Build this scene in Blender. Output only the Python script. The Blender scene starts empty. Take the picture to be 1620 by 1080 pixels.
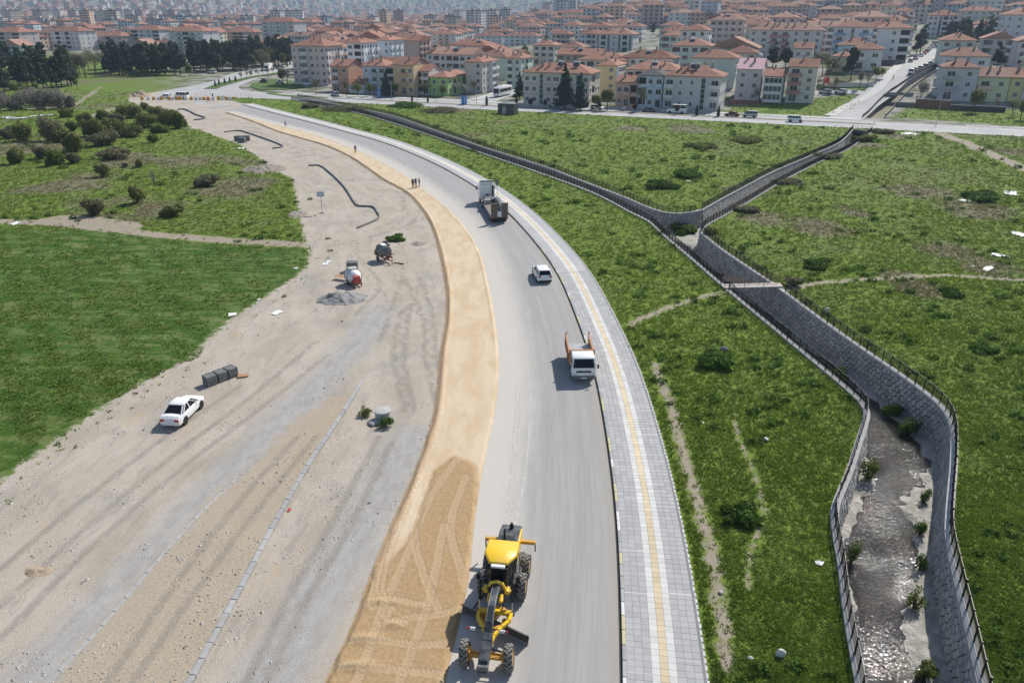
import bpy, bmesh, math, random, time
import numpy as np
from mathutils import Vector, Matrix
from mathutils.geometry import delaunay_2d_cdt

T0 = time.time()
R = math.radians
PI = math.pi
sc = bpy.context.scene
C = sc.collection
random.seed(11)
rng = np.random.default_rng(11)

# ------------------------------------------------------------------ camera
F, CX, CY, H, HZ = 1200.0, 810.0, 540.0, 29.0, 15.0
PT = math.atan((CY - HZ) / F)
cp, sp = math.cos(PT), math.sin(PT)
cam_d = bpy.data.cameras.new('camera')
cam = bpy.data.objects.new('camera', cam_d)
C.objects.link(cam)
cam.location = (0, 0, H)
cam.rotation_euler = (PI / 2 - PT, 0, 0)
cam_d.sensor_width = 36
cam_d.lens = 36 * F / 1620
cam_d.clip_start = 0.5
cam_d.clip_end = 30000
sc.camera = cam

# ------------------------------------------------------------------ sky, sun, exposure
SUN_AZ, SUN_EL = 39.0, 44.0          # azimuth to the right of the view direction
world = bpy.data.worlds.new('World')
sc.world = world
world.use_nodes = True
wn = world.node_tree
for n in list(wn.nodes):
    wn.nodes.remove(n)
wo = wn.nodes.new('ShaderNodeOutputWorld')
wb = wn.nodes.new('ShaderNodeBackground')
ws = wn.nodes.new('ShaderNodeTexSky')
ws.sky_type = 'NISHITA'
ws.sun_disc = False
ws.sun_elevation = R(SUN_EL)
ws.sun_rotation = R(SUN_AZ)
ws.altitude = 800
ws.air_density = 1.0
ws.dust_density = 1.2
wb.inputs[1].default_value = 0.105
wn.links.new(ws.outputs[0], wb.inputs[0])
wn.links.new(wb.outputs[0], wo.inputs[0])
sd = bpy.data.lights.new('sun', 'SUN')
sun = bpy.data.objects.new('sun', sd)
C.objects.link(sun)
sd.energy = 4.5
sd.angle = R(0.5)
sd.color = (1.0, 0.95, 0.88)
sv = Vector((math.sin(R(SUN_AZ)) * math.cos(R(SUN_EL)), math.cos(R(SUN_AZ)) * math.cos(R(SUN_EL)), math.sin(R(SUN_EL))))
sun.rotation_euler = sv.to_track_quat('Z', 'Y').to_euler()
sun.location = (0, 0, 100)
vs = sc.view_settings
vs.view_transform = 'Standard'
vs.look = 'None'
vs.exposure = 0.30
vs.gamma = 1.0
sc.cycles.max_bounces = 6
sc.cycles.volume_bounces = 0
sc.cycles.transparent_max_bounces = 8
sc.cycles.caustics_reflective = False
sc.cycles.caustics_refractive = False
sc.cycles.use_denoising = True

# ------------------------------------------------------------------ pixel -> world helpers
def ss(t):
    t = np.clip(t, 0, 1)
    return t * t * (3 - 2 * t)

def terr(x, y):
    """large-scale relief: the town climbs to the right and far hills close the view"""
    x = np.asarray(x, float); y = np.asarray(y, float)
    q = .378 * x + .926 * y
    z = 9.0 * ss((q - 262) / 80) * ss((x + 40) / 130)
    z = z + 15 * ss((q - 350) / 460) * ss((x + 20) / 260)
    hill = ss((y - 2300) / 4200)
    z = z + 330 * hill * (0.62 + 0.25 * np.sin(x / 1500 + 1.0) + 0.13 * np.sin(x / 520 + 2.2))
    z = z + 60 * ss((y - 1700) / 900) * ss((-x - 700) / 500)
    return z

def g(u, v, z=0.0):
    """photo pixel -> point on the level plane z"""
    a, b = (u - CX) / F, (v - CY) / F
    dy, dz = cp - b * sp, -sp - b * cp
    t = (z - H) / dz
    return Vector((a * t, dy * t, z))

def gt(u, v):
    """photo pixel -> point on the relief"""
    a, b = (u - CX) / F, (v - CY) / F
    dy, dz = cp - b * sp, -sp - b * cp
    ts = np.linspace(20, 9000, 9000)
    zz = H + dz * ts
    below = zz < terr(a * ts, dy * ts)
    i = int(np.argmax(below)) if below.any() else len(ts) - 1
    t = ts[i]
    return Vector((a * t, dy * t, float(terr(a * t, dy * t))))

def ztop(y, v):
    """height of a point that stands at depth y and shows at pixel row v"""
    t = (v - CY) / F
    return H - y * (t * cp + sp) / (cp - t * sp)

def smooth(pts, step=1.0, sig=0.0):
    """Catmull-Rom through pts (Nx2), resampled evenly, optionally low-passed"""
    p = np.array([(q[0], q[1]) for q in pts], float)
    p = np.vstack([2 * p[0] - p[1], p, 2 * p[-1] - p[-2]])
    out = []
    for i in range(1, len(p) - 2):
        a, b, c, d = p[i - 1], p[i], p[i + 1], p[i + 2]
        n = max(2, int(np.linalg.norm(c - b) / step * 2))
        t = np.linspace(0, 1, n, endpoint=False)[:, None]
        out.append(.5 * ((2 * b) + (c - a) * t + (2 * a - 5 * b + 4 * c - d) * t ** 2 + (3 * b - a - 3 * c + d) * t ** 3))
    out = np.vstack(out + [p[-2:-1]])
    out = resample(out, step)
    if sig > 0:
        k = int(3 * sig / step); w = np.exp(-.5 * (np.arange(-k, k + 1) * step / sig) ** 2); w /= w.sum()
        ext = np.vstack([2 * out[0] - out[k:0:-1], out, 2 * out[-1] - out[-2:-k - 2:-1]])
        out = np.stack([np.convolve(ext[:, j], w, 'valid') for j in (0, 1)], 1)
    return out

def resample(p, step):
    d = np.r_[0, np.cumsum(np.linalg.norm(np.diff(p, axis=0), axis=1))]
    n = max(2, int(round(d[-1] / step)) + 1)
    s = np.linspace(0, d[-1], n)
    return np.stack([np.interp(s, d, p[:, 0]), np.interp(s, d, p[:, 1])], 1)

def normals2(p):
    t = np.gradient(p, axis=0)
    t /= np.linalg.norm(t, axis=1)[:, None] + 1e-9
    return np.stack([t[:, 1], -t[:, 0]], 1)      # to the right of travel

def offset(p, d):
    return p + normals2(p) * d

def px(l, z=0.0):
    return [g(u, v, z)[:2] for u, v in l]

def inpoly(P, poly):
    poly = np.asarray(poly)
    full = np.zeros(len(P), bool)
    lo, hi = poly.min(0), poly.max(0)
    ix = np.nonzero((P[:, 0] >= lo[0]) & (P[:, 0] <= hi[0]) & (P[:, 1] >= lo[1]) & (P[:, 1] <= hi[1]))[0]
    if not len(ix): return full
    full[ix] = _inpoly(P[ix], poly)
    return full

def _inpoly(P, poly):
    x, y = P[:, 0], P[:, 1]
    r = np.zeros(len(P), bool)
    j = len(poly) - 1
    for i in range(len(poly)):
        xi, yi = poly[i]; xj, yj = poly[j]
        c = (yi > y) != (yj > y)
        if c.any():
            r ^= c & (x < (xj - xi) * (y - yi) / (yj - yi + 1e-12) + xi)
        j = i
    return r

def dline(P, line, want_s=False, cap=12.0):
    """distance to a polyline (capped), worked in chunks so that only nearby points are tested"""
    line = np.asarray(line, float)
    best = np.full(len(P), cap); bs = np.zeros(len(P))
    seg = np.linalg.norm(np.diff(line, axis=0), axis=1); acc = np.r_[0, np.cumsum(seg)]
    px_, py_ = P[:, 0], P[:, 1]
    for c in range(0, len(line) - 1, 12):
        e = min(c + 12, len(line) - 1)
        lo = line[c:e + 1].min(0) - cap; hi = line[c:e + 1].max(0) + cap
        ix = np.nonzero((px_ > lo[0]) & (px_ < hi[0]) & (py_ > lo[1]) & (py_ < hi[1]))[0]
        if not len(ix): continue
        Q = P[ix]; b_ = best[ix]; s_ = bs[ix]
        for k in range(c, e):
            a, ab = line[k], line[k + 1] - line[k]
            t = np.clip(((Q - a) @ ab) / (ab @ ab + 1e-12), 0, 1)
            d = np.hypot(Q[:, 0] - a[0] - t * ab[0], Q[:, 1] - a[1] - t * ab[1])
            m = d < b_
            b_[m] = d[m]
            if want_s: s_[m] = acc[k] + t[m] * seg[k]
        best[ix] = b_; bs[ix] = s_
    return (best, bs) if want_s else best

def sdist(P, poly):
    poly = np.asarray(poly, float)
    d = dline(P, np.vstack([poly, poly[:1]]))
    return np.where(inpoly(P, poly), d, -d)

def vnoise(x, y, seed=0):
    xi, yi = np.floor(x).astype(np.int64), np.floor(y).astype(np.int64)
    fx, fy = x - xi, y - yi
    fx = fx * fx * (3 - 2 * fx); fy = fy * fy * (3 - 2 * fy)
    def hsh(a, b):
        n = (a * 374761393 + b * 668265263 + seed * 974634777) & 0x7fffffff
        n = ((n ^ (n >> 13)) * 1274126177) & 0x7fffffff
        return ((n ^ (n >> 16)) & 0xffff) / 65535.0
    return (hsh(xi, yi) * (1 - fx) * (1 - fy) + hsh(xi + 1, yi) * fx * (1 - fy)
            + hsh(xi, yi + 1) * (1 - fx) * fy + hsh(xi + 1, yi + 1) * fx * fy)

def fbm(x, y, sc_, oct=4, seed=0):
    r = 0; a = .5; f = 1 / sc_
    for o in range(oct):
        r = r + a * (vnoise(x * f, y * f, seed + o * 17) - .5); a *= .5; f *= 2.03
    return r

# ------------------------------------------------------------------ tagging and meshes
def tag(o, label=None, cat=None, group=None, kind=None):
    if label: o['label'] = label
    if cat: o['category'] = cat
    if group: o['group'] = group
    if kind: o['kind'] = kind
    return o

def empty(name, loc, rz=0.0, label=None, cat=None, group=None):
    o = bpy.data.objects.new(name, None)
    C.objects.link(o)
    o.location = loc; o.rotation_euler = (0, 0, rz); o.empty_display_size = .3
    return tag(o, label, cat, group)

def link(name, me, parent=None, loc=None, rot=None, scale=None):
    o = bpy.data.objects.new(name, me)
    C.objects.link(o)
    if parent is not None: o.parent = parent
    if loc is not None: o.location = loc
    if rot is not None: o.rotation_euler = rot
    if scale is not None: o.scale = scale
    return o

def copy_tree(o, parent=None):
    c = o.copy(); C.objects.link(c)
    if parent is not None: c.parent = parent
    for ch in list(o.children):
        copy_tree(ch, c)
    return c

def np_mesh(name, verts, faces, mats=(), attrs=None, smooth_=False, mi=None):
    """fast mesh from arrays; faces: list of (k x n) int arrays"""
    me = bpy.data.meshes.new(name)
    verts = np.asarray(verts, np.float32)
    fl = [np.asarray(f, np.int32) for f in (faces if isinstance(faces, list) else [faces]) if len(f)]
    loops = np.concatenate([f.ravel() for f in fl])
    sizes = np.concatenate([np.full(len(f), f.shape[1], np.int32) for f in fl])
    me.vertices.add(len(verts)); me.vertices.foreach_set('co', verts.ravel())
    me.loops.add(len(loops)); me.loops.foreach_set('vertex_index', loops)
    me.polygons.add(len(sizes))
    st = np.r_[0, np.cumsum(sizes)[:-1]].astype(np.int32)
    me.polygons.foreach_set('loop_start', st)
    if mi is not None:
        me.polygons.foreach_set('material_index', np.asarray(mi, np.int32))
    for m in mats: me.materials.append(m)
    if attrs:
        for k, (dom, arr) in attrs.items():
            a = me.attributes.new(k, 'FLOAT', dom)
            a.data.foreach_set('value', np.asarray(arr, np.float32))
    me.update(calc_edges=True)
    me.validate()
    if smooth_: me.shade_smooth()
    else: me.shade_flat()
    return me

class MB:
    def __init__(s):
        s.v, s.f, s.m, s.t = [], [], [], []
        s.tint = 0.5
    def add(s, vs, fs, mi=0):
        o = len(s.v)
        s.v.extend([tuple(p) for p in vs])
        for f in fs:
            s.f.append(tuple(o + i for i in f)); s.m.append(mi); s.t.append(s.tint)
        return s
    def box(s, c, d, rz=0.0, mi=0, top=None, rot=None, shift=(0, 0)):
        x, y, z = d[0] / 2, d[1] / 2, d[2] / 2
        tx, ty = (x, y) if top is None else (x * top[0], y * top[1])
        sx, sy = shift
        pts = [(-x, -y, -z), (x, -y, -z), (x, y, -z), (-x, y, -z), (-tx + sx, -ty + sy, z), (tx + sx, -ty + sy, z), (tx + sx, ty + sy, z), (-tx + sx, ty + sy, z)]
        M = rot if rot is not None else Matrix.Rotation(rz, 3, 'Z')
        c = Vector(c)
        s.add([M @ Vector(p) + c for p in pts],
              [(0, 3, 2, 1), (4, 5, 6, 7), (0, 1, 5, 4), (1, 2, 6, 5), (2, 3, 7, 6), (3, 0, 4, 7)], mi)
        return s
    def bb(s, x0, x1, y0, y1, z0, z1, mi=0):
        return s.box(((x0 + x1) / 2, (y0 + y1) / 2, (z0 + z1) / 2), (x1 - x0, y1 - y0, z1 - z0), mi=mi)
    def bar(s, p, q, w, h=None, mi=0, up=(0, 0, 1)):
        p, q = Vector(p), Vector(q); h = h or w
        d = (q - p); L = d.length; d.normalize()
        up = Vector(up)
        if abs(d.dot(up)) > .98: up = Vector((1, 0, 0))
        x = d.cross(up).normalized(); z = x.cross(d).normalized()
        M = Matrix((x, d, z)).transposed()
        return s.box((p + q) / 2, (w, L, h), rot=M, mi=mi)
    def ring(s, c, ax, r, n, ref=None):
        ax = Vector(ax).normalized()
        ref = Vector(ref) if ref else (Vector((0, 0, 1)) if abs(ax.z) < .9 else Vector((1, 0, 0)))
        u = ax.cross(ref).normalized(); w = u.cross(ax).normalized()
        return [Vector(c) + r * (math.cos(2 * PI * i / n) * u + math.sin(2 * PI * i / n) * w) for i in range(n)]
    def cyl(s, p, q, r0, r1=None, n=12, mi=0, caps=True):
        p, q = Vector(p), Vector(q); r1 = r0 if r1 is None else r1
        a = s.ring(p, q - p, r0, n); b = s.ring(q, q - p, r1, n)
        fs = [(i, (i + 1) % n, n + (i + 1) % n, n + i) for i in range(n)]
        if caps: fs += [tuple(range(n))[::-1], tuple(range(n, 2 * n))]
        return s.add(a + b, fs, mi)
    def tube(s, pts, r, n=8, mi=0):
        pts = [Vector(p) for p in pts]
        rr = r if isinstance(r, (list, tuple)) else [r] * len(pts)
        vs, fs = [], []
        for i, p in enumerate(pts):
            d = (pts[min(i + 1, len(pts) - 1)] - pts[max(i - 1, 0)])
            vs += s.ring(p, d, rr[i], n)
        for k in range(len(pts) - 1):
            fs += [(k * n + i, k * n + (i + 1) % n, (k + 1) * n + (i + 1) % n, (k + 1) * n + i) for i in range(n)]
        fs += [tuple(range(n))[::-1], tuple(range((len(pts) - 1) * n, len(pts) * n))]
        return s.add(vs, fs, mi)
    def lathe(s, c, ax, prof, n=20, mi=0, caps=True):
        """prof: (distance along axis, radius)"""
        ax = Vector(ax).normalized(); vs, fs = [], []
        for a, r in prof: vs += s.ring(Vector(c) + ax * a, ax, r, n)
        for k in range(len(prof) - 1):
            fs += [(k * n + i, k * n + (i + 1) % n, (k + 1) * n + (i + 1) % n, (k + 1) * n + i) for i in range(n)]
        if caps:
            fs += [tuple(range(n))[::-1], tuple(range((len(prof) - 1) * n, len(prof) * n))]
        return s.add(vs, fs, mi)
    def prism(s, poly, a0, a1, axis='z', mi=0):
        """poly extruded along an axis; poly coordinates are the two others in order (x: y,z) (y: x,z) (z: x,y)"""
        n = len(poly)
        def P(p, a):
            return {'z': (p[0], p[1], a), 'y': (p[0], a, p[1]), 'x': (a, p[0], p[1])}[axis]
        vs = [P(p, a0) for p in poly] + [P(p, a1) for p in poly]
        fs = [tuple(range(n))[::-1], tuple(range(n, 2 * n))] + [(i, (i + 1) % n, n + (i + 1) % n, n + i) for i in range(n)]
        return s.add(vs, fs, mi)
    def loft(s, secs, mi=0, caps=True, closed=True):
        n = len(secs[0]); vs = [p for q in secs for p in q]; fs = []
        for k in range(len(secs) - 1):
            for i in range(n if closed else n - 1):
                fs.append((k * n + i, k * n + (i + 1) % n, (k + 1) * n + (i + 1) % n, (k + 1) * n + i))
        if caps:
            fs += [tuple(range(n))[::-1], tuple(range((len(secs) - 1) * n, len(secs) * n))]
        return s.add(vs, fs, mi)
    def mesh(s, name, mats, bevel=0.0, smooth_=False, seg=1, ang=35):
        me = bpy.data.meshes.new(name)
        me.from_pydata(s.v, [], s.f)
        mats = mats if isinstance(mats, (list, tuple)) else [mats]
        for m in mats: me.materials.append(m)
        me.polygons.foreach_set('material_index', np.array(s.m, np.int32))
        a = me.attributes.new('tint', 'FLOAT', 'FACE')
        a.data.foreach_set('value', np.array(s.t, np.float32))
        bm = bmesh.new(); bm.from_mesh(me)
        bmesh.ops.recalc_face_normals(bm, faces=bm.faces)
        if bevel > 0:
            es = [e for e in bm.edges if len(e.link_faces) == 2 and e.calc_face_angle(0) > R(ang)]
            bmesh.ops.bevel(bm, geom=es, offset=bevel, segments=seg, profile=.6, affect='EDGES', clamp_overlap=True)
        if smooth_:
            for f in bm.faces: f.smooth = True
            for e in bm.edges:
                if len(e.link_faces) == 2 and e.calc_face_angle(0) > R(smooth_ if smooth_ is not True else 40): e.smooth = False
        bm.to_mesh(me); bm.free()
        return me
    def build(s, name, mats, parent=None, bevel=0.0, smooth_=False, loc=None, rot=None, seg=1, label=None):
        o = link(name, s.mesh(name, mats, bevel, smooth_, seg), parent, loc, rot)
        if label: o['label'] = label
        return o
# ------------------------------------------------------------------ materials
class NT:
    """small node-tree writer"""
    def __init__(s, name, rough=.85, spec=.3, metal=0.0):
        s.m = bpy.data.materials.new(name); s.m.use_nodes = True
        s.t = s.m.node_tree; s.n = s.t.nodes
        s.b = s.n['Principled BSDF']; s.out = s.n['Material Output']
        s.b.inputs['Roughness'].default_value = rough
        s.b.inputs['Specular IOR Level'].default_value = spec
        s.b.inputs['Metallic'].default_value = metal
        s._obj = None
    def new(s, t, **k):
        n = s.n.new(t)
        for a, b in k.items(): setattr(n, a, b)
        return n
    def L(s, a, b): s.t.links.new(a, b)
    def setin(s, sock, val):
        if hasattr(val, 'is_linked') or hasattr(val, 'links'): s.L(val, sock)
        elif isinstance(val, (tuple, list)) and len(val) == 3 and sock.type == 'RGBA': sock.default_value = (*val, 1)
        else: sock.default_value = val
    def obj(s):
        if s._obj is None: s._obj = s.new('ShaderNodeTexCoord').outputs['Object']
        return s._obj
    def pos(s): return s.new('ShaderNodeNewGeometry').outputs['Position']
    def uv(s): return s.new('ShaderNodeTexCoord').outputs['UV']
    def scale(s, vec, sx, sy, sz, rz=0):
        m = s.new('ShaderNodeMapping'); s.L(vec, m.inputs[0]); m.inputs['Scale'].default_value = (sx, sy, sz)
        m.inputs['Rotation'].default_value = (0, 0, rz); return m.outputs[0]
    def noise(s, scale, detail=4, rough=.55, vec=None, dist=0):
        n = s.new('ShaderNodeTexNoise'); n.inputs['Scale'].default_value = scale; n.inputs['Detail'].default_value = detail
        n.inputs['Roughness'].default_value = rough; n.inputs['Distortion'].default_value = dist
        s.L(vec if vec is not None else s.obj(), n.inputs['Vector']); return n.outputs['Fac']
    def voro(s, scale, vec=None, feature='F1', out='Distance', rand=1.0):
        n = s.new('ShaderNodeTexVoronoi', feature=feature); n.inputs['Scale'].default_value = scale
        n.inputs['Randomness'].default_value = rand
        s.L(vec if vec is not None else s.obj(), n.inputs['Vector']); return n.outputs[out]
    def attr(s, name): return s.new('ShaderNodeAttribute', attribute_name=name).outputs['Fac']
    def rand(s): return s.new('ShaderNodeObjectInfo').outputs['Random']
    def math(s, op, a, b=0.0, c=0.0):
        n = s.new('ShaderNodeMath', operation=op)
        for i, x in enumerate((a, b, c)): s.setin(n.inputs[i], x)
        return n.outputs[0]
    def ramp(s, fac, a, b, lo=0.0, hi=1.0):
        n = s.new('ShaderNodeMapRange'); n.interpolation_type = 'SMOOTHSTEP'
        s.setin(n.inputs[0], fac); n.inputs[1].default_value = a; n.inputs[2].default_value = b
        n.inputs[3].default_value = lo; n.inputs[4].default_value = hi; return n.outputs[0]
    def lin(s, fac, a, b, lo, hi):
        n = s.new('ShaderNodeMapRange'); s.setin(n.inputs[0], fac)
        for i, x in enumerate((a, b, lo, hi)): n.inputs[1 + i].default_value = x
        return n.outputs[0]
    def mix(s, fac, a, b, mode='MIX'):
        n = s.new('ShaderNodeMix', data_type='RGBA', blend_type=mode)
        s.setin(n.inputs[0], fac); s.setin(n.inputs[6], a); s.setin(n.inputs[7], b); return n.outputs[2]
    def col(s, c): s.setin(s.b.inputs['Base Color'], c); return s
    def bump(s, h, strength=.5, dist=.05):
        n = s.new('ShaderNodeBump'); n.inputs['Strength'].default_value = strength; n.inputs['Distance'].default_value = dist
        s.L(h, n.inputs['Height']); s.L(n.outputs[0], s.b.inputs['Normal']); return s
    def rgh(s, r): s.setin(s.b.inputs['Roughness'], r); return s

def vary(name, c, amt=.25, sc1=3.0, sc2=30.0, rough=.85, bump=.0, bsc=40, tint=False, spec=.3, metal=0.0, rand=0.0):
    t = NT(name, rough, spec, metal)
    n1 = t.noise(sc1, 5); n2 = t.noise(sc2, 3)
    f = t.math('ADD', t.math('MULTIPLY', n1, .65), t.math('MULTIPLY', n2, .35))
    k = t.lin(f, .25, .75, 1 - amt, 1 + amt)
    if tint: k = t.math('MULTIPLY', k, t.lin(t.attr('tint'), 0, 1, .6, 1.4))
    if rand: k = t.math('MULTIPLY', k, t.lin(t.rand(), 0, 1, 1 - rand, 1 + rand))
    t.col(t.mix(1.0, c, k, 'MULTIPLY'))
    if bump: t.bump(t.noise(bsc, 4), bump, .03)
    return t.m

M = {}
# painted metal: smooth clear paint with a film of dust on it
def paint(name, c, dust=.18, rough=.3):
    t = NT(name, rough, .5)
    d = t.ramp(t.noise(1.7, 5), .4, .75, 0, dust * 2)
    t.col(t.mix(d, c, (.42, .37, .3))); t.rgh(t.lin(d, 0, 1, rough, .8)); return t.m
M['white'] = paint('white_paint', (.78, .78, .77), .08)
M['yellow'] = paint('yellow_paint', (.80, .50, .015), .10)
M['ochre'] = paint('ochre_paint', (.62, .33, .03), .15)
M['orange'] = paint('orange_paint', (.46, .20, .07), .25, .5)
M['charcoal'] = paint('charcoal_paint', (.035, .045, .055), .16, .4)
M['dkgrey'] = paint('grey_paint', (.11, .115, .12), .2, .5)
M['black'] = vary('black_plastic', (.014, .014, .015), .3, rough=.55)
M['fence'] = vary('fence_paint', (.012, .012, .014), .3, rough=.45)
M['red'] = paint('red_paint', (.45, .03, .025), .15, .45)
M['dkred'] = paint('dark_red_paint', (.16, .02, .02), .2, .5)
M['blue'] = paint('blue_paint', (.03, .17, .48), .1)
M['navy'] = paint('navy_paint', (.02, .03, .07), .1)
M['silver'] = paint('silver_paint', (.42, .43, .45), .1, .3)
M['chrome'] = vary('steel', (.55, .55, .56), .1, rough=.3, metal=.9)
M['blade'] = vary('worn_blade_steel', (.10, .095, .088), .45, 2.0, 14, rough=.5, metal=.25)
M['tyre'] = vary('tyre_rubber', (.055, .052, .05), .35, 4, 30, rough=.9)
M['lug'] = vary('dusty_tyre_lug', (.24, .225, .20), .3, 4, 30, rough=.95)
M['glass'] = NT('dark_glass', .10, .25).col((.012, .015, .018)).m
M['lampred'] = NT('red_lens', .2, .5).col((.38, .02, .02)).m
M['lampclear'] = NT('clear_lens', .12, .6).col((.6, .6, .6)).m
M['plate'] = NT('number_plate', .5).col((.7, .7, .7)).m
M['platetxt'] = NT('plate_print', .6).col((.03, .03, .03)).m
M['grease'] = vary('oily_metal', (.05, .048, .045), .4, rough=.5)
M['tarpaint'] = vary('galvanised', (.36, .37, .38), .2, rough=.5, metal=.4)
M['concrete'] = vary('concrete', (.42, .41, .385), .18, 1.2, 14, .9, .25, 60)
M['kerb'] = vary('kerb_concrete', (.36, .355, .34), .22, 1.5, 20, .9, .25, 50, rand=.12)
M['kerbl'] = vary('pale_kerb_concrete', (.41, .405, .39), .2, 1.5, 20, .9, .25, 50, rand=.04)
M['kerbdark'] = vary('dark_kerb_concrete', (.20, .20, .195), .2, 1.5, 20, .9, .2, 50, rand=.15)
M['kerby'] = vary('yellow_kerb_paint', (.50, .45, .27), .25, 3, 25, .8)
M['kerbw'] = vary('white_kerb_paint', (.62, .61, .57), .2, 3, 25, .8)
M['edge'] = vary('edging_stone', (.55, .54, .51), .15, 2, 20, .9, rand=.15)
M['mortar'] = vary('grey_mortar', (.085, .082, .08), .3, 1.5, 12, .95)
M['skin'] = NT('skin', .6).col((.45, .26, .18)).m
M['darkcloth'] = vary('dark_cloth', (.012, .012, .018), .3, rough=.9)
M['bluecloth'] = vary('navy_cloth', (.02, .025, .06), .3, rough=.9)
M['jean'] = vary('grey_trousers', (.05, .045, .045), .3, rough=.9)
M['lightcloth'] = vary('pale_shirt', (.5, .5, .5), .2, rough=.9)
M['hair'] = NT('hair', .6).col((.01, .008, .006)).m
M['vest'] = vary('orange_vest', (.7, .2, .03), .2, rough=.8)
M['wood'] = vary('weathered_wood', (.42, .25, .14), .25, 4, 30)
M['bark'] = vary('bark', (.10, .075, .055), .4, 2, 12, .95)
M['plastic'] = vary('white_sheeting', (.75, .75, .74), .12, 3, 20, .5)

def stone_mat():
    t = NT('wall_stone', .85, .25)
    k = t.attr('tint')
    c = t.mix(k, (.30, .295, .285), (.60, .58, .54))
    c = t.mix(t.ramp(t.noise(9, 5), .35, .7), c, (.38, .365, .335))
    t.col(c); t.bump(t.noise(30, 5), .5, .03); return t.m
M['stone'] = stone_mat()
def farstone_mat():
    t = NT('far_stone_wall', .9, .25)
    d = t.voro(2.2, feature='DISTANCE_TO_EDGE'); c = t.voro(2.2, out='Color')
    k = t.new('ShaderNodeSeparateColor'); t.L(c, k.inputs[0])
    base = t.mix(k.outputs[0], (.32, .315, .30), (.54, .52, .48))
    t.col(t.mix(t.ramp(d, .02, .10), (.10, .098, .095), base)); return t.m
M['farstone'] = farstone_mat()

def tile_mat(name, c1, c2):
    t = NT(name, .9, .2)
    n = t.noise(.35, 5); n2 = t.noise(6, 3)
    c = t.mix(t.ramp(t.math('ADD', t.math('MULTIPLY', n, .6), t.math('MULTIPLY', n2, .4)), .35, .65), c1, c2)
    c = t.mix(1, c, t.lin(t.rand(), 0, 1, .82, 1.15), 'MULTIPLY')
    w = t.new('ShaderNodeTexWave'); w.inputs['Scale'].default_value = 1.1; w.bands_direction = 'DIAGONAL'
    t.L(t.obj(), w.inputs['Vector'])
    t.col(c); t.bump(w.outputs['Fac'], .35, .05); return t.m
M['tile'] = tile_mat('clay_roof_tile', (.26, .124, .083), (.345, .188, .134))
M['tile2'] = tile_mat('faded_roof_tile', (.30, .165, .12), (.38, .24, .185))
M['tile3'] = tile_mat('brown_roof_tile', (.215, .095, .065), (.29, .145, .10))
M['tiledark'] = tile_mat('dark_roof_sheet', (.09, .09, .095), (.14, .14, .14))
M['tilepink'] = tile_mat('pink_roof_sheet', (.48, .31, .32), (.52, .36, .36))
M['winframe'] = NT('window_frame', .5).col((.68, .68, .68)).m
def glass_mat():
    t = NT('window_glass', .08, .7)
    t.col(t.mix(t.rand(), (.015, .02, .025), (.07, .085, .10))); return t.m
M['pane'] = glass_mat()
_wall = {}
def wallmat(c):
    k = tuple(round(x, 3) for x in c)
    if k not in _wall:
        _wall[k] = vary('render_%d' % len(_wall), tuple(min(.80, q * .94 + .135) for q in c), .10, .25, 3.0, .92)
    return _wall[k]
def leaf_mat(name, a, b, trans=.35):
    t = NT(name, .7, .15)
    k = t.attr('tint')
    c = t.mix(k, a, b)
    c = t.mix(1, c, t.lin(t.rand(), 0, 1, .82, 1.18), 'MULTIPLY')
    t.col(c)
    tr = t.new('ShaderNodeBsdfTranslucent'); t.L(c, tr.inputs[0])
    mx = t.new('ShaderNodeMixShader'); mx.inputs[0].default_value = trans
    t.L(t.b.outputs[0], mx.inputs[1]); t.L(tr.outputs[0], mx.inputs[2]); t.L(mx.outputs[0], t.out.inputs[0])
    return t.m
M['pine'] = leaf_mat('pine_needles', (.024, .044, .024), (.058, .090, .044), .2)
M['spruce'] = leaf_mat('spruce_needles', (.022, .046, .032), (.052, .092, .058), .2)
M['olive'] = leaf_mat('olive_leaves', (.105, .122, .034), (.215, .24, .07), .38)
M['fresh'] = leaf_mat('fresh_leaves', (.085, .125, .020), (.19, .235, .045), .4)
M['brownleaf'] = leaf_mat('budding_twigs', (.125, .122, .066), (.225, .212, .118), .35)
M['greytwig'] = leaf_mat('grey_twigs', (.16, .145, .12), (.28, .26, .22), .3)
M['redleaf'] = leaf_mat('plum_leaves', (.05, .018, .02), (.11, .035, .035), .3)
M['blossom'] = leaf_mat('pale_blossom', (.22, .20, .16), (.42, .39, .33), .3)
M['weed'] = leaf_mat('weed_leaves', (.048, .10, .014), (.115, .20, .028), .38)
def grass_mat():
    t = NT('grass_blades', .65, .2)
    k = t.attr('tint'); d = t.attr('dry')
    c = t.mix(k, (.112, .182, .020), (.245, .328, .046))
    c = t.mix(d, c, (.265, .225, .125))
    t.col(c)
    tr = t.new('ShaderNodeBsdfTranslucent'); t.L(c, tr.inputs[0])
    mx = t.new('ShaderNodeMixShader'); mx.inputs[0].default_value = .4
    t.L(t.b.outputs[0], mx.inputs[1]); t.L(tr.outputs[0], mx.inputs[2]); t.L(mx.outputs[0], t.out.inputs[0])
    return t.m
M['grass'] = grass_mat()
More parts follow.
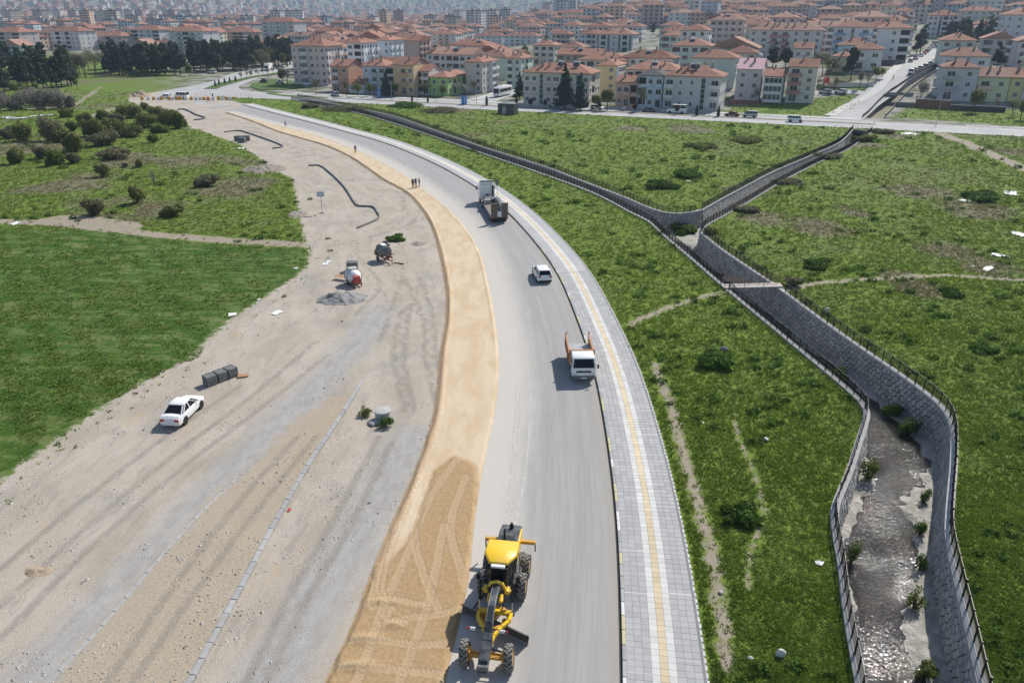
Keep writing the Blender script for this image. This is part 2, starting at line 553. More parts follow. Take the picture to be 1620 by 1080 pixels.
# ------------------------------------------------------------------ lines of the place (traced, then laid on the ground plane)
KERB = smooth(px([(987, 1190), (987, 1080), (986, 1010), (982, 905), (978, 815), (972, 760), (959, 676), (951, 630), (943, 588), (933, 555),
                  (912, 500), (898, 463), (881, 427), (861, 400), (840, 374), (810, 341), (782, 317), (755, 296.5), (703, 266), (651, 242), (599, 222.5),
                  (547, 208.5), (496, 194.5), (444, 181.5), (400, 170), (382, 165)], .12), 1.0, 5.0)
SW_W = 3.95
SANDL = smooth(px([(470, 1190), (512, 1080), (556, 993), (599, 873), (642, 777), (671, 704), (685, 656), (692, 608), (696, 552), (704, 515), (705, 459),
                   (696, 407), (682, 359), (662, 326), (640, 304), (603, 283), (558, 252), (514, 231), (440, 209), (400, 193), (356, 178.5)]), .5, 1.5)
SANDR = smooth(px([(690, 1190), (703, 1080), (719, 1022), (729, 969), (743, 921), (748, 849), (760, 762), (772, 704), (784, 647), (789, 589), (787, 533),
                   (775, 459), (758, 396), (733, 357), (699, 322), (666, 297), (636, 275), (594, 252), (549, 232), (496, 213), (440, 199), (400, 188.5), (362, 178)]), .5, 1.5)
LINE1 = smooth(px([(795, 900), (822, 800), (834, 728), (839, 640), (838, 600), (826, 533), (807, 459), (774, 396), (744, 348), (714, 318), (681, 292), (640, 268)]), 1.0, 2.0)
LINE2 = smooth(px([(762, 1080), (785, 930), (805, 815), (812, 740), (818, 656), (820, 610)]), 1.0, 1.0)
CHL = smooth(px([(1392, 1240), (1376, 1150), (1364, 1080), (1354, 1026), (1342, 956), (1336, 901), (1326, 847), (1323, 812), (1331, 786), (1347, 748), (1361, 703), (1372, 668),
                 (1374, 653), (1367, 640), (1334, 609), (1277, 562), (1214, 510), (1148, 455), (1089, 404), (1052, 373), (1028, 351), (1000, 337), (940, 306), (860, 276), (773, 246),
                 (703, 222), (625, 196), (573, 181), (506, 167), (462, 158)]), .8, .6)
CHU = smooth(px([(470, 154), (506, 160.5), (573, 173.5), (625, 185), (677, 203), (760, 232), (860, 264), (925, 289), (985, 312), (1030, 331), (1058, 338), (1086, 338), (1111, 333)]), .8, .6)
CHBU = smooth(px([(1111, 333), (1139, 317), (1167, 302), (1222, 273), (1278, 249), (1328, 226), (1350, 205)]), .8, .5)
CHBL = smooth(px([(1378, 208.5), (1340, 236), (1290, 259), (1236, 287), (1178, 322), (1139, 344), (1114, 358), (1107, 368)]), .8, .5)
CHR = smooth(px([(1107, 368), (1139, 394), (1181, 423), (1230, 456), (1296, 505), (1353, 546), (1422, 593), (1460, 621), (1490, 647), (1505, 681), (1505, 735), (1503, 757),
                 (1498, 816), (1498, 854), (1510, 913), (1529, 994), (1548, 1080), (1572, 1180), (1590, 1240)]), .8, .6)
CH_POLY = np.vstack([CHL, CHU, CHBU[1:], CHBL, CHR[1:]])
BED = -2.8
UCL = smooth([gt(u, v)[:2] for u, v in [(1365, 186.5), (1385, 168), (1406, 149), (1420, 139), (1447, 121), (1482, 106)]], 1.0, .5)
UCR = smooth([gt(u, v)[:2] for u, v in [(1484, 113), (1450, 136), (1436, 148), (1415, 170), (1399, 187)]], 1.0, .5)
UC_POLY = np.vstack([UCL, UCR])

def uvec(p, q): 
    d = np.array(q) - np.array(p); return d / np.linalg.norm(d)
BE = np.array((.926, -.378)); BN = np.array((.378, .926))          # along and across the boulevard
def PQ(p, q): return BE * p + BN * q
DIRT = np.array(px([(-420, 1190), (-200, 960), (-120, 850), (0, 762), (29, 738), (91, 694), (192, 622), (240, 596), (300, 567), (327, 538), (366, 503), (411, 475), (464, 440), (488, 418), (489, 392),
                    (480, 372), (474, 345), (470, 318), (462, 282), (428, 266), (407, 248), (381, 230), (345, 217), (309, 204), (292, 196), (262, 178), (225, 168), (203, 160),
                    (206, 153), (235, 147), (272, 141), (330, 150), (400, 168), (496, 205), (599, 245), (680, 290), (760, 380), (790, 520), (770, 700), (740, 900), (700, 1190)]))
CROP = np.array(px([(-700, 1000), (-420, 1190), (-200, 960), (-120, 850), (0, 762), (29, 738), (91, 694), (192, 622), (240, 596), (300, 567), (327, 538), (366, 503), (411, 475), (464, 440), (488, 418), (487, 394),
                    (400, 391), (300, 382), (200, 370), (120, 362), (0, 362), (-300, 362), (-900, 420)]))
PATHS = [(px([(-300, 350), (0, 350), (60, 353), (120, 352), (165, 360), (220, 369), (300, 376), (400, 384), (490, 388)]), 1.3),
         (px([(90, 349), (140, 353), (190, 360)]), 3.0),
         (px([(998, 513), (1040, 494), (1080, 479), (1115, 467), (1147, 462)]), .45),
         (px([(1236, 460), (1262, 455), (1300, 447), (1400, 441), (1500, 437), (1560, 439), (1640, 446)]), .5),
         (px([(1486, 211), (1530, 229), (1580, 250), (1640, 275)]), 1.6),
         (px([(1160, 655), (1168, 690), (1190, 740), (1208, 790), (1204, 830), (1185, 880), (1183, 930)]), .12),
         (px([(1038, 575), (1048, 610), (1066, 655), (1076, 700), (1090, 745), (1112, 822), (1128, 880), (1142, 985), (1150, 1050)]), .38),
         (px([(0, 176), (60, 172), (120, 165), (160, 137)]), 1.0), (px([(150, 185), (180, 172), (215, 168)]), 1.6)]
BARE = [(g(1310, 640), 0)]
BLVD_Q0, BLVD_Q1 = 227.6, 262.0
CITYQ = 246.0
TURF = np.array(px([(-60, 180), (300, 200), (345, 217), (407, 248), (462, 282), (480, 372), (400, 384), (220, 369), (0, 352), (-200, 352)]))

# ------------------------------------------------------------------ the ground: one triangulated sheet with the stream channel cut out of it
def ground():
    pts = []
    y = 8.0
    k = 0
    while y < 12000:
        s = max(.40, .0085 * y) if y < 420 else .03 * y
        hw = .92 * y + 24
        n = int(2 * hw / s)
        xs = np.linspace(-hw, hw, n) + (.5 * s if k % 2 else 0)
        jit = rng.uniform(-.22, .22, (n, 2)) * s
        pts.append(np.stack([xs, np.full(n, y)], 1) + jit)
        y += s * .87; k += 1
    P = np.vstack(pts)
    near = dline(P, np.vstack([CH_POLY, CH_POLY[:1]]))
    near = np.minimum(near, dline(P, np.vstack([UC_POLY, UC_POLY[:1]])))
    P = P[near > .28]
    nb = len(CH_POLY); nu = len(UC_POLY)
    allp = np.vstack([CH_POLY, UC_POLY, P])
    edges = [(i, (i + 1) % nb) for i in range(nb)] + [(nb + i, nb + (i + 1) % nu) for i in range(nu)]
    v, e, f, ov, oe, of = delaunay_2d_cdt([Vector(p) for p in allp.tolist()], edges, [], 0, 1e-5)
    V = np.array([(p[0], p[1]) for p in v]); Fc = np.array([t for t in f if len(t) == 3], np.int32)
    cen = V[Fc].mean(1)
    inn = inpoly(cen, CH_POLY)
    return V, Fc, inn, inpoly(cen, UC_POLY)

GV, GF, GIN, GUC = ground()
print('cdt', len(GV), len(GF), round(time.time() - T0, 1))

ROADPOLY = np.vstack([offset(KERB, SW_W + .3), SANDL[::-1][:-1]])
def ground_z(P):
    """relief of the open ground at points P"""
    x, y = P[:, 0], P[:, 1]
    z = terr(x, y)
    q = P @ BN
    droad = sdist(P, ROADPOLY)
    dch = dline(P, np.vstack([CH_POLY, CH_POLY[:1]]))
    flat = ss((-droad - .2) / 2.0) * ss((dch - .6) / 2.0) * ss((BLVD_Q0 - 3 - q) / 6) * ss((420 - y) / 60)
    ddirt = sdist(P, DIRT)
    gr = ss((-ddirt) / 2.0)
    b = fbm(x, y, 7.0, 4, 3) * 0.55 + fbm(x, y, 1.5, 3, 9) * .34
    mound = np.maximum(0, fbm(x, y, 14., 3, 21)) * 2.2 * ss((q - 120) / 60)
    z = z + flat * gr * (b * .75 + mound + .05)
    rough = fbm(x, y, 3.0, 4, 5) * .10 + fbm(x, y * .25, .8, 3, 31) * .07
    z = z + flat * ss(ddirt / 1.5) * rough
    z = z + 0
    z = z - .07 * ss((droad + .15) / .3)
    z = z - .10 * ss((q - BLVD_Q0 + .5) / 1.0) * (y < 520)
    return z

GZ = ground_z(GV)
d_dirt = sdist(GV, DIRT)
d_path = np.full(len(GV), 9.)
for ln, w in PATHS:
    d_path = np.minimum(d_path, dline(GV, smooth(ln, 1.0)) - w)
a_crop = np.clip(sdist(GV, CROP), -3, 3)
_q = GV @ BN
a_city = ss((_q - CITYQ + 14) / 6) * ss((GV[:, 0] * 1.0 + .45 * GV[:, 1] + 10) / 40)
a_city = np.maximum(a_city, ss((GV[:, 1] - 520) / 90))
LOT = np.array([gt(u, v)[:2] for u, v in [(1150, 182), (1320, 184), (1372, 157), (1330, 150), (1240, 163), (1155, 168)]])
LOT2 = np.array([gt(u, v)[:2] for u, v in [(1410, 186), (1700, 205), (1700, 176), (1500, 172), (1440, 168)]])
PARK = np.array([gt(u, v)[:2] for u, v in [(1318, 145), (1380, 143), (1392, 137), (1380, 134), (1318, 137)]])
for _l in (LOT, LOT2, PARK): a_city = a_city * (1 - ss((sdist(GV, _l) + 1) / 2))
a_far = ss((GV[:, 1] - 2300) / 1500)
# scrub: patches of dry brush that the photograph shows in the meadows
SCRUB = [(1330, 130, 12), (1090, 205, 8), (1240, 280, 5), (1180, 300, 5), (1210, 345, 5), (1450, 300, 7), (1540, 330, 7), (1500, 400, 5), (1370, 230, 6), (1415, 215, 6), (1290, 360, 6), (1000, 205, 8),
         (730, 175, 7), (350, 300, 8), (250, 330, 5), (200, 255, 9), (400, 290, 6), (120, 290, 10), (60, 230, 12), (300, 255, 8), (1560, 420, 5), (1440, 450, 4), (1350, 335, 4), (1590, 240, 6), 
]
LUSH = np.vstack([offset(KERB, SW_W), CHL[::-1]])
def dryness(P):
    d = np.zeros(len(P))
    for u, v, r in SCRUB:
        c = g(u, v)
        n = fbm(P[:, 0], P[:, 1], r * .7, 3, int(u)) * r * 1.2
        d = np.maximum(d, ss(1.25 - (np.hypot(P[:, 0] - c.x, (P[:, 1] - c.y) * .7) + n) / r))
    q = P @ BN
    d = np.maximum(d * np.where(P[:, 0] > 0, .9, 1), (np.where(P[:, 0] > 0, .15, .28) + .5 * fbm(P[:, 0], P[:, 1], 3.0, 3, 78)) * ss((P[:, 1] - 60) / 50))
    d = np.maximum(d, np.where(P[:, 0] > 0, .45, .7) * ss((fbm(P[:, 0], P[:, 1], 16, 4, 77) - .02) / .16) * ss((P[:, 1] - 45) / 60))
    return d * (1 - .9 * inpoly(P, LUSH))
a_dry = dryness(GV) * (1 - ss(sdist(GV, CROP) / 1.5))
_o, _l = dline(GV, SANDL, True, 45.0)
RUTS = [[(705, 620), (690, 560), (685, 500), (660, 430)], [(690, 640), (672, 560), (668, 500), (640, 440)], [(655, 650), (640, 560), (650, 480)], [(640, 650), (622, 560), (634, 490)], [(600, 540), (625, 470), (640, 420)],
        [(565, 372), (620, 350), (640, 325), (625, 300), (590, 280), (540, 258), (480, 238), (420, 214)], [(560, 382), (640, 358), (662, 330), (640, 300), (600, 276), (550, 252), (480, 230), (400, 200)], [(520, 390), (600, 372), (668, 350)], [(470, 262), (440, 235), (380, 200), (330, 178)], [(520, 300), (470, 240), (400, 205), (340, 180)],
        [(620, 700), (560, 820), (480, 960), (420, 1080)], [(600, 690), (540, 800), (455, 950), (390, 1080)], [(210, 1080), (320, 920), (420, 790), (500, 690)], [(170, 1080), (280, 920), (390, 780), (470, 690)], [(0, 1010), (150, 860), (300, 730), (420, 640), (520, 560)], [(0, 960), (130, 840), (280, 715), (400, 625), (500, 540)],
        [(0, 900), (120, 800), (250, 700), (380, 610)], [(560, 500), (600, 450), (560, 400)]]
d_rut = np.full(len(GV), 3.0)
for _r in RUTS: d_rut = np.minimum(d_rut, dline(GV, smooth(px(_r), .5), False, 3.0))
d_lane = np.full(len(GV), 9.0)
for _r in ([(20, 1100), (180, 950), (300, 820), (400, 715), (480, 630), (560, 550), (600, 490)], [(420, 1090), (520, 920), (600, 780), (650, 690)]): d_lane = np.minimum(d_lane, dline(GV, smooth(px(_r), 1.0), False, 9.0))
ga = dict(sd_dirt=np.clip(d_dirt, -4, 4), d_path=np.clip(d_path, -3, 3), crop=a_crop, rut=d_rut, lane=d_lane, city=a_city, far=a_far, dry=a_dry, offl=_o, lonl=_l,
          brown=np.clip(np.minimum(sdist(GV, np.array(px([(40, 1190), (80, 1080), (250, 880), (330, 790), (422, 710), (470, 660), (572, 608), (470, 770), (380, 920), (296, 1080), (250, 1190)]))), 2), -2, 2),
          rub=np.clip(dline(GV, smooth(px([(0, 620), (120, 600)]), 2)), 0, 3))

def ground_mat():
    t = NT('ground_soil_and_turf', .95, .15)
    P = t.pos()
    nb = t.noise(.22, 5, .6, P); nm = t.noise(1.1, 5, .6, P); nf = t.noise(7, 4, .6, P); ng = t.noise(38, 3, .6, P)
    # turf
    turf = t.mix(t.ramp(nm, .35, .68), (.088, .145, .018), (.16, .222, .034))
    turf = t.mix(t.ramp(nf, .45, .75), turf, (.14, .175, .036))
    crop = t.mix(t.ramp(t.noise(.8, 5, .6, t.scale(P, .25, 1, 1, .5)), .4, .62), (.042, .10, .012), (.13, .17, .05))
    turf = t.mix(t.ramp(t.attr('crop'), -.4, .6), turf, crop)
    dryc = t.mix(t.ramp(nf, .3, .7), (.12, .108, .066), (.21, .185, .13))
    dryf = t.math('MULTIPLY', t.ramp(t.math('ADD', t.attr('dry'), t.math('MULTIPLY', t.math('SUBTRACT', nm, .5), 1.1)), .25, .9), .85)
    turf = t.mix(dryf, turf, dryc)
    # worn soil in paths
    soil = t.mix(t.ramp(nf, .3, .7), (.25, .21, .155), (.36, .315, .245))
    pd = t.math('ADD', t.attr('d_path'), t.math('MULTIPLY', t.math('SUBTRACT', nm, .5), 1.6))
    pd = t.math('ADD', pd, t.math('MULTIPLY', t.math('SUBTRACT', nf, .5), 1.0))
    turf = t.mix(t.ramp(pd, .22, -.25), turf, soil)
    # gravel lot: grey crushed stone, drawn out along the line of driving
    cv = t.new('ShaderNodeCombineXYZ'); wob = t.math('MULTIPLY', t.math('SUBTRACT', t.noise(.13, 3, .5, P), .5), 2.5)
    t.L(t.math('ADD', t.attr('offl'), wob), cv.inputs[0]); t.L(t.math('MULTIPLY', t.attr('lonl'), .14), cv.inputs[1]); D = cv.outputs[0]
    D2 = t.scale(D, 1, 2.6, 1)
    st = t.noise(.30, 7, .68, D2); st2 = t.noise(1.5, 6, .68, D2)
    grav = t.mix(t.ramp(st, .36, .62), (.335, .288, .23), (.41, .365, .305))
    grav = t.mix(t.ramp(st2, .46, .70, 0, .55), grav, (.32, .297, .26))
    grav = t.mix(t.ramp(nb, .46, .66, 0, .8), grav, (.385, .335, .27))
    grav = t.mix(t.ramp(t.noise(.16, 6, .7, P), .54, .64, 0, .55), grav, (.27, .258, .235))
    grav = t.mix(t.ramp(t.noise(.5, 5, .7, t.scale(P, 1, .4, 1)), .60, .74, 0, .8), grav, (.43, .32, .19))
    grav = t.mix(t.ramp(t.noise(1.7, 3, .55, D), .57, .66, 0, .38), grav, (.225, .212, .19))
    grav = t.mix(1, grav, t.lin(t.noise(13, 3, .7, P), .25, .75, .80, 1.20), 'MULTIPLY')
    ln = t.ramp(t.math('ADD', t.attr('lane'), t.math('MULTIPLY', t.math('SUBTRACT', nm, .5), 2.5)), 2.6, .8, 0, .85)
    grav = t.mix(ln, grav, t.mix(t.ramp(st2, .35, .65), (.285, .275, .258), (.35, .34, .322)))
    brown = t.mix(t.ramp(nf, .3, .7), (.315, .255, .185), (.395, .33, .245))
    grav = t.mix(t.ramp(t.math('ADD', t.attr('brown'), t.math('MULTIPLY', t.math('SUBTRACT', nm, .5), 2.2)), -.5, .6, 0, .8), grav, brown)
    rt = t.ramp(t.math('ADD', t.attr('rut'), t.math('MULTIPLY', t.math('SUBTRACT', nf, .5), .5)), .42, .08, 0, .55)
    grav = t.mix(rt, grav, (.20, .185, .16))
    peb = t.voro(26, P)
    grav = t.mix(1, grav, t.lin(t.math('ADD', t.math('MULTIPLY', ng, .6), t.math('MULTIPLY', peb, .6)), .1, .9, .60, 1.36), 'MULTIPLY')
    dd = t.math('ADD', t.attr('sd_dirt'), t.math('MULTIPLY', t.math('SUBTRACT', nm, .5), 2.6))
    dd = t.math('ADD', dd, t.math('MULTIPLY', t.math('SUBTRACT', nf, .5), 1.2))
    c = t.mix(t.ramp(dd, -.3, .35), turf, grav)
    # yards and lanes of the town, and open hillsides far away
    town = t.mix(t.ramp(t.noise(.12, 4, .6, P), .42, .58), (.30, .285, .26), (.10, .115, .05))
    c = t.mix(t.attr('city'), c, town)
    hill = t.mix(t.ramp(t.noise(.0022, 5, .6, P), .42, .6), (.085, .11, .045), (.16, .15, .095))
    c = t.mix(t.attr('far'), c, hill)
    t.col(c)
    h = t.math('ADD', t.math('MULTIPLY', nf, .6), t.math('MULTIPLY', t.math('ADD', ng, t.math('MULTIPLY', peb, .7)), .4))
    t.bump(h, .5, .07)
    return t.m
M['ground'] = ground_mat()
sel = ~(GIN | GUC)
used = np.unique(GF[sel]); remap = -np.ones(len(GV), np.int64); remap[used] = np.arange(len(used))
me = np_mesh('ground', np.c_[GV[used], GZ[used]], remap[GF[sel]], [M['ground']], {k: ('POINT', v[used]) for k, v in ga.items()}, True)
tag(link('ground', me), kind='structure', label='meadows, cropland and gravel lot on both sides of the new road')

# ------------------------------------------------------------------ stream bed and water
WPATH = smooth(np.vstack([px([(1400, 1240), (1425, 1150), (1418, 1080), (1408, 1041), (1399, 994), (1393, 951), (1385, 913), (1393, 878), (1400, 835), (1402, 796), (1417, 757), (1416, 718), (1398, 676)], -2.75),
                          [( (a[0] + b[0]) / 2, (a[1] + b[1]) / 2) for a, b in [(g(1345, 618), g(1425, 595)), (g(1277, 562), g(1353, 546)), (g(1214, 510), g(1270, 486)), (g(1148, 455), g(1195, 434)), (g(1089, 404), g(1125, 382)), (g(1052, 373), g(1085, 350)), (g(1000, 337), g(1005, 322)), (g(860, 276), g(862, 265)), (g(703, 222), g(700, 211))]]]), 1.0, 1.0)
bi = np.unique(GF[GIN]); rb = -np.ones(len(GV), np.int64); rb[bi] = np.arange(len(bi))
def subdiv(V, Fc):
    e = np.sort(np.vstack([Fc[:, [0, 1]], Fc[:, [1, 2]], Fc[:, [2, 0]]]), 1)
    ue, inv = np.unique(e, axis=0, return_inverse=True); inv = inv.ravel()
    n = len(V); m = len(Fc)
    a, b, c = inv[:m] + n, inv[m:2 * m] + n, inv[2 * m:] + n
    V2 = np.vstack([V, (V[ue[:, 0]] + V[ue[:, 1]]) / 2])
    F2 = np.vstack([np.c_[Fc[:, 0], a, c], np.c_[a, Fc[:, 1], b], np.c_[c, b, Fc[:, 2]], np.c_[a, b, c]])
    return V2, F2
BV, BF = GV[bi], rb[GF[GIN]]
for _ in range(1):
    BV, BF = subdiv(BV, BF)
nearf = BV[BF].mean(1)[:, 1] < 70
V2, F2 = subdiv(BV, BF[nearf])
BV, BF = V2, np.vstack([F2, BF[~nearf]])
dw, sw_ = dline(BV, WPATH, True)
half = 1.72 + .5 * np.sin(sw_ * .45) + fbm(BV[:, 0], BV[:, 1], 1.6, 4, 41) * 1.7
bz = BED + np.clip((dw - half) * .35, -.16, .16) + fbm(BV[:, 0], BV[:, 1], .9, 4, 43) * .16 + .02
edge_d = dline(BV, np.vstack([CH_POLY, CH_POLY[:1]]))
def bed_mat():
    t = NT('stream_bed_concrete', .9, .25)
    P = t.pos(); a = t.noise(1.3, 6, .65, P); b = t.noise(9, 5, .6, P)
    c = t.mix(t.ramp(a, .38, .62), (.30, .285, .245), (.44, .425, .385))
    c = t.mix(t.ramp(b, .5, .75), c, (.22, .205, .165))
    t.col(c); t.bump(t.math('ADD', a, t.math('MULTIPLY', b, .5)), .9, .15); return t.m
me = np_mesh('stream_bed', np.c_[BV, bz], BF, [bed_mat()], None, True)
tag(link('stream_bed', me), kind='structure', label='pale silted bed at the bottom of the stone-walled channel')
def water_mat():
    t = NT('stream_water', .055, .55)
    P = t.pos()
    t.b.inputs['IOR'].default_value = 1.33
    t.col(t.mix(t.ramp(t.noise(.5, 3, .5, P), .4, .6), (.014, .012, .010), (.028, .024, .02)))
    run = t.ramp(t.noise(.22, 2, .5, P), .38, .60)          # riffles and glides
    w1 = t.noise(3.6, 2, .5, P, .8); w2 = t.noise(9, 2, .5, P, .5)
    h = t.math('MULTIPLY', t.math('ADD', w1, t.math('MULTIPLY', w2, .55)), t.math('ADD', t.math('MULTIPLY', run, .55), .45))
    t.bump(h, 1.0, .132); return t.m
me = np_mesh('stream_water', np.c_[BV, np.full(len(BV), BED + .02)], BF, [water_mat()], None, True)
tag(link('stream_water', me), kind='structure', label='shallow glinting stream running down the walled channel')
uci = np.unique(GF[GUC]); ru = -np.ones(len(GV), np.int64); ru[uci] = np.arange(len(uci))
me = np_mesh('channel_floor', np.c_[GV[uci], terr(GV[uci][:, 0], GV[uci][:, 1]) - 2.2], ru[GF[GUC]], [me.materials[0] if False else M['ground']], None)
tag(link('channel_floor', me), kind='structure', label='floor of the channel beside the street that climbs the hill')
print('ground', round(time.time() - T0, 1))
# ------------------------------------------------------------------ carriageway
def strip(name, curve, offs, z, mats, attrs=None, smooth_=False):
    offs = np.asarray(offs, float)
    N = normals2(curve)
    V = (curve[:, None, :] + N[:, None, :] * offs[None, :, None])
    n, k = V.shape[:2]
    s = np.r_[0, np.cumsum(np.linalg.norm(np.diff(curve, axis=0), axis=1))]
    zz = np.broadcast_to(z, (n, k)) if not callable(z) else z(V)
    idx = np.arange(n * k).reshape(n, k)
    Fq = np.stack([idx[:-1, :-1], idx[:-1, 1:], idx[1:, 1:], idx[1:, :-1]], -1).reshape(-1, 4)
    at = {'lat': ('POINT', np.broadcast_to(offs, (n, k)).ravel()), 'lon': ('POINT', np.repeat(s, k))}
    if attrs:
        for a, fn in attrs.items(): at[a] = ('POINT', fn(V.reshape(-1, 2)))
    return np_mesh(name, np.c_[V.reshape(-1, 2), np.asarray(zz).ravel()], Fq, mats, at, smooth_)

def asphalt_mat(name='dusty_asphalt', base=((.295, .288, .275), (.35, .343, .328)), lanes=True):
    t = NT(name, .88, .25)
    P = t.pos()
    if lanes:
        cv = t.new('ShaderNodeCombineXYZ'); t.L(t.attr('lat'), cv.inputs[0]); t.L(t.math('MULTIPLY', t.attr('lon'), .035), cv.inputs[1])
        st = t.noise(1.25, 5, .6, cv.outputs[0]); st2 = t.noise(6, 3, .6, cv.outputs[0])
        f = t.math('ADD', t.math('MULTIPLY', st, .6), t.math('MULTIPLY', st2, .4))
    else:
        f = t.noise(.15, 5, .6, P)
    c = t.mix(t.ramp(f, .36, .64), base[0], base[1])
    n1 = t.noise(.5, 5, .65, P); n2 = t.noise(60, 2, .5, P)
    c = t.mix(t.ramp(n1, .55, .8, 0, .5), c, (.31, .295, .265))
    if lanes:
        d = t.attr('dust')
        d2 = t.math('ADD', d, t.math('MULTIPLY', t.math('SUBTRACT', t.noise(1.2, 5, .65, t.scale(P, 1, .3, 1)), .5), .5))
        c = t.mix(t.ramp(d2, .15, .95, 0, .95), c, (.51, .475, .42))
        k = t.ramp(t.math('ADD', t.attr('lat'), t.math('MULTIPLY', t.math('SUBTRACT', n1, .5), .9)), -1.15, -.15, 0, .75)
        c = t.mix(k, c, (.34, .31, .265))
    c = t.mix(1, c, t.lin(n2, .2, .8, .86, 1.14), 'MULTIPLY')
    t.col(c); t.bump(n2, .3, .01); return t.m
M['asphalt'] = asphalt_mat()
M['asphalt2'] = asphalt_mat('pale_asphalt', ((.36, .355, .345), (.42, .415, .40)), False)
def dust(P):
    a = dline(P, SANDR)
    return ss(1 - a / 6.0) * 1.0 + .25 * ss(1 - a / 1.2)
me = strip('road', KERB, np.linspace(-11.5, .02, 24), 0.0, [M['asphalt']], {'dust': dust})
road = tag(link('road', me), kind='structure', label='pale grey asphalt carriageway sweeping away in a long curve')
def marking(name, line, w, z, mat_, dash=None):
    return tag(link(name, strip(name, line, [-w / 2, w / 2], z, [mat_])), kind='structure')
def worn_paint(name, c, lo, hi):
    t = NT(name, .85, .2)
    a = t.noise(3.5, 5, .7, t.pos())
    k = t.ramp(a, lo, hi)
    t.col(t.mix(k, (.40, .385, .35), c)); return t.m
M['line_w'] = worn_paint('worn_white_line', (.56, .55, .53), .42, .66)
M['line_b'] = worn_paint('worn_cream_line', (.55, .50, .41), .42, .66)
marking('lane_line', LINE1, .13, .005, M['line_w'])
marking('lane_line', offset(LINE2, -.14), .12, .005, M['line_b'])
marking('lane_line', offset(LINE2, .14), .12, .005, M['line_b'])

# ------------------------------------------------------------------ sand sub-base spread along the left edge
DAMP = np.array(px([(719, 721), (748, 732), (758, 762), (760, 800), (760, 860), (760, 960), (735, 1190), (450, 1190), (540, 1010), (590, 890), (612, 885), (640, 862), (656, 822), (671, 778), (688, 744)], .12))
TRK = [[(724, 726), (680, 791), (647, 873), (608, 959), (580, 1041), (563, 1085), (540, 1150)], [(738, 753), (714, 829), (729, 897), (734, 921)],
       [(681, 762), (657, 839), (671, 907), (695, 964)], [(705, 830), (700, 849), (681, 945), (657, 1017), (632, 1080), (610, 1150)],
       [(657, 767), (623, 849), (604, 921), (606, 940)], [(755, 800), (750, 860), (737, 930)],
       [(575, 955), (603, 945), (640, 950), (676, 958)], [(538, 1014), (585, 1010), (650, 1018), (716, 1018)], [(528, 1055), (565, 1053), (640, 1060), (700, 1066)],
       [(606, 985), (632, 978), (690, 972), (725, 962)], [(700, 1080), (712, 1050), (722, 1022)], [(632, 777), (611, 850), (598, 905), (590, 960)], [(640, 985), (610, 975), (620, 962)]]
def sand():
    n0 = 430
    def stations(c):
        s = np.r_[0, np.cumsum(np.linalg.norm(np.diff(c, axis=0), axis=1))]; f = s / s[-1]
        fn = 31.0 / s[-1]
        fr = np.r_[np.linspace(0, fn, n0, endpoint=False), np.linspace(fn, 1, 330)]
        return np.stack([np.interp(fr, f, c[:, 0]), np.interp(fr, f, c[:, 1])], 1)
    A, B = stations(SANDL), stations(SANDR)
    k = 104
    la = np.linspace(0, 1, k)
    V = A[:, None, :] * (1 - la)[None, :, None] + B[:, None, :] * la[None, :, None]
    W = np.linalg.norm(B - A, axis=1)[:, None]
    L = la[None, :] * W; Rr = (1 - la)[None, :] * W
    P = V.reshape(-1, 2); x, y = P[:, 0], P[:, 1]
    L = L.ravel(); Rr = Rr.ravel()
    n = fbm(x, y, .9, 4, 51)
    prof = ss((L + n * .35) / .35) * ss((Rr + n * .3) / .30)
    z = .015 + .085 * prof + n * .03 * prof
    ridge = np.exp(-((L - .42 - .25 * fbm(x, y, 3, 3, 52)) / .20) ** 2) * (.10 + .22 * np.maximum(0, fbm(x, y, 2.2, 3, 53)) )
    z += ridge * ss((y - 36) / 6)
    z += .05 * np.exp(-((Rr - .3) / .16) ** 2) * ss((y - 60) / 10) * (.5 + vnoise(x / 3, y / 3, 8))
    near = y < 60
    sdm = np.full(len(P), -3.); sdm[near] = sdist(P[near], DAMP)
    sdm += fbm(x, y, 1.2, 3, 54) * .5
    dp = ss(sdm / .35)
    z += dp * (.07 + fbm(x, y, .5, 3, 55) * .025) * prof
    tr = np.zeros(len(P))
    for t_ in TRK:
        ln = smooth(px(t_, .15), .3, .2)
        d = np.full(len(P), 9.); s_ = np.zeros(len(P))
        m = near & (y < 50)
        d[m], s_[m] = dline(P[m], ln, True)
        w = ss((.26 - d) / .05)
        z += (-.016 * w + .019 * w * np.sin(2 * PI * (s_ + d * .9) / .24) + .010 * np.exp(-((d - .30) / .06) ** 2)) * prof
        tr = np.maximum(tr, w)
    # wet sand clods pushed up where the machine turned
    for u, v, r, h in [(575, 1013, .9, .16), (565, 1056, 1.1, .16), (600, 955, .8, .10), (625, 992, .5, .1), (668, 963, .5, .06)]:
        c = g(u, v)
        z += h * np.exp(-(((x - c.x) / r) ** 2 + ((y - c.y) / (.28)) ** 2)) * prof
    idx = np.arange(len(P)).reshape(len(A), k)
    Fq = np.stack([idx[:-1, :-1], idx[:-1, 1:], idx[1:, 1:], idx[1:, :-1]], -1).reshape(-1, 4)
    return np_mesh('sand_layer', np.c_[P, z], Fq, [M['sand']], {'damp': ('POINT', np.clip(sdm, -2, 2)), 'left': ('POINT', L), 'right': ('POINT', Rr), 'trk': ('POINT', tr)}, True)
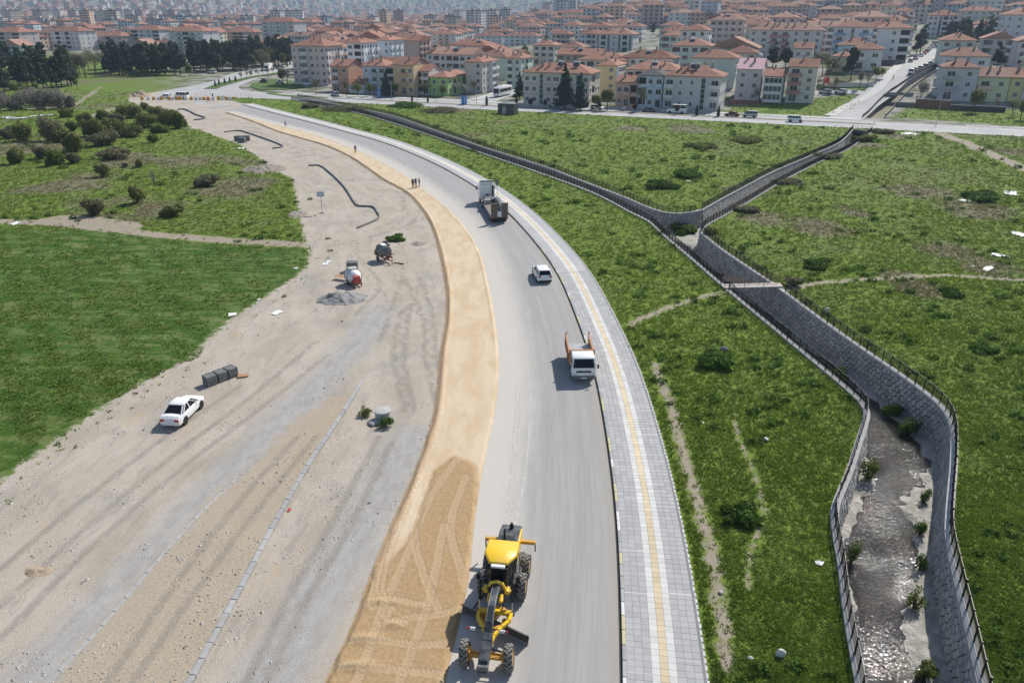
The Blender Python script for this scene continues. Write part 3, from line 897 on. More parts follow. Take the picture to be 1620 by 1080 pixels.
def sand_mat():
    t = NT('spread_sand', .95, .15)
    P = t.pos(); a = t.noise(.7, 5, .6, t.scale(P, 1, .3, 1)); b = t.noise(5, 4, .6, P); e = t.noise(45, 3, .6, P)
    dry = t.mix(t.ramp(a, .35, .65), (.53, .405, .262), (.595, .485, .345))
    dry = t.mix(t.ramp(t.math('ADD', t.attr('left'), t.math('MULTIPLY', t.math('SUBTRACT', b, .5), .8)), .75, .35, 0, .8), dry, (.36, .245, .145))
    wet = t.mix(t.ramp(b, .3, .7), (.345, .228, .115), (.43, .30, .165))
    wet = t.mix(t.math('MULTIPLY', t.attr('trk'), .45), wet, (.50, .385, .25))
    f = t.math('ADD', t.attr('damp'), t.math('MULTIPLY', t.math('SUBTRACT', b, .5), .5))
    c = t.mix(t.ramp(f, -.25, .25), dry, wet)
    c = t.mix(1, c, t.lin(e, .2, .8, .84, 1.16), 'MULTIPLY')
    t.col(c); t.bump(t.math('ADD', e, b), .4, .03); return t.m
M['sand'] = sand_mat()
tag(link('sand_layer', sand()), kind='structure', label='strip of yellow sand spread along the left side of the carriageway')

# ------------------------------------------------------------------ raised pavement with tiles
pave = tag(link('pavement', strip('pavement', KERB, np.linspace(.15, SW_W, 6), .135, [M['concrete']])), kind='structure', label='tiled footway with a yellow guide strip following the curve')
def tile_paving(name, c):
    t = NT(name, .85, .25)
    k = t.math('MULTIPLY', t.lin(t.attr('tint'), 0, 1, .90, 1.10), t.lin(t.rand(), 0, 1, .92, 1.08))
    n = t.noise(2.2, 5, .6, t.pos()); n2 = t.noise(30, 3, .6, t.pos())
    cc = t.mix(1, c, t.math('MULTIPLY', k, t.lin(n2, .2, .8, .9, 1.1)), 'MULTIPLY')
    t.col(t.mix(t.ramp(n, .55, .8, 0, .55), cc, (.50, .485, .45))); return t.m
M['tg'] = tile_paving('grey_paving_tile', (.375, .373, .368))
M['tw'] = tile_paving('white_paving_tile', (.56, .55, .52))
M['ty'] = tile_paving('yellow_tactile_tile', (.58, .485, .33))
COLS = [.37, .77, 1.17, 1.57, 1.97, 2.37, 2.77, 3.17, 3.57]
CM = ['tg', 'tg', 'tg', 'tw', 'ty', 'tw', 'tg', 'tg', 'tg']
s_k = np.r_[0, np.cumsum(np.linalg.norm(np.diff(KERB, axis=0), axis=1))]
def along(s, d):
    x = np.interp(s, s_k, KERB[:, 0]); y = np.interp(s, s_k, KERB[:, 1])
    x2 = np.interp(s + .5, s_k, KERB[:, 0]); y2 = np.interp(s + .5, s_k, KERB[:, 1])
    x1 = np.interp(s - .5, s_k, KERB[:, 0]); y1 = np.interp(s - .5, s_k, KERB[:, 1])
    t = np.array((x2 - x1, y2 - y1)); t /= np.linalg.norm(t)
    return x + t[1] * d, y - t[0] * d, math.atan2(t[1], t[0]) - PI / 2
def tilemesh(m, bumps=False):
    b = MB(); b.box((0, 0, 0), (.388, .388, .05))
    if bumps:
        for i in range(4): b.box((-.15 + .1 * i, 0, .027), (.035, .36, .008))
    return b.mesh('paving_tile', M[m])
tmesh = {m: tilemesh(m, m == 'ty') for m in ('tg', 'tw', 'ty')}
joined = {m: MB() for m in tmesh}
S0 = next(s for s in np.arange(0, 60, .1) if along(s, 2)[1] > 26.0)
row = 0; cnt = 0
for s in np.arange(max(.5, S0 - 6), S0 + 60, .4):
    for c_, m in zip(COLS, CM):
        x, y, a = along(s + (.2 if (c_ < 1.3 or c_ > 2.7) and row % 2 == 5 else 0), c_)
        if S0 <= s and cnt < 297:
            o = link('paving_tile', tmesh[m], pave, (x, y, .128 + random.uniform(-.002, .002)), (0, 0, a)); cnt += 1
        else:
            joined[m].tint = random.random()
            joined[m].box((x, y, .128), (.384, .384, .05), a)
    row += 1
for m in joined:
    tag(joined[m].build('paving_tiles', M[m], pave), kind='stuff')
SJ = S0 + 60 - .2
def farpave(name, c, d0, d1):
    i = np.searchsorted(s_k, SJ)
    t = NT(name, .85, .25)
    fl = t.math('FRACT', t.math('MULTIPLY', t.attr('lon'), 2.5)); fa = t.math('FRACT', t.math('MULTIPLY', t.math('SUBTRACT', t.attr('lat'), .17), 2.5))
    j = t.math('MAXIMUM', t.math('LESS_THAN', fl, .07), t.math('LESS_THAN', fa, .07))
    n = t.noise(.4, 5, .6, t.pos())
    t.col(t.mix(t.math('MULTIPLY', j, .3), t.mix(t.ramp(n, .4, .7), c, tuple(x * 1.15 for x in c)), (.3, .3, .3)))
    o = link(name, strip(name, KERB[i:], [d0, d1], .152, [t.m]), pave)
farpave('grey_paving', (.375, .373, .368), .17, 1.37); farpave('white_strip', (.56, .55, .52), 1.372, 1.77); farpave('guide_strip', (.58, .485, .33), 1.772, 2.168)
farpave('white_strip', (.56, .55, .52), 2.17, 2.568); farpave('grey_paving', (.375, .373, .368), 2.57, SW_W - .18)
jm = MB(); jm.box((0, 0, 0), (1, .05, .012)); jm = jm.mesh('cement_joint', M['kerbw'])
for s in np.arange(S0 + 1.2, S0 + 58, 4.3):
    for c0, c1 in ((.17, 1.37), (2.57, 3.76)):
        if random.random() < .75:
            x, y, a = along(s + random.uniform(-.8, .8), (c0 + c1) / 2); link('cement_joint', jm, pave, (x, y, .153), (0, 0, a), (c1 - c0, random.uniform(.6, 1.5), 1))
def kerbstone(w, l, h, m, bev=.02):
    b = MB(); b.box((0, 0, 0), (w, l - .02, h)); return b.mesh('kerb_stone', M[m], bev)
kmesh = {m: kerbstone(.17, 1.0, .27, m) for m in ('kerb', 'kerby', 'kerbw')}
kb = tag(empty('kerb', (0, 0, 0)), kind='structure')
kb['label'] = 'raised concrete kerb with faded yellow paint between road and footway'
i = 0
for s in np.arange(.5, s_k[-1], 1.0):
    x, y, a = along(s, .065)
    m = ('kerby' if (i // 2) % 3 == 0 and random.random() < .8 else 'kerbw' if random.random() < .25 else 'kerb') if s < 75 else 'kerb'
    link('kerb_stone', kmesh[m], kb, (x, y, .03), (random.uniform(-.01, .01), 0, a + random.uniform(-.008, .008))); i += 1
kerb_shade = link('kerb_shadow_strip', strip('kerb_shadow_strip', KERB, [-.16, -.018], .005, [vary('kerb_shadow_dark', (.06, .057, .052), .4, 2, 14, .85)])); tag(kerb_shade, 'dark painted kerb shadow along the foot of the kerb', kind='structure')  # shaded kerb face and its cast shadow, painted as a dark strip
# edging stones on the meadow side
em = kerbstone(.13, .34, .22, 'edge', .015)
eg = tag(empty('edging', (0, 0, 0)), kind='structure'); eg['label'] = 'row of small pale edging stones along the meadow side of the footway'
rest = MB(); i = 0
for s in np.arange(max(.5, S0 - 4), s_k[-1], .45):
    x, y, a = along(s, SW_W + random.uniform(-.015, .015))
    if i < 270 and s >= S0:
        link('edging_stone', em, eg, (x, y, .045), (0, 0, a + random.uniform(-.04, .04))); i += 1
    else:
        rest.tint = random.random(); rest.box((x, y, .045), (.13, .32, .22), a)
tag(rest.build('edging_stones', M['edge'], eg), kind='stuff')
link('gap_shadow_strip', strip('gap_shadow_strip', KERB, [SW_W - .17, SW_W - .06], .15, [M['kerbdark']]), pave)  # shadow of the gap before the edging stones, painted as a dark strip

# ------------------------------------------------------------------ new kerb rows in the gravel lot
def kerbrow(name, label, pts, w, h, m, step=1.0, zc=0.0, group=None):
    c = smooth(px(pts), .25, .15)
    s = np.r_[0, np.cumsum(np.linalg.norm(np.diff(c, axis=0), axis=1))]
    e = tag(empty(name, (float(c[0, 0]), float(c[0, 1]), 0)), label, 'kerb', group)
    me = kerbstone(w, step, h, m)
    for q in np.arange(step / 2, s[-1] - step * .3, step):
        a = np.array([np.interp(q - step / 2, s, c[:, 0]), np.interp(q - step / 2, s, c[:, 1])]); b = np.array([np.interp(q + step / 2, s, c[:, 0]), np.interp(q + step / 2, s, c[:, 1])])
        o = link('kerb_stone', me, e, ((a[0] + b[0]) / 2 - c[0, 0], (a[1] + b[1]) / 2 - c[0, 1], zc + random.uniform(-.01, .01)), (random.uniform(-.012, .012), random.uniform(-.02, .02), math.atan2(b[1] - a[1], b[0] - a[0]) - PI / 2 + random.uniform(-.01, .01)))
    return e
kerbrow('kerb_row', 'long straight row of grey kerb stones laid in the gravel lot', [(272, 1130), (302, 1080), (385, 926), (447, 809), (490, 735), (530, 675), (552, 640), (572, 608)], .30, .40, 'kerb', 1.0, .08)
kerbrow('flush_kerb', 'half-buried kerb line flush with the gravel beside the raised kerb row', [(40, 1115), (75, 1080), (165, 984), (250, 885), (310, 818), (365, 765), (421, 712)], .20, .2, 'kerb', 1.0, -.075)
kerbrow('kerb_row', 'dark kerb bending round the unpaved bay beside the metal signboard', [(488, 263), (506, 263), (524, 276), (545, 297), (560, 320), (568, 327), (589, 328), (597, 337), (598, 347), (563, 363)], .2, .42, 'kerbdark', 1.0, .08)
kerbrow('kerb_row', 'dark kerb beside the stacked concrete blocks at the scrub edge', [(355, 210), (376, 207.5), (392, 211), (446, 231), (431, 236)], .22, .45, 'kerbdark', 1.0, .1)
kerbrow('kerb_row', 'short hooked dark kerb nearest the row of barriers', [(281, 174), (293, 174), (310, 182), (325, 188), (305, 191)], .26, .5, 'kerbdark', 1.0, .12)

# ------------------------------------------------------------------ junction, boulevard and side streets
def flat(name, pts, z, m, label=None, kind='structure', relief=False):
    P = [Vector((p[0], p[1])) for p in pts]
    me = bpy.data.meshes.new(name)
    zz = [z + (float(terr(p[0], p[1])) if relief else 0) for p in P]
    me.from_pydata([(p[0], p[1], q) for p, q in zip(P, zz)], [], [tuple(range(len(P)))])
    me.materials.append(m)
    o = link(name, me); tag(o, label, kind=kind); return o
flat('junction', px([(235, 151), (275, 141), (318, 133), (346, 126), (362, 118), (378, 113.5), (417, 107), (445, 101), (480, 95), (480, 106), (445, 116), (415, 122), (391, 131), (377, 137.5), (383, 143), (420, 146.5), (470, 149),
                     (525, 151), (525, 158), (470, 155), (420, 156), (395, 157), (380, 161), (372, 166), (385, 171), (470, 196), (470, 206), (330, 168), (270, 160)]), -.006, M['asphalt2'], 'pale asphalt junction where the roads meet beyond the barriers')
M['turf2'] = vary('island_turf', (.075, .125, .022), .35, .6, 6, .95, .6, 14)
flat('traffic_island', px([(322, 141), (343, 141), (352, 137), (400, 123.5), (445, 116.8), (445, 114), (395, 121.5), (345, 132)]), .12, M['turf2'])
flat('traffic_island', px([(395, 137), (398, 133), (425, 126), (452, 127), (480, 133), (480, 138), (450, 142), (410, 142.5)]), .12, M['turf2'])
flat('traffic_island', px([(420, 148.5), (428, 146), (445, 150), (520, 154), (520, 155.5), (450, 153)]), .05, M['turf2'])
def bl(name, p0, p1, q0, q1, z, m, label=None):
    return flat(name, [PQ(p0, q0), PQ(p1, q0), PQ(p1, q1), PQ(p0, q1)], z, m, label)
bl('boulevard', -194, 190, BLVD_Q0, 236.5, -.03, M['asphalt2'], 'straight pale boulevard in front of the first row of houses')
bl('verge', -150, 11, 236.5, 238.6, .05, M['ground'])
bl('service_lane', -190, 11, 238.6, 245.0, -.03, M['asphalt2'])
bl('service_lane', 11.2, 190, 236.6, 243.0, -.034, M['asphalt2'])
M['pavepale'] = vary('pale_paving', (.50, .49, .46), .1, .3, 5, .9)
bl('footway', -190, 6.0, 245.0, 248.4, .06, M['pavepale'])
bl('footway', 34, 190, 243.0, 245.0, .06, M['pavepale'])
bl('kerb_line', -194, 190, BLVD_Q0 - .5, BLVD_Q0, .06, M['pavepale'])
bl('kerb_line', -150, 11, 236.2, 236.5, .08, M['pavepale'])
def street(name, pts, w, z, m, label=None):
    c = smooth([gt(u, v)[:2] for u, v in pts], 2.0, 2.0)
    me = strip(name, c, np.linspace(-w / 2, w / 2, 5), lambda V: terr(V[..., 0], V[..., 1]) + z, [m], None, True)
    return tag(link(name, me), label, kind='structure')
street('hill_street', [(1335, 190), (1360, 170), (1388, 150), (1412, 128), (1436, 108), (1458, 93), (1475, 83), (1486, 76)], 9.5, .02, M['asphalt2'], 'pale street climbing the hill beside the upper channel')
street('footway', [(1312, 184), (1336, 170), (1372, 154), (1392, 138), (1408, 118), (1424, 104)], 3.0, .10, M['pavepale'])
street('side_street', [(1388, 151), (1350, 146), (1310, 147), (1290, 150)], 5.0, .03, M['asphalt2'])
street('side_street', [(752, 166), (775, 158), (800, 149), (826, 139), (850, 131)], 8.0, .03, M['asphalt2'], 'narrow side street with the parked white coach')
street('footway', [(722, 160), (750, 158), (775, 150), (800, 143)], 2.5, .08, M['pavepale'])
print('roads', round(time.time() - T0, 1))
# ------------------------------------------------------------------ stone-walled channel
def hj(a, b, k):
    n = (a * 73856093 ^ b * 19349663 ^ k * 83492791) & 0x7fffffff
    n = (n ^ (n >> 13)) * 1274126177 & 0x7fffffff
    return ((n ^ (n >> 16)) & 0xffff) / 65535 - .5

def wall(label, curve, stones=True, parts=0, ymax=150, batter=.35, copw=.5, depth=-BED, zref=None):
    """retaining wall: mortar core, coping and proud rubble stones; the channel lies to the right of the line"""
    N = normals2(curve); s = np.r_[0, np.cumsum(np.linalg.norm(np.diff(curve, axis=0), axis=1))]
    zr = (lambda x, y: 0.0) if zref is None else zref
    root = tag(empty('retaining_wall', (float(curve[0, 0]), float(curve[0, 1]), 0.0)), label, 'wall')
    o0 = np.array([curve[0, 0], curve[0, 1], 0])
    zt_ = np.array([zr(*p) for p in curve])
    top = np.c_[curve - N * .02, zt_ + .02]; bot = np.c_[curve + N * batter, zt_ - depth - .25]
    n = len(curve); i = np.arange(n - 1)
    me = np_mesh('core', np.vstack([top, bot]) - o0, np.stack([i, i + 1, i + 1 + n, i + n], 1), [M['mortar'] if stones else M['farstone']])
    link('core', me, root)
    far = stones and curve[:, 1].max() > ymax
    # coping
    prof = [(-copw + .12, -.12), (-copw + .12, .13), (.12, .13), (.12, -.12)]
    vs = np.concatenate([np.c_[curve + N * a, zt_ + b] for a, b in prof]) - o0
    fs = [np.stack([i + k * n, i + 1 + k * n, i + 1 + ((k + 1) % 4) * n, i + ((k + 1) % 4) * n], 1) for k in range(4)]
    link('coping', np_mesh('coping', vs, fs, [M['kerb']]), root)
    if not stones: return root
    A, Bh = .56, .45
    slant = math.hypot(depth + .2, batter)
    rows = int(slant / Bh)
    cells = []
    def P3(q, t, out):
        q = min(max(q, 0), s[-1])
        x = np.interp(q, s, curve[:, 0]); y = np.interp(q, s, curve[:, 1]); nx = np.interp(q, s, N[:, 0]); ny = np.interp(q, s, N[:, 1])
        f = t / slant
        return (x + nx * (f * batter + out) - o0[0], y + ny * (f * batter + out) - o0[1], -.12 - f * (depth + .1))
    jx = lambda k, l: (k * A / 2 + hj(k, l, 1) * A * .46)
    jy = lambda k, l: (l * Bh + (.17 if (k + l) % 2 == 0 else -.17) * Bh + hj(k, l, 2) * Bh * .62)
    for j in range(rows):
        o = j % 2
        for c_ in range(int(s[-1] / A)):
            k = 2 * c_ + o
            pts = [(jx(k, j), jy(k, j)), (jx(k + 1, j), jy(k + 1, j)), (jx(k + 2, j), jy(k + 2, j)), (jx(k + 2, j + 1), jy(k + 2, j + 1)), (jx(k + 1, j + 1), jy(k + 1, j + 1)), (jx(k, j + 1), jy(k, j + 1))]
            cx, cy = sum(p[0] for p in pts) / 6, sum(p[1] for p in pts) / 6
            if cx < .1 or cx > s[-1] - .1: continue
            w = P3(cx, cy, 0)
            yy = w[1] + o0[1]
            if yy > ymax: continue
            cells.append((math.hypot(w[0] + o0[0], yy), pts, cx, cy, j * 1000 + c_))
    cells.sort(key=lambda c: abs(c[0] - 34))
    def stone(b, cell):
        _, pts, cx, cy, h_ = cell
        out = .05 + .05 * (hj(h_, 3, 3) + .5)
        b.tint = min(1, max(0, hj(h_, 5, 7) * 1.1 + .5))
        r0 = [P3(cx + (p[0] - cx) * .88, cy + (p[1] - cy) * .88, -.01) for p in pts]
        r1 = [P3(cx + (p[0] - cx) * .76, cy + (p[1] - cy) * .76, out) for p in pts]
        b.add(r0 + r1, [(i, (i + 1) % 6, 6 + (i + 1) % 6, 6 + i) for i in range(6)] + [(6, 7, 8, 9, 10, 11)])
    for cell in cells[:parts]:
        b = MB(); stone(b, cell); b.build('stone', M['stone'], root)
    if len(cells) > parts:
        b = MB()
        for cell in cells[parts:]: stone(b, cell)
        me = np_mesh('stones', b.v, [np.array([f for f in b.f if len(f) == 4]), np.array([f for f in b.f if len(f) == 6])], [M['stone']],
                     {'tint': ('FACE', [t for f, t in zip(b.f, b.t) if len(f) == 4] + [t for f, t in zip(b.f, b.t) if len(f) == 6])})
        tag(link('stones', me, root), kind='stuff')
    return root
wall('rubble stone wall of the stream on the side away from the road', CHR, True, 290)
iL = int(np.argmax(CHL[:, 1] > 75))
wall('rubble stone wall of the stream on the road side, below the footbridge', CHL[:iL + 1], True, 120)
wall('plain wall of the channel on the road side, above the footbridge', CHL[iL:], False)
iU = int(np.argmax(CHU[:, 1] < 150))
wall('far bank wall of the channel running towards the junction', CHU[:iU + 1], False)
wall('curved rubble wall at the fork of the channel', CHU[iU:], True, 60)
wall('rubble wall of the branch channel leading to the road culvert', CHBU, True, 60, 190)
wall('low near wall of the branch channel under the brambles', CHBL, False)

pick = MB()
pick.bb(0, 1, -.02, .02, .95, 1.01); pick.bb(0, 1, -.015, .015, .10, .14); pick.bb(0, 1, -.012, .012, .55, .585)
for k in range(9): pick.bb(.05 + k * .1125, .069 + k * .1125, -.009, .009, .12, .97)
PANEL = pick.mesh('panel', M['fence'])
pb = MB(); pb.box((0, 0, .52), (.07, .07, 1.10)); POST = pb.mesh('post', M['fence'])
pb = MB(); pb.box((0, 0, .56), (.09, .09, 1.14)); POSTB = pb.mesh('post', M['fence'])
def fence(label, curve, off, skip=(), ysplit=150, zb=.13):
    c = offset(curve, off)
    s = np.r_[0, np.cumsum(np.linalg.norm(np.diff(c, axis=0), axis=1))]
    c2 = resample(c, 1.15)
    root = tag(empty('channel_fence', (float(c2[0, 0]), float(c2[0, 1]), zb)), label, 'fence')
    o0 = c2[0]; farb = MB()
    for i in range(len(c2)):
        p = c2[i] - o0
        if any(np.hypot(*(c2[i] - np.array(q))) < r for q, r in skip): continue
        last = i == len(c2) - 1
        if not last:
            d = c2[i + 1] - c2[i]; a = math.atan2(d[1], d[0]); L = np.hypot(*d)
            blocked = any(np.hypot(*(c2[i + 1] - np.array(q))) < r for q, r in skip)
        if c2[i, 1] < ysplit:
            link('post', POSTB if i % 6 == 0 else POST, root, (p[0], p[1], 0), (0, 0, a))
            if not last and not blocked: link('panel', PANEL, root, (p[0], p[1], 0), (0, 0, a), (L, 1, 1))
        else:
            farb.box((p[0], p[1], .52), (.08, .08, 1.10), a)
            if not last:
                q = c2[i + 1] - o0
                for z in (.12, .56, .98): farb.bar((p[0], p[1], z), (q[0], q[1], z), .04, .05)
                for k in range(1, 8): farb.box((p[0] + (q[0] - p[0]) * k / 8, p[1] + (q[1] - p[1]) * k / 8, .54), (.026, .026, .86))
    if farb.v: tag(farb.build('railings', M['fence'], root), kind='stuff')
    return root
BR0, BR1 = g(1149, 456), g(1229, 454)
sk = [((BR0.x, BR0.y), 1.0), ((BR1.x, BR1.y), 1.0)]
fence('black picket fence along the road side of the stream', CHL, -.15, sk)
fence('black picket fence on the far bank of the channel towards the junction', CHU[:-2], -.15)
fence('black picket fence above the branch channel wall', CHBU, -.15)
fence('black picket fence along the bramble side of the branch channel', CHBL, -.15)
fence('black picket fence along the meadow side of the stream', CHR, -.15, sk)

# ------------------------------------------------------------------ footbridge
a, b = BR0, BR1
d = (b - a).normalized(); nrm = Vector((-d.y, d.x, 0)); L = (b - a).length + 1.0
br = tag(empty('footbridge', (a + b) / 2, math.atan2(d.y, d.x)), 'small concrete footbridge with rusty rails over the stream', 'footbridge')
m = MB(); m.bb(-L / 2, L / 2, -.65, .65, .14, .30); m.build('deck', vary('bridge_slab', (.46, .40, .36), .15, .8, 9), br, .02)
M['rust'] = vary('rusty_rail', (.20, .12, .09), .35, 3, 20, .8)
for sgn, xs in ((1, np.linspace(-L / 2 + .1, L / 2 - .1, 7)), (-1, np.linspace(-L / 2 + .1, L / 2 - .1, 4))):
    for x in xs:
        m = MB(); m.bb(x - .025, x + .025, sgn * .6 - .025, sgn * .6 + .025, .30, 1.25); m.build('rail_post', M['rust'], br)
    for z in ((.62, .92, 1.22) if sgn > 0 else (1.2,)):
        m = MB(); m.bb(-L / 2 + .1, L / 2 - .1 if sgn > 0 else -L / 4, sgn * .6 - .02, sgn * .6 + .02, z, z + .04); m.build('rail', M['rust'], br)

# ------------------------------------------------------------------ culvert under the boulevard
a, b = Vector((*CHBU[-1], 0)), Vector((*CHBL[0], 0))
d = (b - a).normalized(); L = (b - a).length
cu = tag(empty('culvert', (a + b) / 2, math.atan2(d.y, d.x)), 'dark concrete culvert mouth where the channel passes under the boulevard', 'culvert')
m = MB(); m.bb(-L / 2 - .6, L / 2 + .6, -.2, .4, -.75, .12); m.build('headwall', M['kerbdark'], cu)
m = MB(); m.bb(-L / 2 - .4, L / 2 + .4, 6.0, 6.2, -3.2, -.2); m.bb(-L / 2 - .3, -L / 2, .3, 6, -3.2, -.2); m.bb(L / 2, L / 2 + .3, .3, 6, -3.2, -.2); m.bb(-L / 2, L / 2, .35, 6, -3.0, -2.8); m.bb(-L / 2 - .3, L / 2 + .3, .4, 6.2, -.76, -.2); m.build('barrel', M['kerbdark'], cu)
for x in np.linspace(-L / 2 - .4, L / 2 + .4, 5):
    m = MB(); m.bb(x - .03, x + .03, -.05, .01, .12, 1.15); m.build('rail_post', M['dkgrey'], cu)
m = MB(); m.bb(-L / 2 - .4, L / 2 + .4, -.04, 0, 1.1, 1.15); m.bb(-L / 2 - .4, L / 2 + .4, -.04, 0, .62, .66); m.build('rail', M['dkgrey'], cu)

# upper channel beside the hill street: plain walls with dark parapets, and a road slab across it
zf = lambda x, y: float(terr(x, y))
for lab, c in (('dark parapet wall of the upper channel on the street side', UCL), ('dark parapet wall of the upper channel on the garden side', UCR)):
    w = wall(lab, c, False, depth=2.2, batter=.1, zref=zf)
    N = normals2(c); n = len(c); i = np.arange(n - 1); z = np.array([zf(*p) for p in c]); o0 = np.array(w.location)
    prof = [(-.2, .1), (-.2, .95), (-.05, .95), (-.05, .1)]
    vs = np.concatenate([np.c_[c + N * q, z + h] for q, h in prof]) - o0
    fs = [np.stack([i + k * n, i + 1 + k * n, i + 1 + ((k + 1) % 4) * n, i + ((k + 1) % 4) * n], 1) for k in range(4)]
    link('parapet', np_mesh('parapet', vs, fs, [M['black']]), w)
a, b = gt(1404, 151), gt(1438, 150)
d = (b - a).normalized()
sl = tag(empty('slab_bridge', (a + b) / 2, math.atan2(d.y, d.x)), 'flat concrete slab bridge crossing the upper channel', 'bridge')
m = MB(); m.bb(-(b - a).length / 2 - 1, (b - a).length / 2 + 1, -1.5, 1.5, .0, .3); m.build('deck', M['concrete'], sl)
m = MB(); m.bb(-(b - a).length / 2 - 1, (b - a).length / 2 + 1, -1.5, -1.35, .3, .9); m.build('parapet', M['kerbdark'], sl)
print('channel', round(time.time() - T0, 1))
# ------------------------------------------------------------------ wheels
def tyre_mesh(r, w, lugs=0, n=28):
    b = MB()
    prof = [(-w * .40, r * .62), (-w * .5, r * .74), (-w * .5, r * .88), (-w * .40, r * .965), (0, r * .975), (w * .40, r * .965), (w * .5, r * .88), (w * .5, r * .74), (w * .40, r * .62)]
    b.lathe((0, 0, 0), (1, 0, 0), prof, n, 0, False)
    for k in range(lugs):
        for sg in (-1, 1):
            a = 2 * PI * (k + (.5 if sg > 0 else 0)) / lugs; a2 = a + 2 * PI * .55 / lugs
            for (x0, t0), (x1, t1) in (((sg * .01, a), (sg * w * .27, a2)), ((sg * w * .27, a2), (sg * w * .50, a2 + .25 / lugs))):
                p = Vector((x0, math.cos(t0) * r * .985, math.sin(t0) * r * .985)); q = Vector((x1, math.cos(t1) * r * (.985 if abs(x1) < w * .4 else .93), math.sin(t1) * r * (.985 if abs(x1) < w * .4 else .93)))
                b.bar(p, q, 2 * PI * r / lugs * .42, r * .05, 1, up=(p + q).normalized())
    return b.mesh('tyre', [M['tyre'], M['lug']], 0, 50)
def rim_mesh(r, w, m, n=24):
    b = MB()
    b.lathe((0, 0, 0), (1, 0, 0), [(-w * .42, r * .63), (-w * .42, r * .57), (-w * .18, r * .5), (-w * .15, r * .2), (w * .15, r * .2), (w * .18, r * .5), (w * .42, r * .57), (w * .42, r * .63)], n)
    for sg in (-1, 1):
        b.cyl((sg * w * .1, 0, 0), (sg * w * .30, 0, 0), r * .17, n=12, mi=0)
        for k in range(6):
            a = k * PI / 3; b.cyl((sg * w * .16, math.cos(a) * r * .33, math.sin(a) * r * .33), (sg * w * .19, math.cos(a) * r * .33, math.sin(a) * r * .33), r * .05, n=6, mi=1)
    return b.mesh('wheel', [m, M['black']], 0, 40)
_wm = {}
def wheel(parent, x, y, r, w, m='silver', lugs=0, tilt=0, steer=0):
    k = (r, w, m, lugs)
    if k not in _wm: _wm[k] = (rim_mesh(r, w, M[m]), tyre_mesh(r, w, lugs))
    o = link('wheel', _wm[k][0], parent, (x, y, r), (0, tilt, steer))
    link('tyre', _wm[k][1], o)
    return o

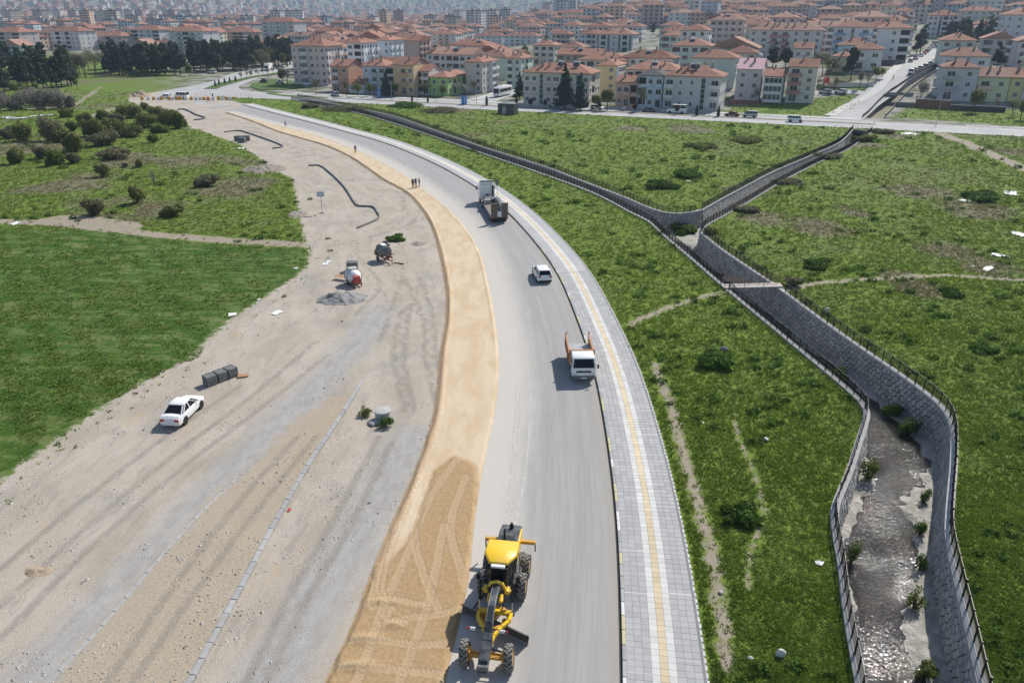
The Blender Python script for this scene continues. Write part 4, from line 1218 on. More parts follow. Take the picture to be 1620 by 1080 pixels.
# ------------------------------------------------------------------ motor grader
def grader():
    rear = Vector((-.38, 33.0, 0)); front = g(772, 1045)
    f = (front - rear).normalized()
    rz = math.atan2(-f.x, f.y)
    t = empty('motor_grader', (rear.x, rear.y, .002), rz, 'yellow and charcoal motor grader with its blade set across the sand edge', 'grader')
    for y in (-.80, .80):
        for x in (-1.06, 1.06): wheel(t, x, y, .67, .44, 'ochre', 15)
    for x in (-1.06, 1.06): wheel(t, x * 1.02, 5.75, .64, .40, 'ochre', 15, .05, .05)
    for sg in (-1, 1):
        m = MB(); m.prism([(-1.05, .42), (1.05, .42), (1.15, .62), (1.05, .86), (-1.05, .86), (-1.15, .62)], sg * .62, sg * .80, 'x'); m.build('tandem_case', M['charcoal'], t, .03)
    m = MB(); m.bb(-.45, .45, -2.5, 2.0, .75, 1.12); m.bb(-.7, .7, -.2, .2, .55, .8); m.build('rear_frame', M['charcoal'], t, .03)
    m = MB(); m.prism([(-2.62, 1.05), (.45, 1.05), (.45, 2.02), (-1.9, 1.98), (-2.55, 1.85)], -.62, .62, 'x'); m.build('engine_housing', M['yellow'], t, .05, seg=2)
    m = MB(); m.prism([(-2.66, 1.82), (-2.0, 2.02), (.40, 2.06), (.40, 2.16), (-1.95, 2.12), (-2.70, 1.92)], -.56, .56, 'x')
    m.bb(-.57, .57, -2.72, -2.62, 1.15, 1.9)
    hood = m.build('hood', M['charcoal'], t, .03)
    m = MB()
    for k in range(9): m.bb(-.34 + k * .085, -.30 + k * .085, -1.45, -.95, 2.12, 2.165)
    m.bb(-.4, .4, -.55, -.42, 2.13, 2.17); m.build('grille', M['black'], hood)
    m = MB(); m.cyl((.12, -.62, 2.1), (.12, -.62, 2.42), .13, n=14); m.cyl((.12, -.62, 2.42), (.12, -.62, 2.95), .06, n=12); m.tube([(.12, -.62, 2.93), (.12, -.70, 3.02), (.12, -.80, 3.05)], .06); m.build('exhaust_stack', M['black'], hood, 0, 40)
    m = MB(); m.cyl((-.05, -2.2, 2.05), (-.05, -2.2, 2.30), .12, n=14); m.cyl((-.05, -2.2, 2.30), (-.05, -2.2, 2.42), .07, n=12); m.build('air_intake', M['black'], hood, 0, 40)
    m = MB(); m.bb(-1.45, 1.45, -2.15, -1.93, 1.22, 1.42); m.build('rear_beam', M['ochre'], t, .02)
    for sg in (-1, 1):
        m = MB(); m.bb(sg * 1.42 - .03, sg * 1.42 + .03, -2.08, -2.0, .72, 1.25); m.build('marker_arm', M['black'], t)
        m = MB(); m.prism([(-1.5, .95), (1.1, .95), (1.1, 1.05), (-1.5, 1.05)], sg * .62, sg * .92, 'x'); m.build('step_board', M['charcoal'], t)
    # cab
    zt, zb = 3.10, 1.20
    base = [(-.62, .45), (.62, .45), (.62, 1.55), (.42, 2.10), (-.42, 2.10), (-.62, 1.55)]
    topp = [(-.76, .50), (.76, .50), (.76, 1.55), (.44, 2.02), (-.44, 2.02), (-.76, 1.55)]
    m = MB(); m.add([(x, y, zb + .05) for x, y in base] + [(x * .99, y, zt - .04) for x, y in topp], [(i, (i + 1) % 6, 6 + (i + 1) % 6, 6 + i) for i in range(6)] + [(5, 4, 3, 2, 1, 0), (6, 7, 8, 9, 10, 11)])
    cab = m.build('cab_glass', M['glass'], t)
    for (a, b) in zip(base, topp):
        m = MB(); m.bar((a[0] * 1.01, a[1], zb), (b[0] * 1.0, b[1], zt), .09, .09); m.build('pillar', M['charcoal'], cab)
    m = MB(); m.loft([[(x * 1.02, y + (.03 if y > 1 else -.03), z) for x, y in base] for z in (.95, 1.75)]); m.build('cab_base', M['charcoal'], t, .03)
    m = MB(); r = [(-.84, .36), (.84, .36), (.86, 1.45), (.48, 2.18), (-.48, 2.18), (-.86, 1.45)]
    m.loft([[(x, y, zt) for x, y in r], [(x * .985, y * 1.0, zt + .10) for x, y in r], [(x * .90, y * .97 + .04, zt + .15) for x, y in r]]); m.build('cab_roof', M['yellow'], t, .02, 30)
    m = MB(); m.bb(-.36, .36, 2.19, 2.42, zt - .04, zt + .07); m.build('light_visor', M['white'], t, .02)
    m = MB()
    for x in (-.45, -.2, .2, .45): m.box((x, 2.30, zt - .14), (.16, .12, .12))
    m.bb(-.6, .6, 2.12, 2.2, zt - .22, zt - .05)
    m.build('work_lamps', M['black'], t)
    m = MB(); m.bb(-.55, .55, 2.12, 2.22, 1.05, 1.75); m.build('front_console', M['navy'], t, .05)
    for sg in (-1, 1):
        m = MB(); m.tube([(sg * .6, 2.0, 2.75), (sg * .95, 2.25, 2.70), (sg * 1.02, 2.28, 2.45)], .02, 6); ms = m.build('mirror_arm', M['black'], t)
        m = MB(); m.box((sg * 1.02, 2.28, 2.30), (.24, .06, .36)); m.build('mirror', M['black'], ms, .02)
        m = MB(); m.tube([(sg * .85, .4, 1.0), (sg * .88, .4, 1.9), (sg * .80, .5, 2.6)], .02, 6); m.build('grab_rail', M['black'], t)
    # front frame
    path = [(1.9, 1.62), (2.5, 2.06), (3.2, 2.22), (4.3, 2.18), (5.0, 1.80), (5.35, 1.42), (6.2, 1.25), (6.75, 1.05)]
    hw = [.28, .19, .15, .15, .17, .23, .25, .24]; hh = [.32, .24, .20, .20, .22, .26, .26, .24]
    m = MB(); m.loft([[(-w, y, z - h), (w, y, z - h), (w, y, z + h), (-w, y, z + h)] for (y, z), w, h in zip(path, hw, hh)]); fr = m.build('front_frame', M['charcoal'], t, .03)
    m = MB()
    for a, b in zip(path[1:5], path[2:6]):
        for sg in (-1, 1): m.bar((sg * .16, a[0], a[1] + .20), (sg * .16, b[0], b[1] + .20), .025, .02)
    m.build('frame_edge', M['tarpaint'], fr)
    m = MB(); m.bb(-.26, .26, 6.72, 7.0, .62, 1.16); m.bb(-.2, .2, 6.98, 7.08, .68, .9); m.build('push_block', M['dkgrey'], fr, .03)
    m = MB(); m.tube([(-.95, 5.45, 1.98), (0, 5.4, 2.0), (.95, 5.45, 1.98)], .025, 6); bar = m.build('lamp_bar', M['black'], fr)
    for sg in (-1, 1):
        m = MB(); m.box((sg * .72, 5.5, 1.98), (.26, .12, .15)); m.build('headlamp', M['lampclear'], bar, .02)
        m = MB(); m.box((sg * .95, 5.5, 1.98), (.10, .08, .12)); m.build('marker_lamp', M['lampred'], bar, .01)
    # saddle with lift cylinders
    m = MB()
    m.tube([(-.75, 2.75, 1.95), (-.42, 2.75, 2.1), (-.28, 2.75, 2.42), (0, 2.75, 2.52), (.28, 2.75, 2.42), (.42, 2.75, 2.1), (.75, 2.75, 1.95)], .085, 10)
    for sg in (-1, 1): m.cyl((sg * .55, 2.6, 2.03), (sg * .55, 2.95, 2.03), .13, n=12); m.cyl((sg * .3, 3.0, 1.9), (sg * .3, 3.4, 1.8), .11, n=12)
    sad = m.build('saddle', M['yellow'], t, 0, 40)
    for sg in (-1, 1):
        m = MB(); m.cyl((sg * .80, 2.78, 2.65), (sg * .84, 3.05, 1.55), .055, n=10); cy = m.build('lift_cylinder', M['black'], sad, 0, 40)
        m = MB(); m.cyl((sg * .84, 3.05, 1.55), (sg * .86, 3.25, 1.05), .03, n=8); m.build('piston_rod', M['chrome'], cy, 0, 40)
        m = MB(); m.box((sg * .86, 3.28, 1.02), (.26, .26, .16)); m.build('cylinder_foot', M['grease'], cy, .03)
    m = MB(); m.cyl((.35, 2.8, 2.2), (1.15, 3.2, 1.0), .05, n=10); m.build('side_shift_cylinder', M['black'], sad, 0, 40)
    # drawbar and circle
    m = MB()
    m.loft([[(-.16, 6.1, .92), (.16, 6.1, .92), (.16, 6.1, 1.08), (-.16, 6.1, 1.08)], [(-.14, 5.4, .92), (.14, 5.4, .92), (.14, 5.4, 1.10), (-.14, 5.4, 1.10)]])
    for sg in (-1, 1):
        pts = [(sg * .08, 5.6, 1.0), (sg * .20, 4.9, 1.04), (sg * .48, 4.3, 1.06), (sg * .78, 3.85, 1.05), (sg * .84, 3.3, 1.02)]
        for a, b in zip(pts[:-1], pts[1:]): m.bar(a, b, .18, .20)
    m.bb(-.85, .85, 3.12, 3.42, .94, 1.12)
    m.build('drawbar', M['yellow'], t, .03)
    m = MB(); m.lathe((0, 3.45, .72), (0, 0, 1), [(0, .62), (0, .80), (.16, .80), (.16, .62), (0, .62)], 32, 0, False); m.cyl((0, 3.45, .86), (0, 3.45, 1.0), .16, n=14); cir = m.build('blade_circle', M['ochre'], t, 0, 40)
    m = MB(); m.box((.2, 3.75, 1.02), (.34, .34, .28)); m.cyl((.2, 3.75, 1.1), (.2, 3.75, 1.35), .10, n=12); m.build('circle_motor', M['grease'], cir, .02)
    ba = math.atan2(-.74, 1.0)
    bd = Vector((math.cos(R(-24)), math.sin(R(-24)), 0)); bn = Vector((-bd.y, bd.x, 0)); bc = Vector((.05, 3.40, 0))
    prof = [(-.02, .03), (.02, .14), (-.05, .30), (-.06, .46), (.02, .62), (.14, .72)]
    secs = []
    for sgn in (-2.02, 2.02):
        c0 = bc + bd * sgn
        outl = [c0 + bn * a + Vector((0, 0, z)) for a, z in prof] + [c0 + bn * (a - .05) + Vector((0, 0, z)) for a, z in prof[::-1]]
        secs.append(outl)
    m = MB(); m.loft(secs); bl_ = m.build('blade', M['blade'], t)
    m = MB(); m.bar(bc + bd * -2.03 + bn * .01 + Vector((0, 0, .06)), bc + bd * 2.03 + bn * .01 + Vector((0, 0, .06)), .03, .16); m.build('cutting_edge', M['tarpaint'], bl_)
    for q in (-.55, .55):
        m = MB(); p = bc + bd * q - bn * .12; m.bar(p + Vector((0, 0, .80)), p + Vector((0, 0, .22)), .16, .22); m.bar(p + Vector((0, 0, .78)), Vector((q, 3.45, .78)), .14, .14); m.build('blade_arm', M['ochre'], cir, .02)
    # front axle
    m = MB()
    for y in (5.62, 5.88): m.bar((-.88, y, .62), (.88, y, .62), .10, .14)
    m.bb(-.2, .2, 5.55, 5.95, .55, .95)
    for sg in (-1, 1): m.bb(sg * .80 - .07, sg * .80 + .07, 5.55, 5.95, .42, .92); m.cyl((sg * .7, 5.75, .66), (sg * 1.0, 5.75, .66), .14, n=12)
    ax = m.build('front_axle', M['ochre'], t, .02)
    m = MB(); m.bar((-.8, 5.98, .85), (.8, 5.98, .85), .05, .05); m.build('tie_rod', M['ochre'], ax)
    m = MB(); m.cyl((-.1, 5.5, .82), (-.7, 5.6, .80), .05, n=8); m.build('lean_cylinder', M['black'], ax, 0, 40)
    for k, pts in enumerate([[(.5, 2.1, 1.3), (.55, 2.5, 1.5), (.4, 2.9, 1.75), (.35, 3.3, 1.5)], [(-.5, 2.1, 1.3), (-.6, 2.5, 1.4), (-.45, 3.0, 1.6), (-.3, 3.5, 1.2)], [(.2, 2.15, 1.5), (.3, 2.6, 1.8), (.25, 3.6, 1.75), (.2, 3.75, 1.2)]]):
        m = MB(); m.tube(pts, .022, 6); m.build('hose', M['black'], t)
    return t
grader()

# ------------------------------------------------------------------ cars
def car_meshes(style, L, W, Hh, mat):
    h = W / 2
    if style == 'sedan':
        st = [(-.5, .34, .62, .80), (-.485, .26, .80, .90), (-.44, .22, .93, .96), (-.27, .20, .96, 1), (0, .20, .94, 1), (.20, .20, .92, 1), (.36, .22, .86, .98), (.45, .24, .76, .93), (.49, .30, .64, .84), (.5, .36, .56, .78)]
        gh = (-.36, -.205, .085, .255)
    elif style == 'suv':
        st = [(-.5, .40, .80, .84), (-.485, .30, .98, .93), (-.44, .26, 1.04, .98), (-.25, .24, 1.05, 1), (0, .24, 1.03, 1), (.20, .24, 1.02, 1), (.37, .26, .98, .98), (.45, .28, .88, .93), (.49, .34, .74, .84), (.5, .42, .64, .78)]
        gh = (-.485, -.40, .08, .26)
    elif style == 'van':
        st = [(-.5, .40, 1.05, .92), (-.49, .30, 1.16, .97), (-.4, .26, 1.18, 1), (0, .26, 1.16, 1), (.2, .26, 1.12, 1), (.36, .28, 1.02, .98), (.45, .30, .88, .94), (.49, .36, .72, .88), (.5, .42, .64, .82)]
        gh = (-.495, -.475, .20, .36)
        st = [(a_, b_, c_ * max(1, Hh / 1.85) if a_ < .3 else c_ * max(1, Hh / 2.1), d_) for a_, b_, c_, d_ in st]
    else:   # hatchback
        st = [(-.5, .36, .74, .84), (-.485, .28, .90, .92), (-.44, .22, .95, .97), (-.25, .20, .96, 1), (0, .20, .94, 1), (.20, .20, .92, 1), (.36, .22, .86, .98), (.45, .24, .76, .93), (.49, .30, .64, .84), (.5, .36, .56, .78)]
        gh = (-.48, -.36, .085, .265)
    zb = lambda f: float(np.interp(f, [s[0] for s in st], [s[2] for s in st]))
    wv = lambda f: float(np.interp(f, [s[0] for s in st], [s[3] for s in st])) * h
    secs = []
    for f, z0, z1, w in st:
        w *= h; zm = (z0 + z1) / 2
        half = [(w * .90, z0), (w * .985, z0 + .10), (w, zm + .02), (w * .985, z1 - .12), (w * .93, z1 - .02), (w * .60, z1 + .015), (0, z1 + .03)]
        ringp = [(x, f * L, z) for x, z in half] + [(-x, f * L, z) for x, z in half[::-1][1:]]
        secs.append(ringp)
    m = MB(); m.loft(secs)
    body = m.mesh('body', mat, 0, 28)
    r0, r1, r2, r3 = gh
    zt = Hh
    def ringat(t):
        ys = [r0 + (r1 - r0) * t, -.1 if False else None]
        y0 = r0 + (r1 - r0) * t; y3 = r3 + (r2 - r3) * t
        w0 = wv(0) * .93 * (1 - t) + wv(0) * .74 * t
        if style == 'van': w0 = wv(0) * .95 * (1 - t) + wv(0) * .86 * t
        z = lambda f: zb(f) * (1 - t) + (zt - .03) * t
        a = [(-w0 * .92, y0 * L, z(r0)), (w0 * .92, y0 * L, z(r0)), (w0, (y0 + .06) * L, z(r0 + .06)), (w0, (y3 - .08) * L, z(r3 - .08)), (w0 * .90, y3 * L, z(r3)), (-w0 * .90, y3 * L, z(r3)), (-w0, (y3 - .08) * L, z(r3 - .08)), (-w0, (y0 + .06) * L, z(r0 + .06))]
        return a
    A, B = ringat(0), ringat(1)
    m = MB(); m.loft([A, B]); glass = m.mesh('windows', M['glass'])
    cx = [(x * .97, y, zt - .045) for x, y, z in B]
    m = MB(); m.loft([[(x * 1.02, y * 1.0, z - .05) for x, y, z in B], [(x * 1.0, y, zt - .01) for x, y, z in B], [(x * .82, y * .93 + (B[0][1] + B[4][1]) * .035, zt + .035) for x, y, z in B]]); roof = m.mesh('roof', mat, 0, 50)
    pil = []
    def pl(a, b, w, up=(0, 0, 1)):
        m = MB(); m.bar(a, b, w, .05, up=up); pil.append(m.mesh('pillar', mat))
    for i in range(8):
        a, b = Vector(A[i]), Vector(B[i]); pl(a * 1.005, (b[0] * 1.01, b[1], b[2]), .075)
    for sg in (-1, 1):
        for fr in ((.46,) if style != 'van' else (.34, .66)):
            a = Vector(A[2]).lerp(Vector(A[3]), fr); b = Vector(B[2]).lerp(Vector(B[3]), fr); a.x *= sg * 1.005; b.x *= sg * 1.01; pl(a, b, .09, (1, 0, 0))
    return body, glass, roof, pil, zb, wv
_cars = {}
def car(label, style, loc, rz, mat='white', L=4.3, W=1.72, Hh=1.42, cat='car', group=None, name='car'):
    key = (style, mat, L, W, Hh)
    if key in _cars:
        t = copy_tree(_cars[key]); t.location = loc; t.rotation_euler = (0, 0, rz)
        for k in ('label', 'category', 'group'):
            if k in t: del t[k]
        return tag(t, label, cat, group)
    body, glass, roof, pil, zb, wv = car_meshes(style, L, W, Hh, M[mat])
    t = empty(name, loc, rz, label, cat, group)
    b = link('body', body, t); w = link('windows', glass, t); link('roof', roof, t); [link('pillar', q_, w) for q_ in pil]
    r = .31 if style in ('sedan', 'hatchback') else .34
    for y in (-.29 * L, .31 * L):
        for x in (-1, 1):
            m = MB(); m.cyl((x * (W / 2 - .30), y, r), (x * (W / 2 + .004), y, r), r * 1.14, n=20); m.build('wheel_arch', M['black'], b)
            wheel(t, x * (W / 2 - .09), y, r, .20, 'silver')
    for x in (-1, 1):
        m = MB(); m.box((x * (W / 2 - .26), -.492 * L, zb(-.47) - .16), (.34, .10, .17)); m.build('tail_lamp', M['lampred'], b, .02)
        m = MB(); m.box((x * (W / 2 - .28), .472 * L, zb(.47) - .10), (.34, .16, .14)); m.build('headlamp', M['lampclear'], b, .03)
        m = MB(); m.box((x * (W / 2 + .08), .18 * L, zb(.2) + .06), (.18, .10, .13)); m.build('mirror', M['black'] if style == 'suv' else M[mat], t, .03)
    m = MB(); m.box((0, -.497 * L, zb(-.48) - .22), (.5, .04, .12)); m.build('number_plate', M['plate'], b)
    m = MB(); m.box((0, -.492 * L, .36), (W * .80, .10, .16)); m.box((0, .488 * L, .36), (W * .78, .10, .16)); m.build('bumper', M['black'] if style in ('suv', 'van') else M[mat], b, .03)
    _cars[key] = t
    return t
def heading(a, b):
    d = Vector(b) - Vector(a); return math.atan2(-d.x, d.y)
# white sedan in the gravel lot and the small SUV on the road
a, b = g(276, 676), g(304, 648)
car('white saloon car parked on the gravel near the stacked kerb stones', 'sedan', ((a + b) / 2).to_3d() + Vector((-.1, .4, .05)), heading(a, b), 'white', 4.2, 1.66, 1.40)
p = g(858, 447); x, y, ang = p.x, p.y, 0
i = int(np.argmin(np.hypot(KERB[:, 0] - p.x - 2, KERB[:, 1] - p.y)))
tn = KERB[i + 2] - KERB[i - 2]; HR = math.atan2(-tn[0], tn[1])
car('white compact crossover driving away on the carriageway', 'suv', (p.x, p.y + 1.6, .0), HR + .04, 'white', 4.15, 1.78, 1.50)

# ------------------------------------------------------------------ tipper truck
def tipper():
    p = g(923, 606)
    i = int(np.argmin(np.hypot(KERB[:, 0] - p.x, KERB[:, 1] - p.y - 3))); tn = KERB[i - 2] - KERB[i + 2]
    d = Vector((tn[0], tn[1], 0)).normalized()
    c = Vector((p.x, p.y, 0)) - d * 3.0
    t = empty('tipper_truck', c, math.atan2(-d.x, d.y), 'white cab tipper lorry with open orange body parked at the kerb', 'truck')
    m = MB(); m.bb(-.42, .42, -2.9, 2.6, .55, .78); m.bb(-.9, .9, -1.9, -1.5, .5, .75); m.build('chassis', M['black'], t)
    for x in (-.86, .86): wheel(t, x, 1.95, .38, .24, 'silver')
    for x in (-.80, .80): wheel(t, x, -1.7, .38, .42, 'silver')
    # cab
    side = [(1.20, .62), (3.00, .62), (3.02, 1.10), (2.92, 1.42), (2.62, 2.12), (2.45, 2.22), (1.22, 2.22)]
    m = MB(); m.loft([[(x * (1.0 if z < 1.5 else .93), y, z) for y, z in side] for x in (-1.0, 1.0)]); cab = m.build('cab', M['white'], t, .05, 40, seg=2)
    m = MB(); m.add([(-.90, 2.955, 1.40), (.90, 2.955, 1.40), (.80, 2.665, 2.08), (-.80, 2.665, 2.08)], [(0, 1, 2, 3)]); m.build('windscreen', M['glass'], cab)
    for sg in (-1, 1):
        m = MB(); m.add([(sg * .992, 1.75, 1.45), (sg * .988, 2.80, 1.45), (sg * .945, 2.52, 2.05), (sg * .945, 1.75, 2.05)], [(0, 1, 2, 3)]); m.build('side_window', M['glass'], cab)
        m = MB(); m.box((sg * .72, 3.03, .86), (.34, .06, .18)); m.build('headlamp', M['lampclear'], cab, .02)
        m = MB(); m.tube([(sg * .97, 2.85, 1.65), (sg * 1.17, 3.0, 1.68), (sg * 1.18, 3.0, 1.5)], .02, 6); ma = m.build('mirror_arm', M['black'], cab)
        m = MB(); m.box((sg * 1.18, 3.0, 1.55), (.16, .07, .36)); m.build('mirror', M['black'], ma, .02)
        m = MB(); m.box((sg * .92, 1.95, .62), (.20, .95, .10)); m.build('mudguard', M['black'], t, .02)
    m = MB(); m.bb(-.62, .62, 3.01, 3.035, 1.0, 1.16); m.build('grille', M['black'], cab)
    m = MB(); m.bb(-1.0, 1.0, 2.96, 3.10, .42, .70); m.build('bumper', M['dkgrey'], cab, .03)
    m = MB(); m.bb(-.26, .26, 3.10, 3.115, .48, .60); m.build('number_plate', M['plate'], cab)
    m = MB()
    for k in (-1, 1): m.bar((0, 3.04, 1.08), (k * .06, 3.04, 1.05), .05, .02)
    m.bar((0, 3.04, 1.08), (0, 3.04, 1.14), .05, .02); m.build('badge', M['chrome'], cab)
    # body
    bd = tag(link('tipper_body', (lambda q: (q.bb(-1.05, 1.05, -2.95, 1.05, .95, 1.06), q.mesh('tipper_body', M['tarpaint'], .01))[1])(MB()), t))
    m = MB(); m.bb(-1.08, 1.08, 1.02, 1.12, .95, 2.15); m.bb(-1.1, 1.1, .98, 1.18, 2.10, 2.26); m.build('headboard', M['orange'], bd, .02)
    for sg in (-1, 1):
        m = MB(); m.bb(sg * 1.05 - .04, sg * 1.05 + .04, -2.95, 1.0, 1.0, 1.92); m.bb(sg * 1.05 - .07, sg * 1.05 + .07, -2.95, 1.0, 1.86, 1.96); sw = m.build('side_wall', M['orange'], bd)
        for y in np.linspace(-2.8, .8, 6):
            m = MB(); m.bb(sg * 1.09 - .035 if sg > 0 else sg * 1.12 - .035, sg * 1.12 + .035 if sg > 0 else sg * 1.09 + .035, y - .05, y + .05, .9, 1.90); m.build('rib', M['orange'], sw)
        m = MB(); m.bb(sg * 1.05 - .05, sg * 1.05 + .05, -3.02, -2.90, .95, 2.20); m.bar((sg * 1.05, -2.95, 2.16), (sg * .92, -2.95, 2.24), .07); m.build('rear_post', M['orange'], bd)
    return t
tipper()

# ------------------------------------------------------------------ low loader
def lowloader():
    r_, f_ = g(791, 354), g(771, 322)
    d = (f_ - r_).normalized()
    t = empty('low_loader', r_ + d * .2, math.atan2(-d.x, d.y), 'white tractor lorry pulling a low-loader trailer with ramps folded upright', 'truck')
    k = (f_ - r_).length - .4
    m = MB(); m.bb(-.42, .42, k - 5.2, k + 2.2, .62, .92); m.build('tractor_chassis', M['black'], t)
    side = [(k, .75), (k + 2.25, .75), (k + 2.3, 1.7), (k + 2.15, 2.9), (k + 1.9, 3.1), (k, 3.1)]
    m = MB(); m.loft([[(x * (1 if z < 2.5 else .95), y, z) for y, z in side] for x in (-1.22, 1.22)]); cab = m.build('cab', M['white'], t, .06, 40, seg=2)
    m = MB(); m.prism([(k + .25, 3.1), (k + 2.0, 3.1), (k + 1.2, 3.62), (k + .25, 3.72)], -1.1, 1.1, 'x'); m.build('roof_deflector', M['white'], cab, .05)
    m = MB(); m.bb(-1.12, 1.12, k + .2, k + .36, 3.52, 3.74); m.build('deflector_edge', M['dkgrey'], cab)
    m = MB(); m.add([(-1.05, k + 2.29, 1.8), (1.05, k + 2.29, 1.8), (.98, k + 2.17, 2.82), (-.98, k + 2.17, 2.82)], [(0, 1, 2, 3)]); m.build('windscreen', M['glass'], cab)
    m = MB(); m.cyl((.85, k - .25, .9), (.85, k - .25, 2.75), .13, n=12); m.tube([(.85, k - .25, 2.7), (.85, k - .2, 2.9), (.9, k + .1, 3.0)], .12); m.build('air_stack', M['black'], t, 0, 40)
    for sg in (-1, 1):
        m = MB(); m.tube([(sg * 1.2, k + 2.0, 2.5), (sg * 1.5, k + 2.2, 2.5)], .03, 6); ma = m.build('mirror_arm', M['black'], cab)
        m = MB(); m.box((sg * 1.5, k + 2.2, 2.2), (.2, .1, .6)); m.build('mirror', M['black'], ma, .02)
        for y in (k + 1.5,): wheel(t, sg * 1.03, y, .50, .30, 'silver')
        wheel(t, sg * .95, k - 2.2, .50, .55, 'silver')
        for y in (1.3, 2.55): wheel(t, sg * .95, y, .42, .5, 'dkgrey')
        m = MB(); m.bb(sg * .95 - .3, sg * .95 + .3, k - 2.9, k - 1.5, 1.08, 1.14); m.build('mudguard', M['dkgrey'], t, .02)
    m = MB()
    for q in range(6): m.tube([(random.uniform(-.6, .6), k - .1, 1.6), (random.uniform(-.6, .6), k - .7, 1.2), (random.uniform(-.4, .4), k - 1.3, 1.3)], .04, 6)
    m.box((0, k - 1.0, 1.1), (1.2, .9, .4)); m.build('air_lines', M['navy'], t)
    # trailer
    m = MB(); m.bb(-.7, .7, k - 3.6, k - .9, 1.2, 1.5); m.loft([[(-1.1, k - 3.6, 1.0), (1.1, k - 3.6, 1.0), (1.1, k - 3.6, 1.55), (-1.1, k - 3.6, 1.55)], [(-.8, k - 2.6, 1.2), (.8, k - 2.6, 1.2), (.8, k - 2.6, 1.52), (-.8, k - 2.6, 1.52)]]); tr = m.build('gooseneck', M['dkgrey'], t, .02)
    m = MB(); m.bb(-1.25, 1.25, .4, k - 3.55, .86, 1.02); m.bb(-1.27, -1.15, .4, k - 3.55, .70, 1.06); m.bb(1.15, 1.27, .4, k - 3.55, .70, 1.06); m.bb(-1.2, 1.2, k - 3.7, k - 3.5, .8, 1.6)
    bed = m.build('trailer_bed', M['dkgrey'], t, .02)
    M['planks'] = vary('dusty_planks', (.25, .22, .19), .3, 3, 20)
    for x in np.linspace(-1.0, 1.0, 7):
        m = MB(); m.bb(x - .15, x + .15, .6, k - 3.8, 1.02, 1.05); m.build('plank', M['planks'], bed)
    m = MB(); m.bb(.55, 1.22, 2.0, k - 3.7, 1.06, 1.75); m.prism([(2.0, 1.75), (k - 3.7, 1.75), (k - 4.4, 2.05), (2.6, 2.0)], .6, 1.2, 'x'); m.build('side_locker', M['dkgrey'], bed, .05)
    m = MB(); m.bb(-1.1, -.1, k - 4.6, k - 3.75, 1.06, 1.7); m.build('winch_box', M['tarpaint'], bed, .03)
    for sg in (-1, 1):
        rp = MB(); rp.bb(sg * .78 - .46, sg * .78 + .46, .22, .30, .75, 3.0)
        ro = rp.build('ramp', M['rust'], t)
        for z in np.linspace(.85, 2.95, 12):
            m = MB(); m.bb(sg * .78 - .46, sg * .78 + .46, .12, .22, z - .035, z + .035); m.build('ramp_rung', M['planks'], ro)
        for x in (-.44, .44):
            m = MB(); m.bb(sg * .78 + x - .04, sg * .78 + x + .04, .12, .34, .75, 3.02); m.build('ramp_rail', M['planks'], ro)
        m = MB(); m.box((sg * 1.05, .10, .68), (.3, .08, .14)); m.build('tail_lamp', M['lampred'], t)
    m = MB(); m.bb(-.28, .28, .10, .16, .95, 1.75); m.build('warning_board', M['plate'], t)
    m = MB(); m.bb(-1.2, 1.2, .15, .4, .55, .85); m.build('rear_beam', M['black'], t)
lowloader()
print('vehicles', round(time.time() - T0, 1))
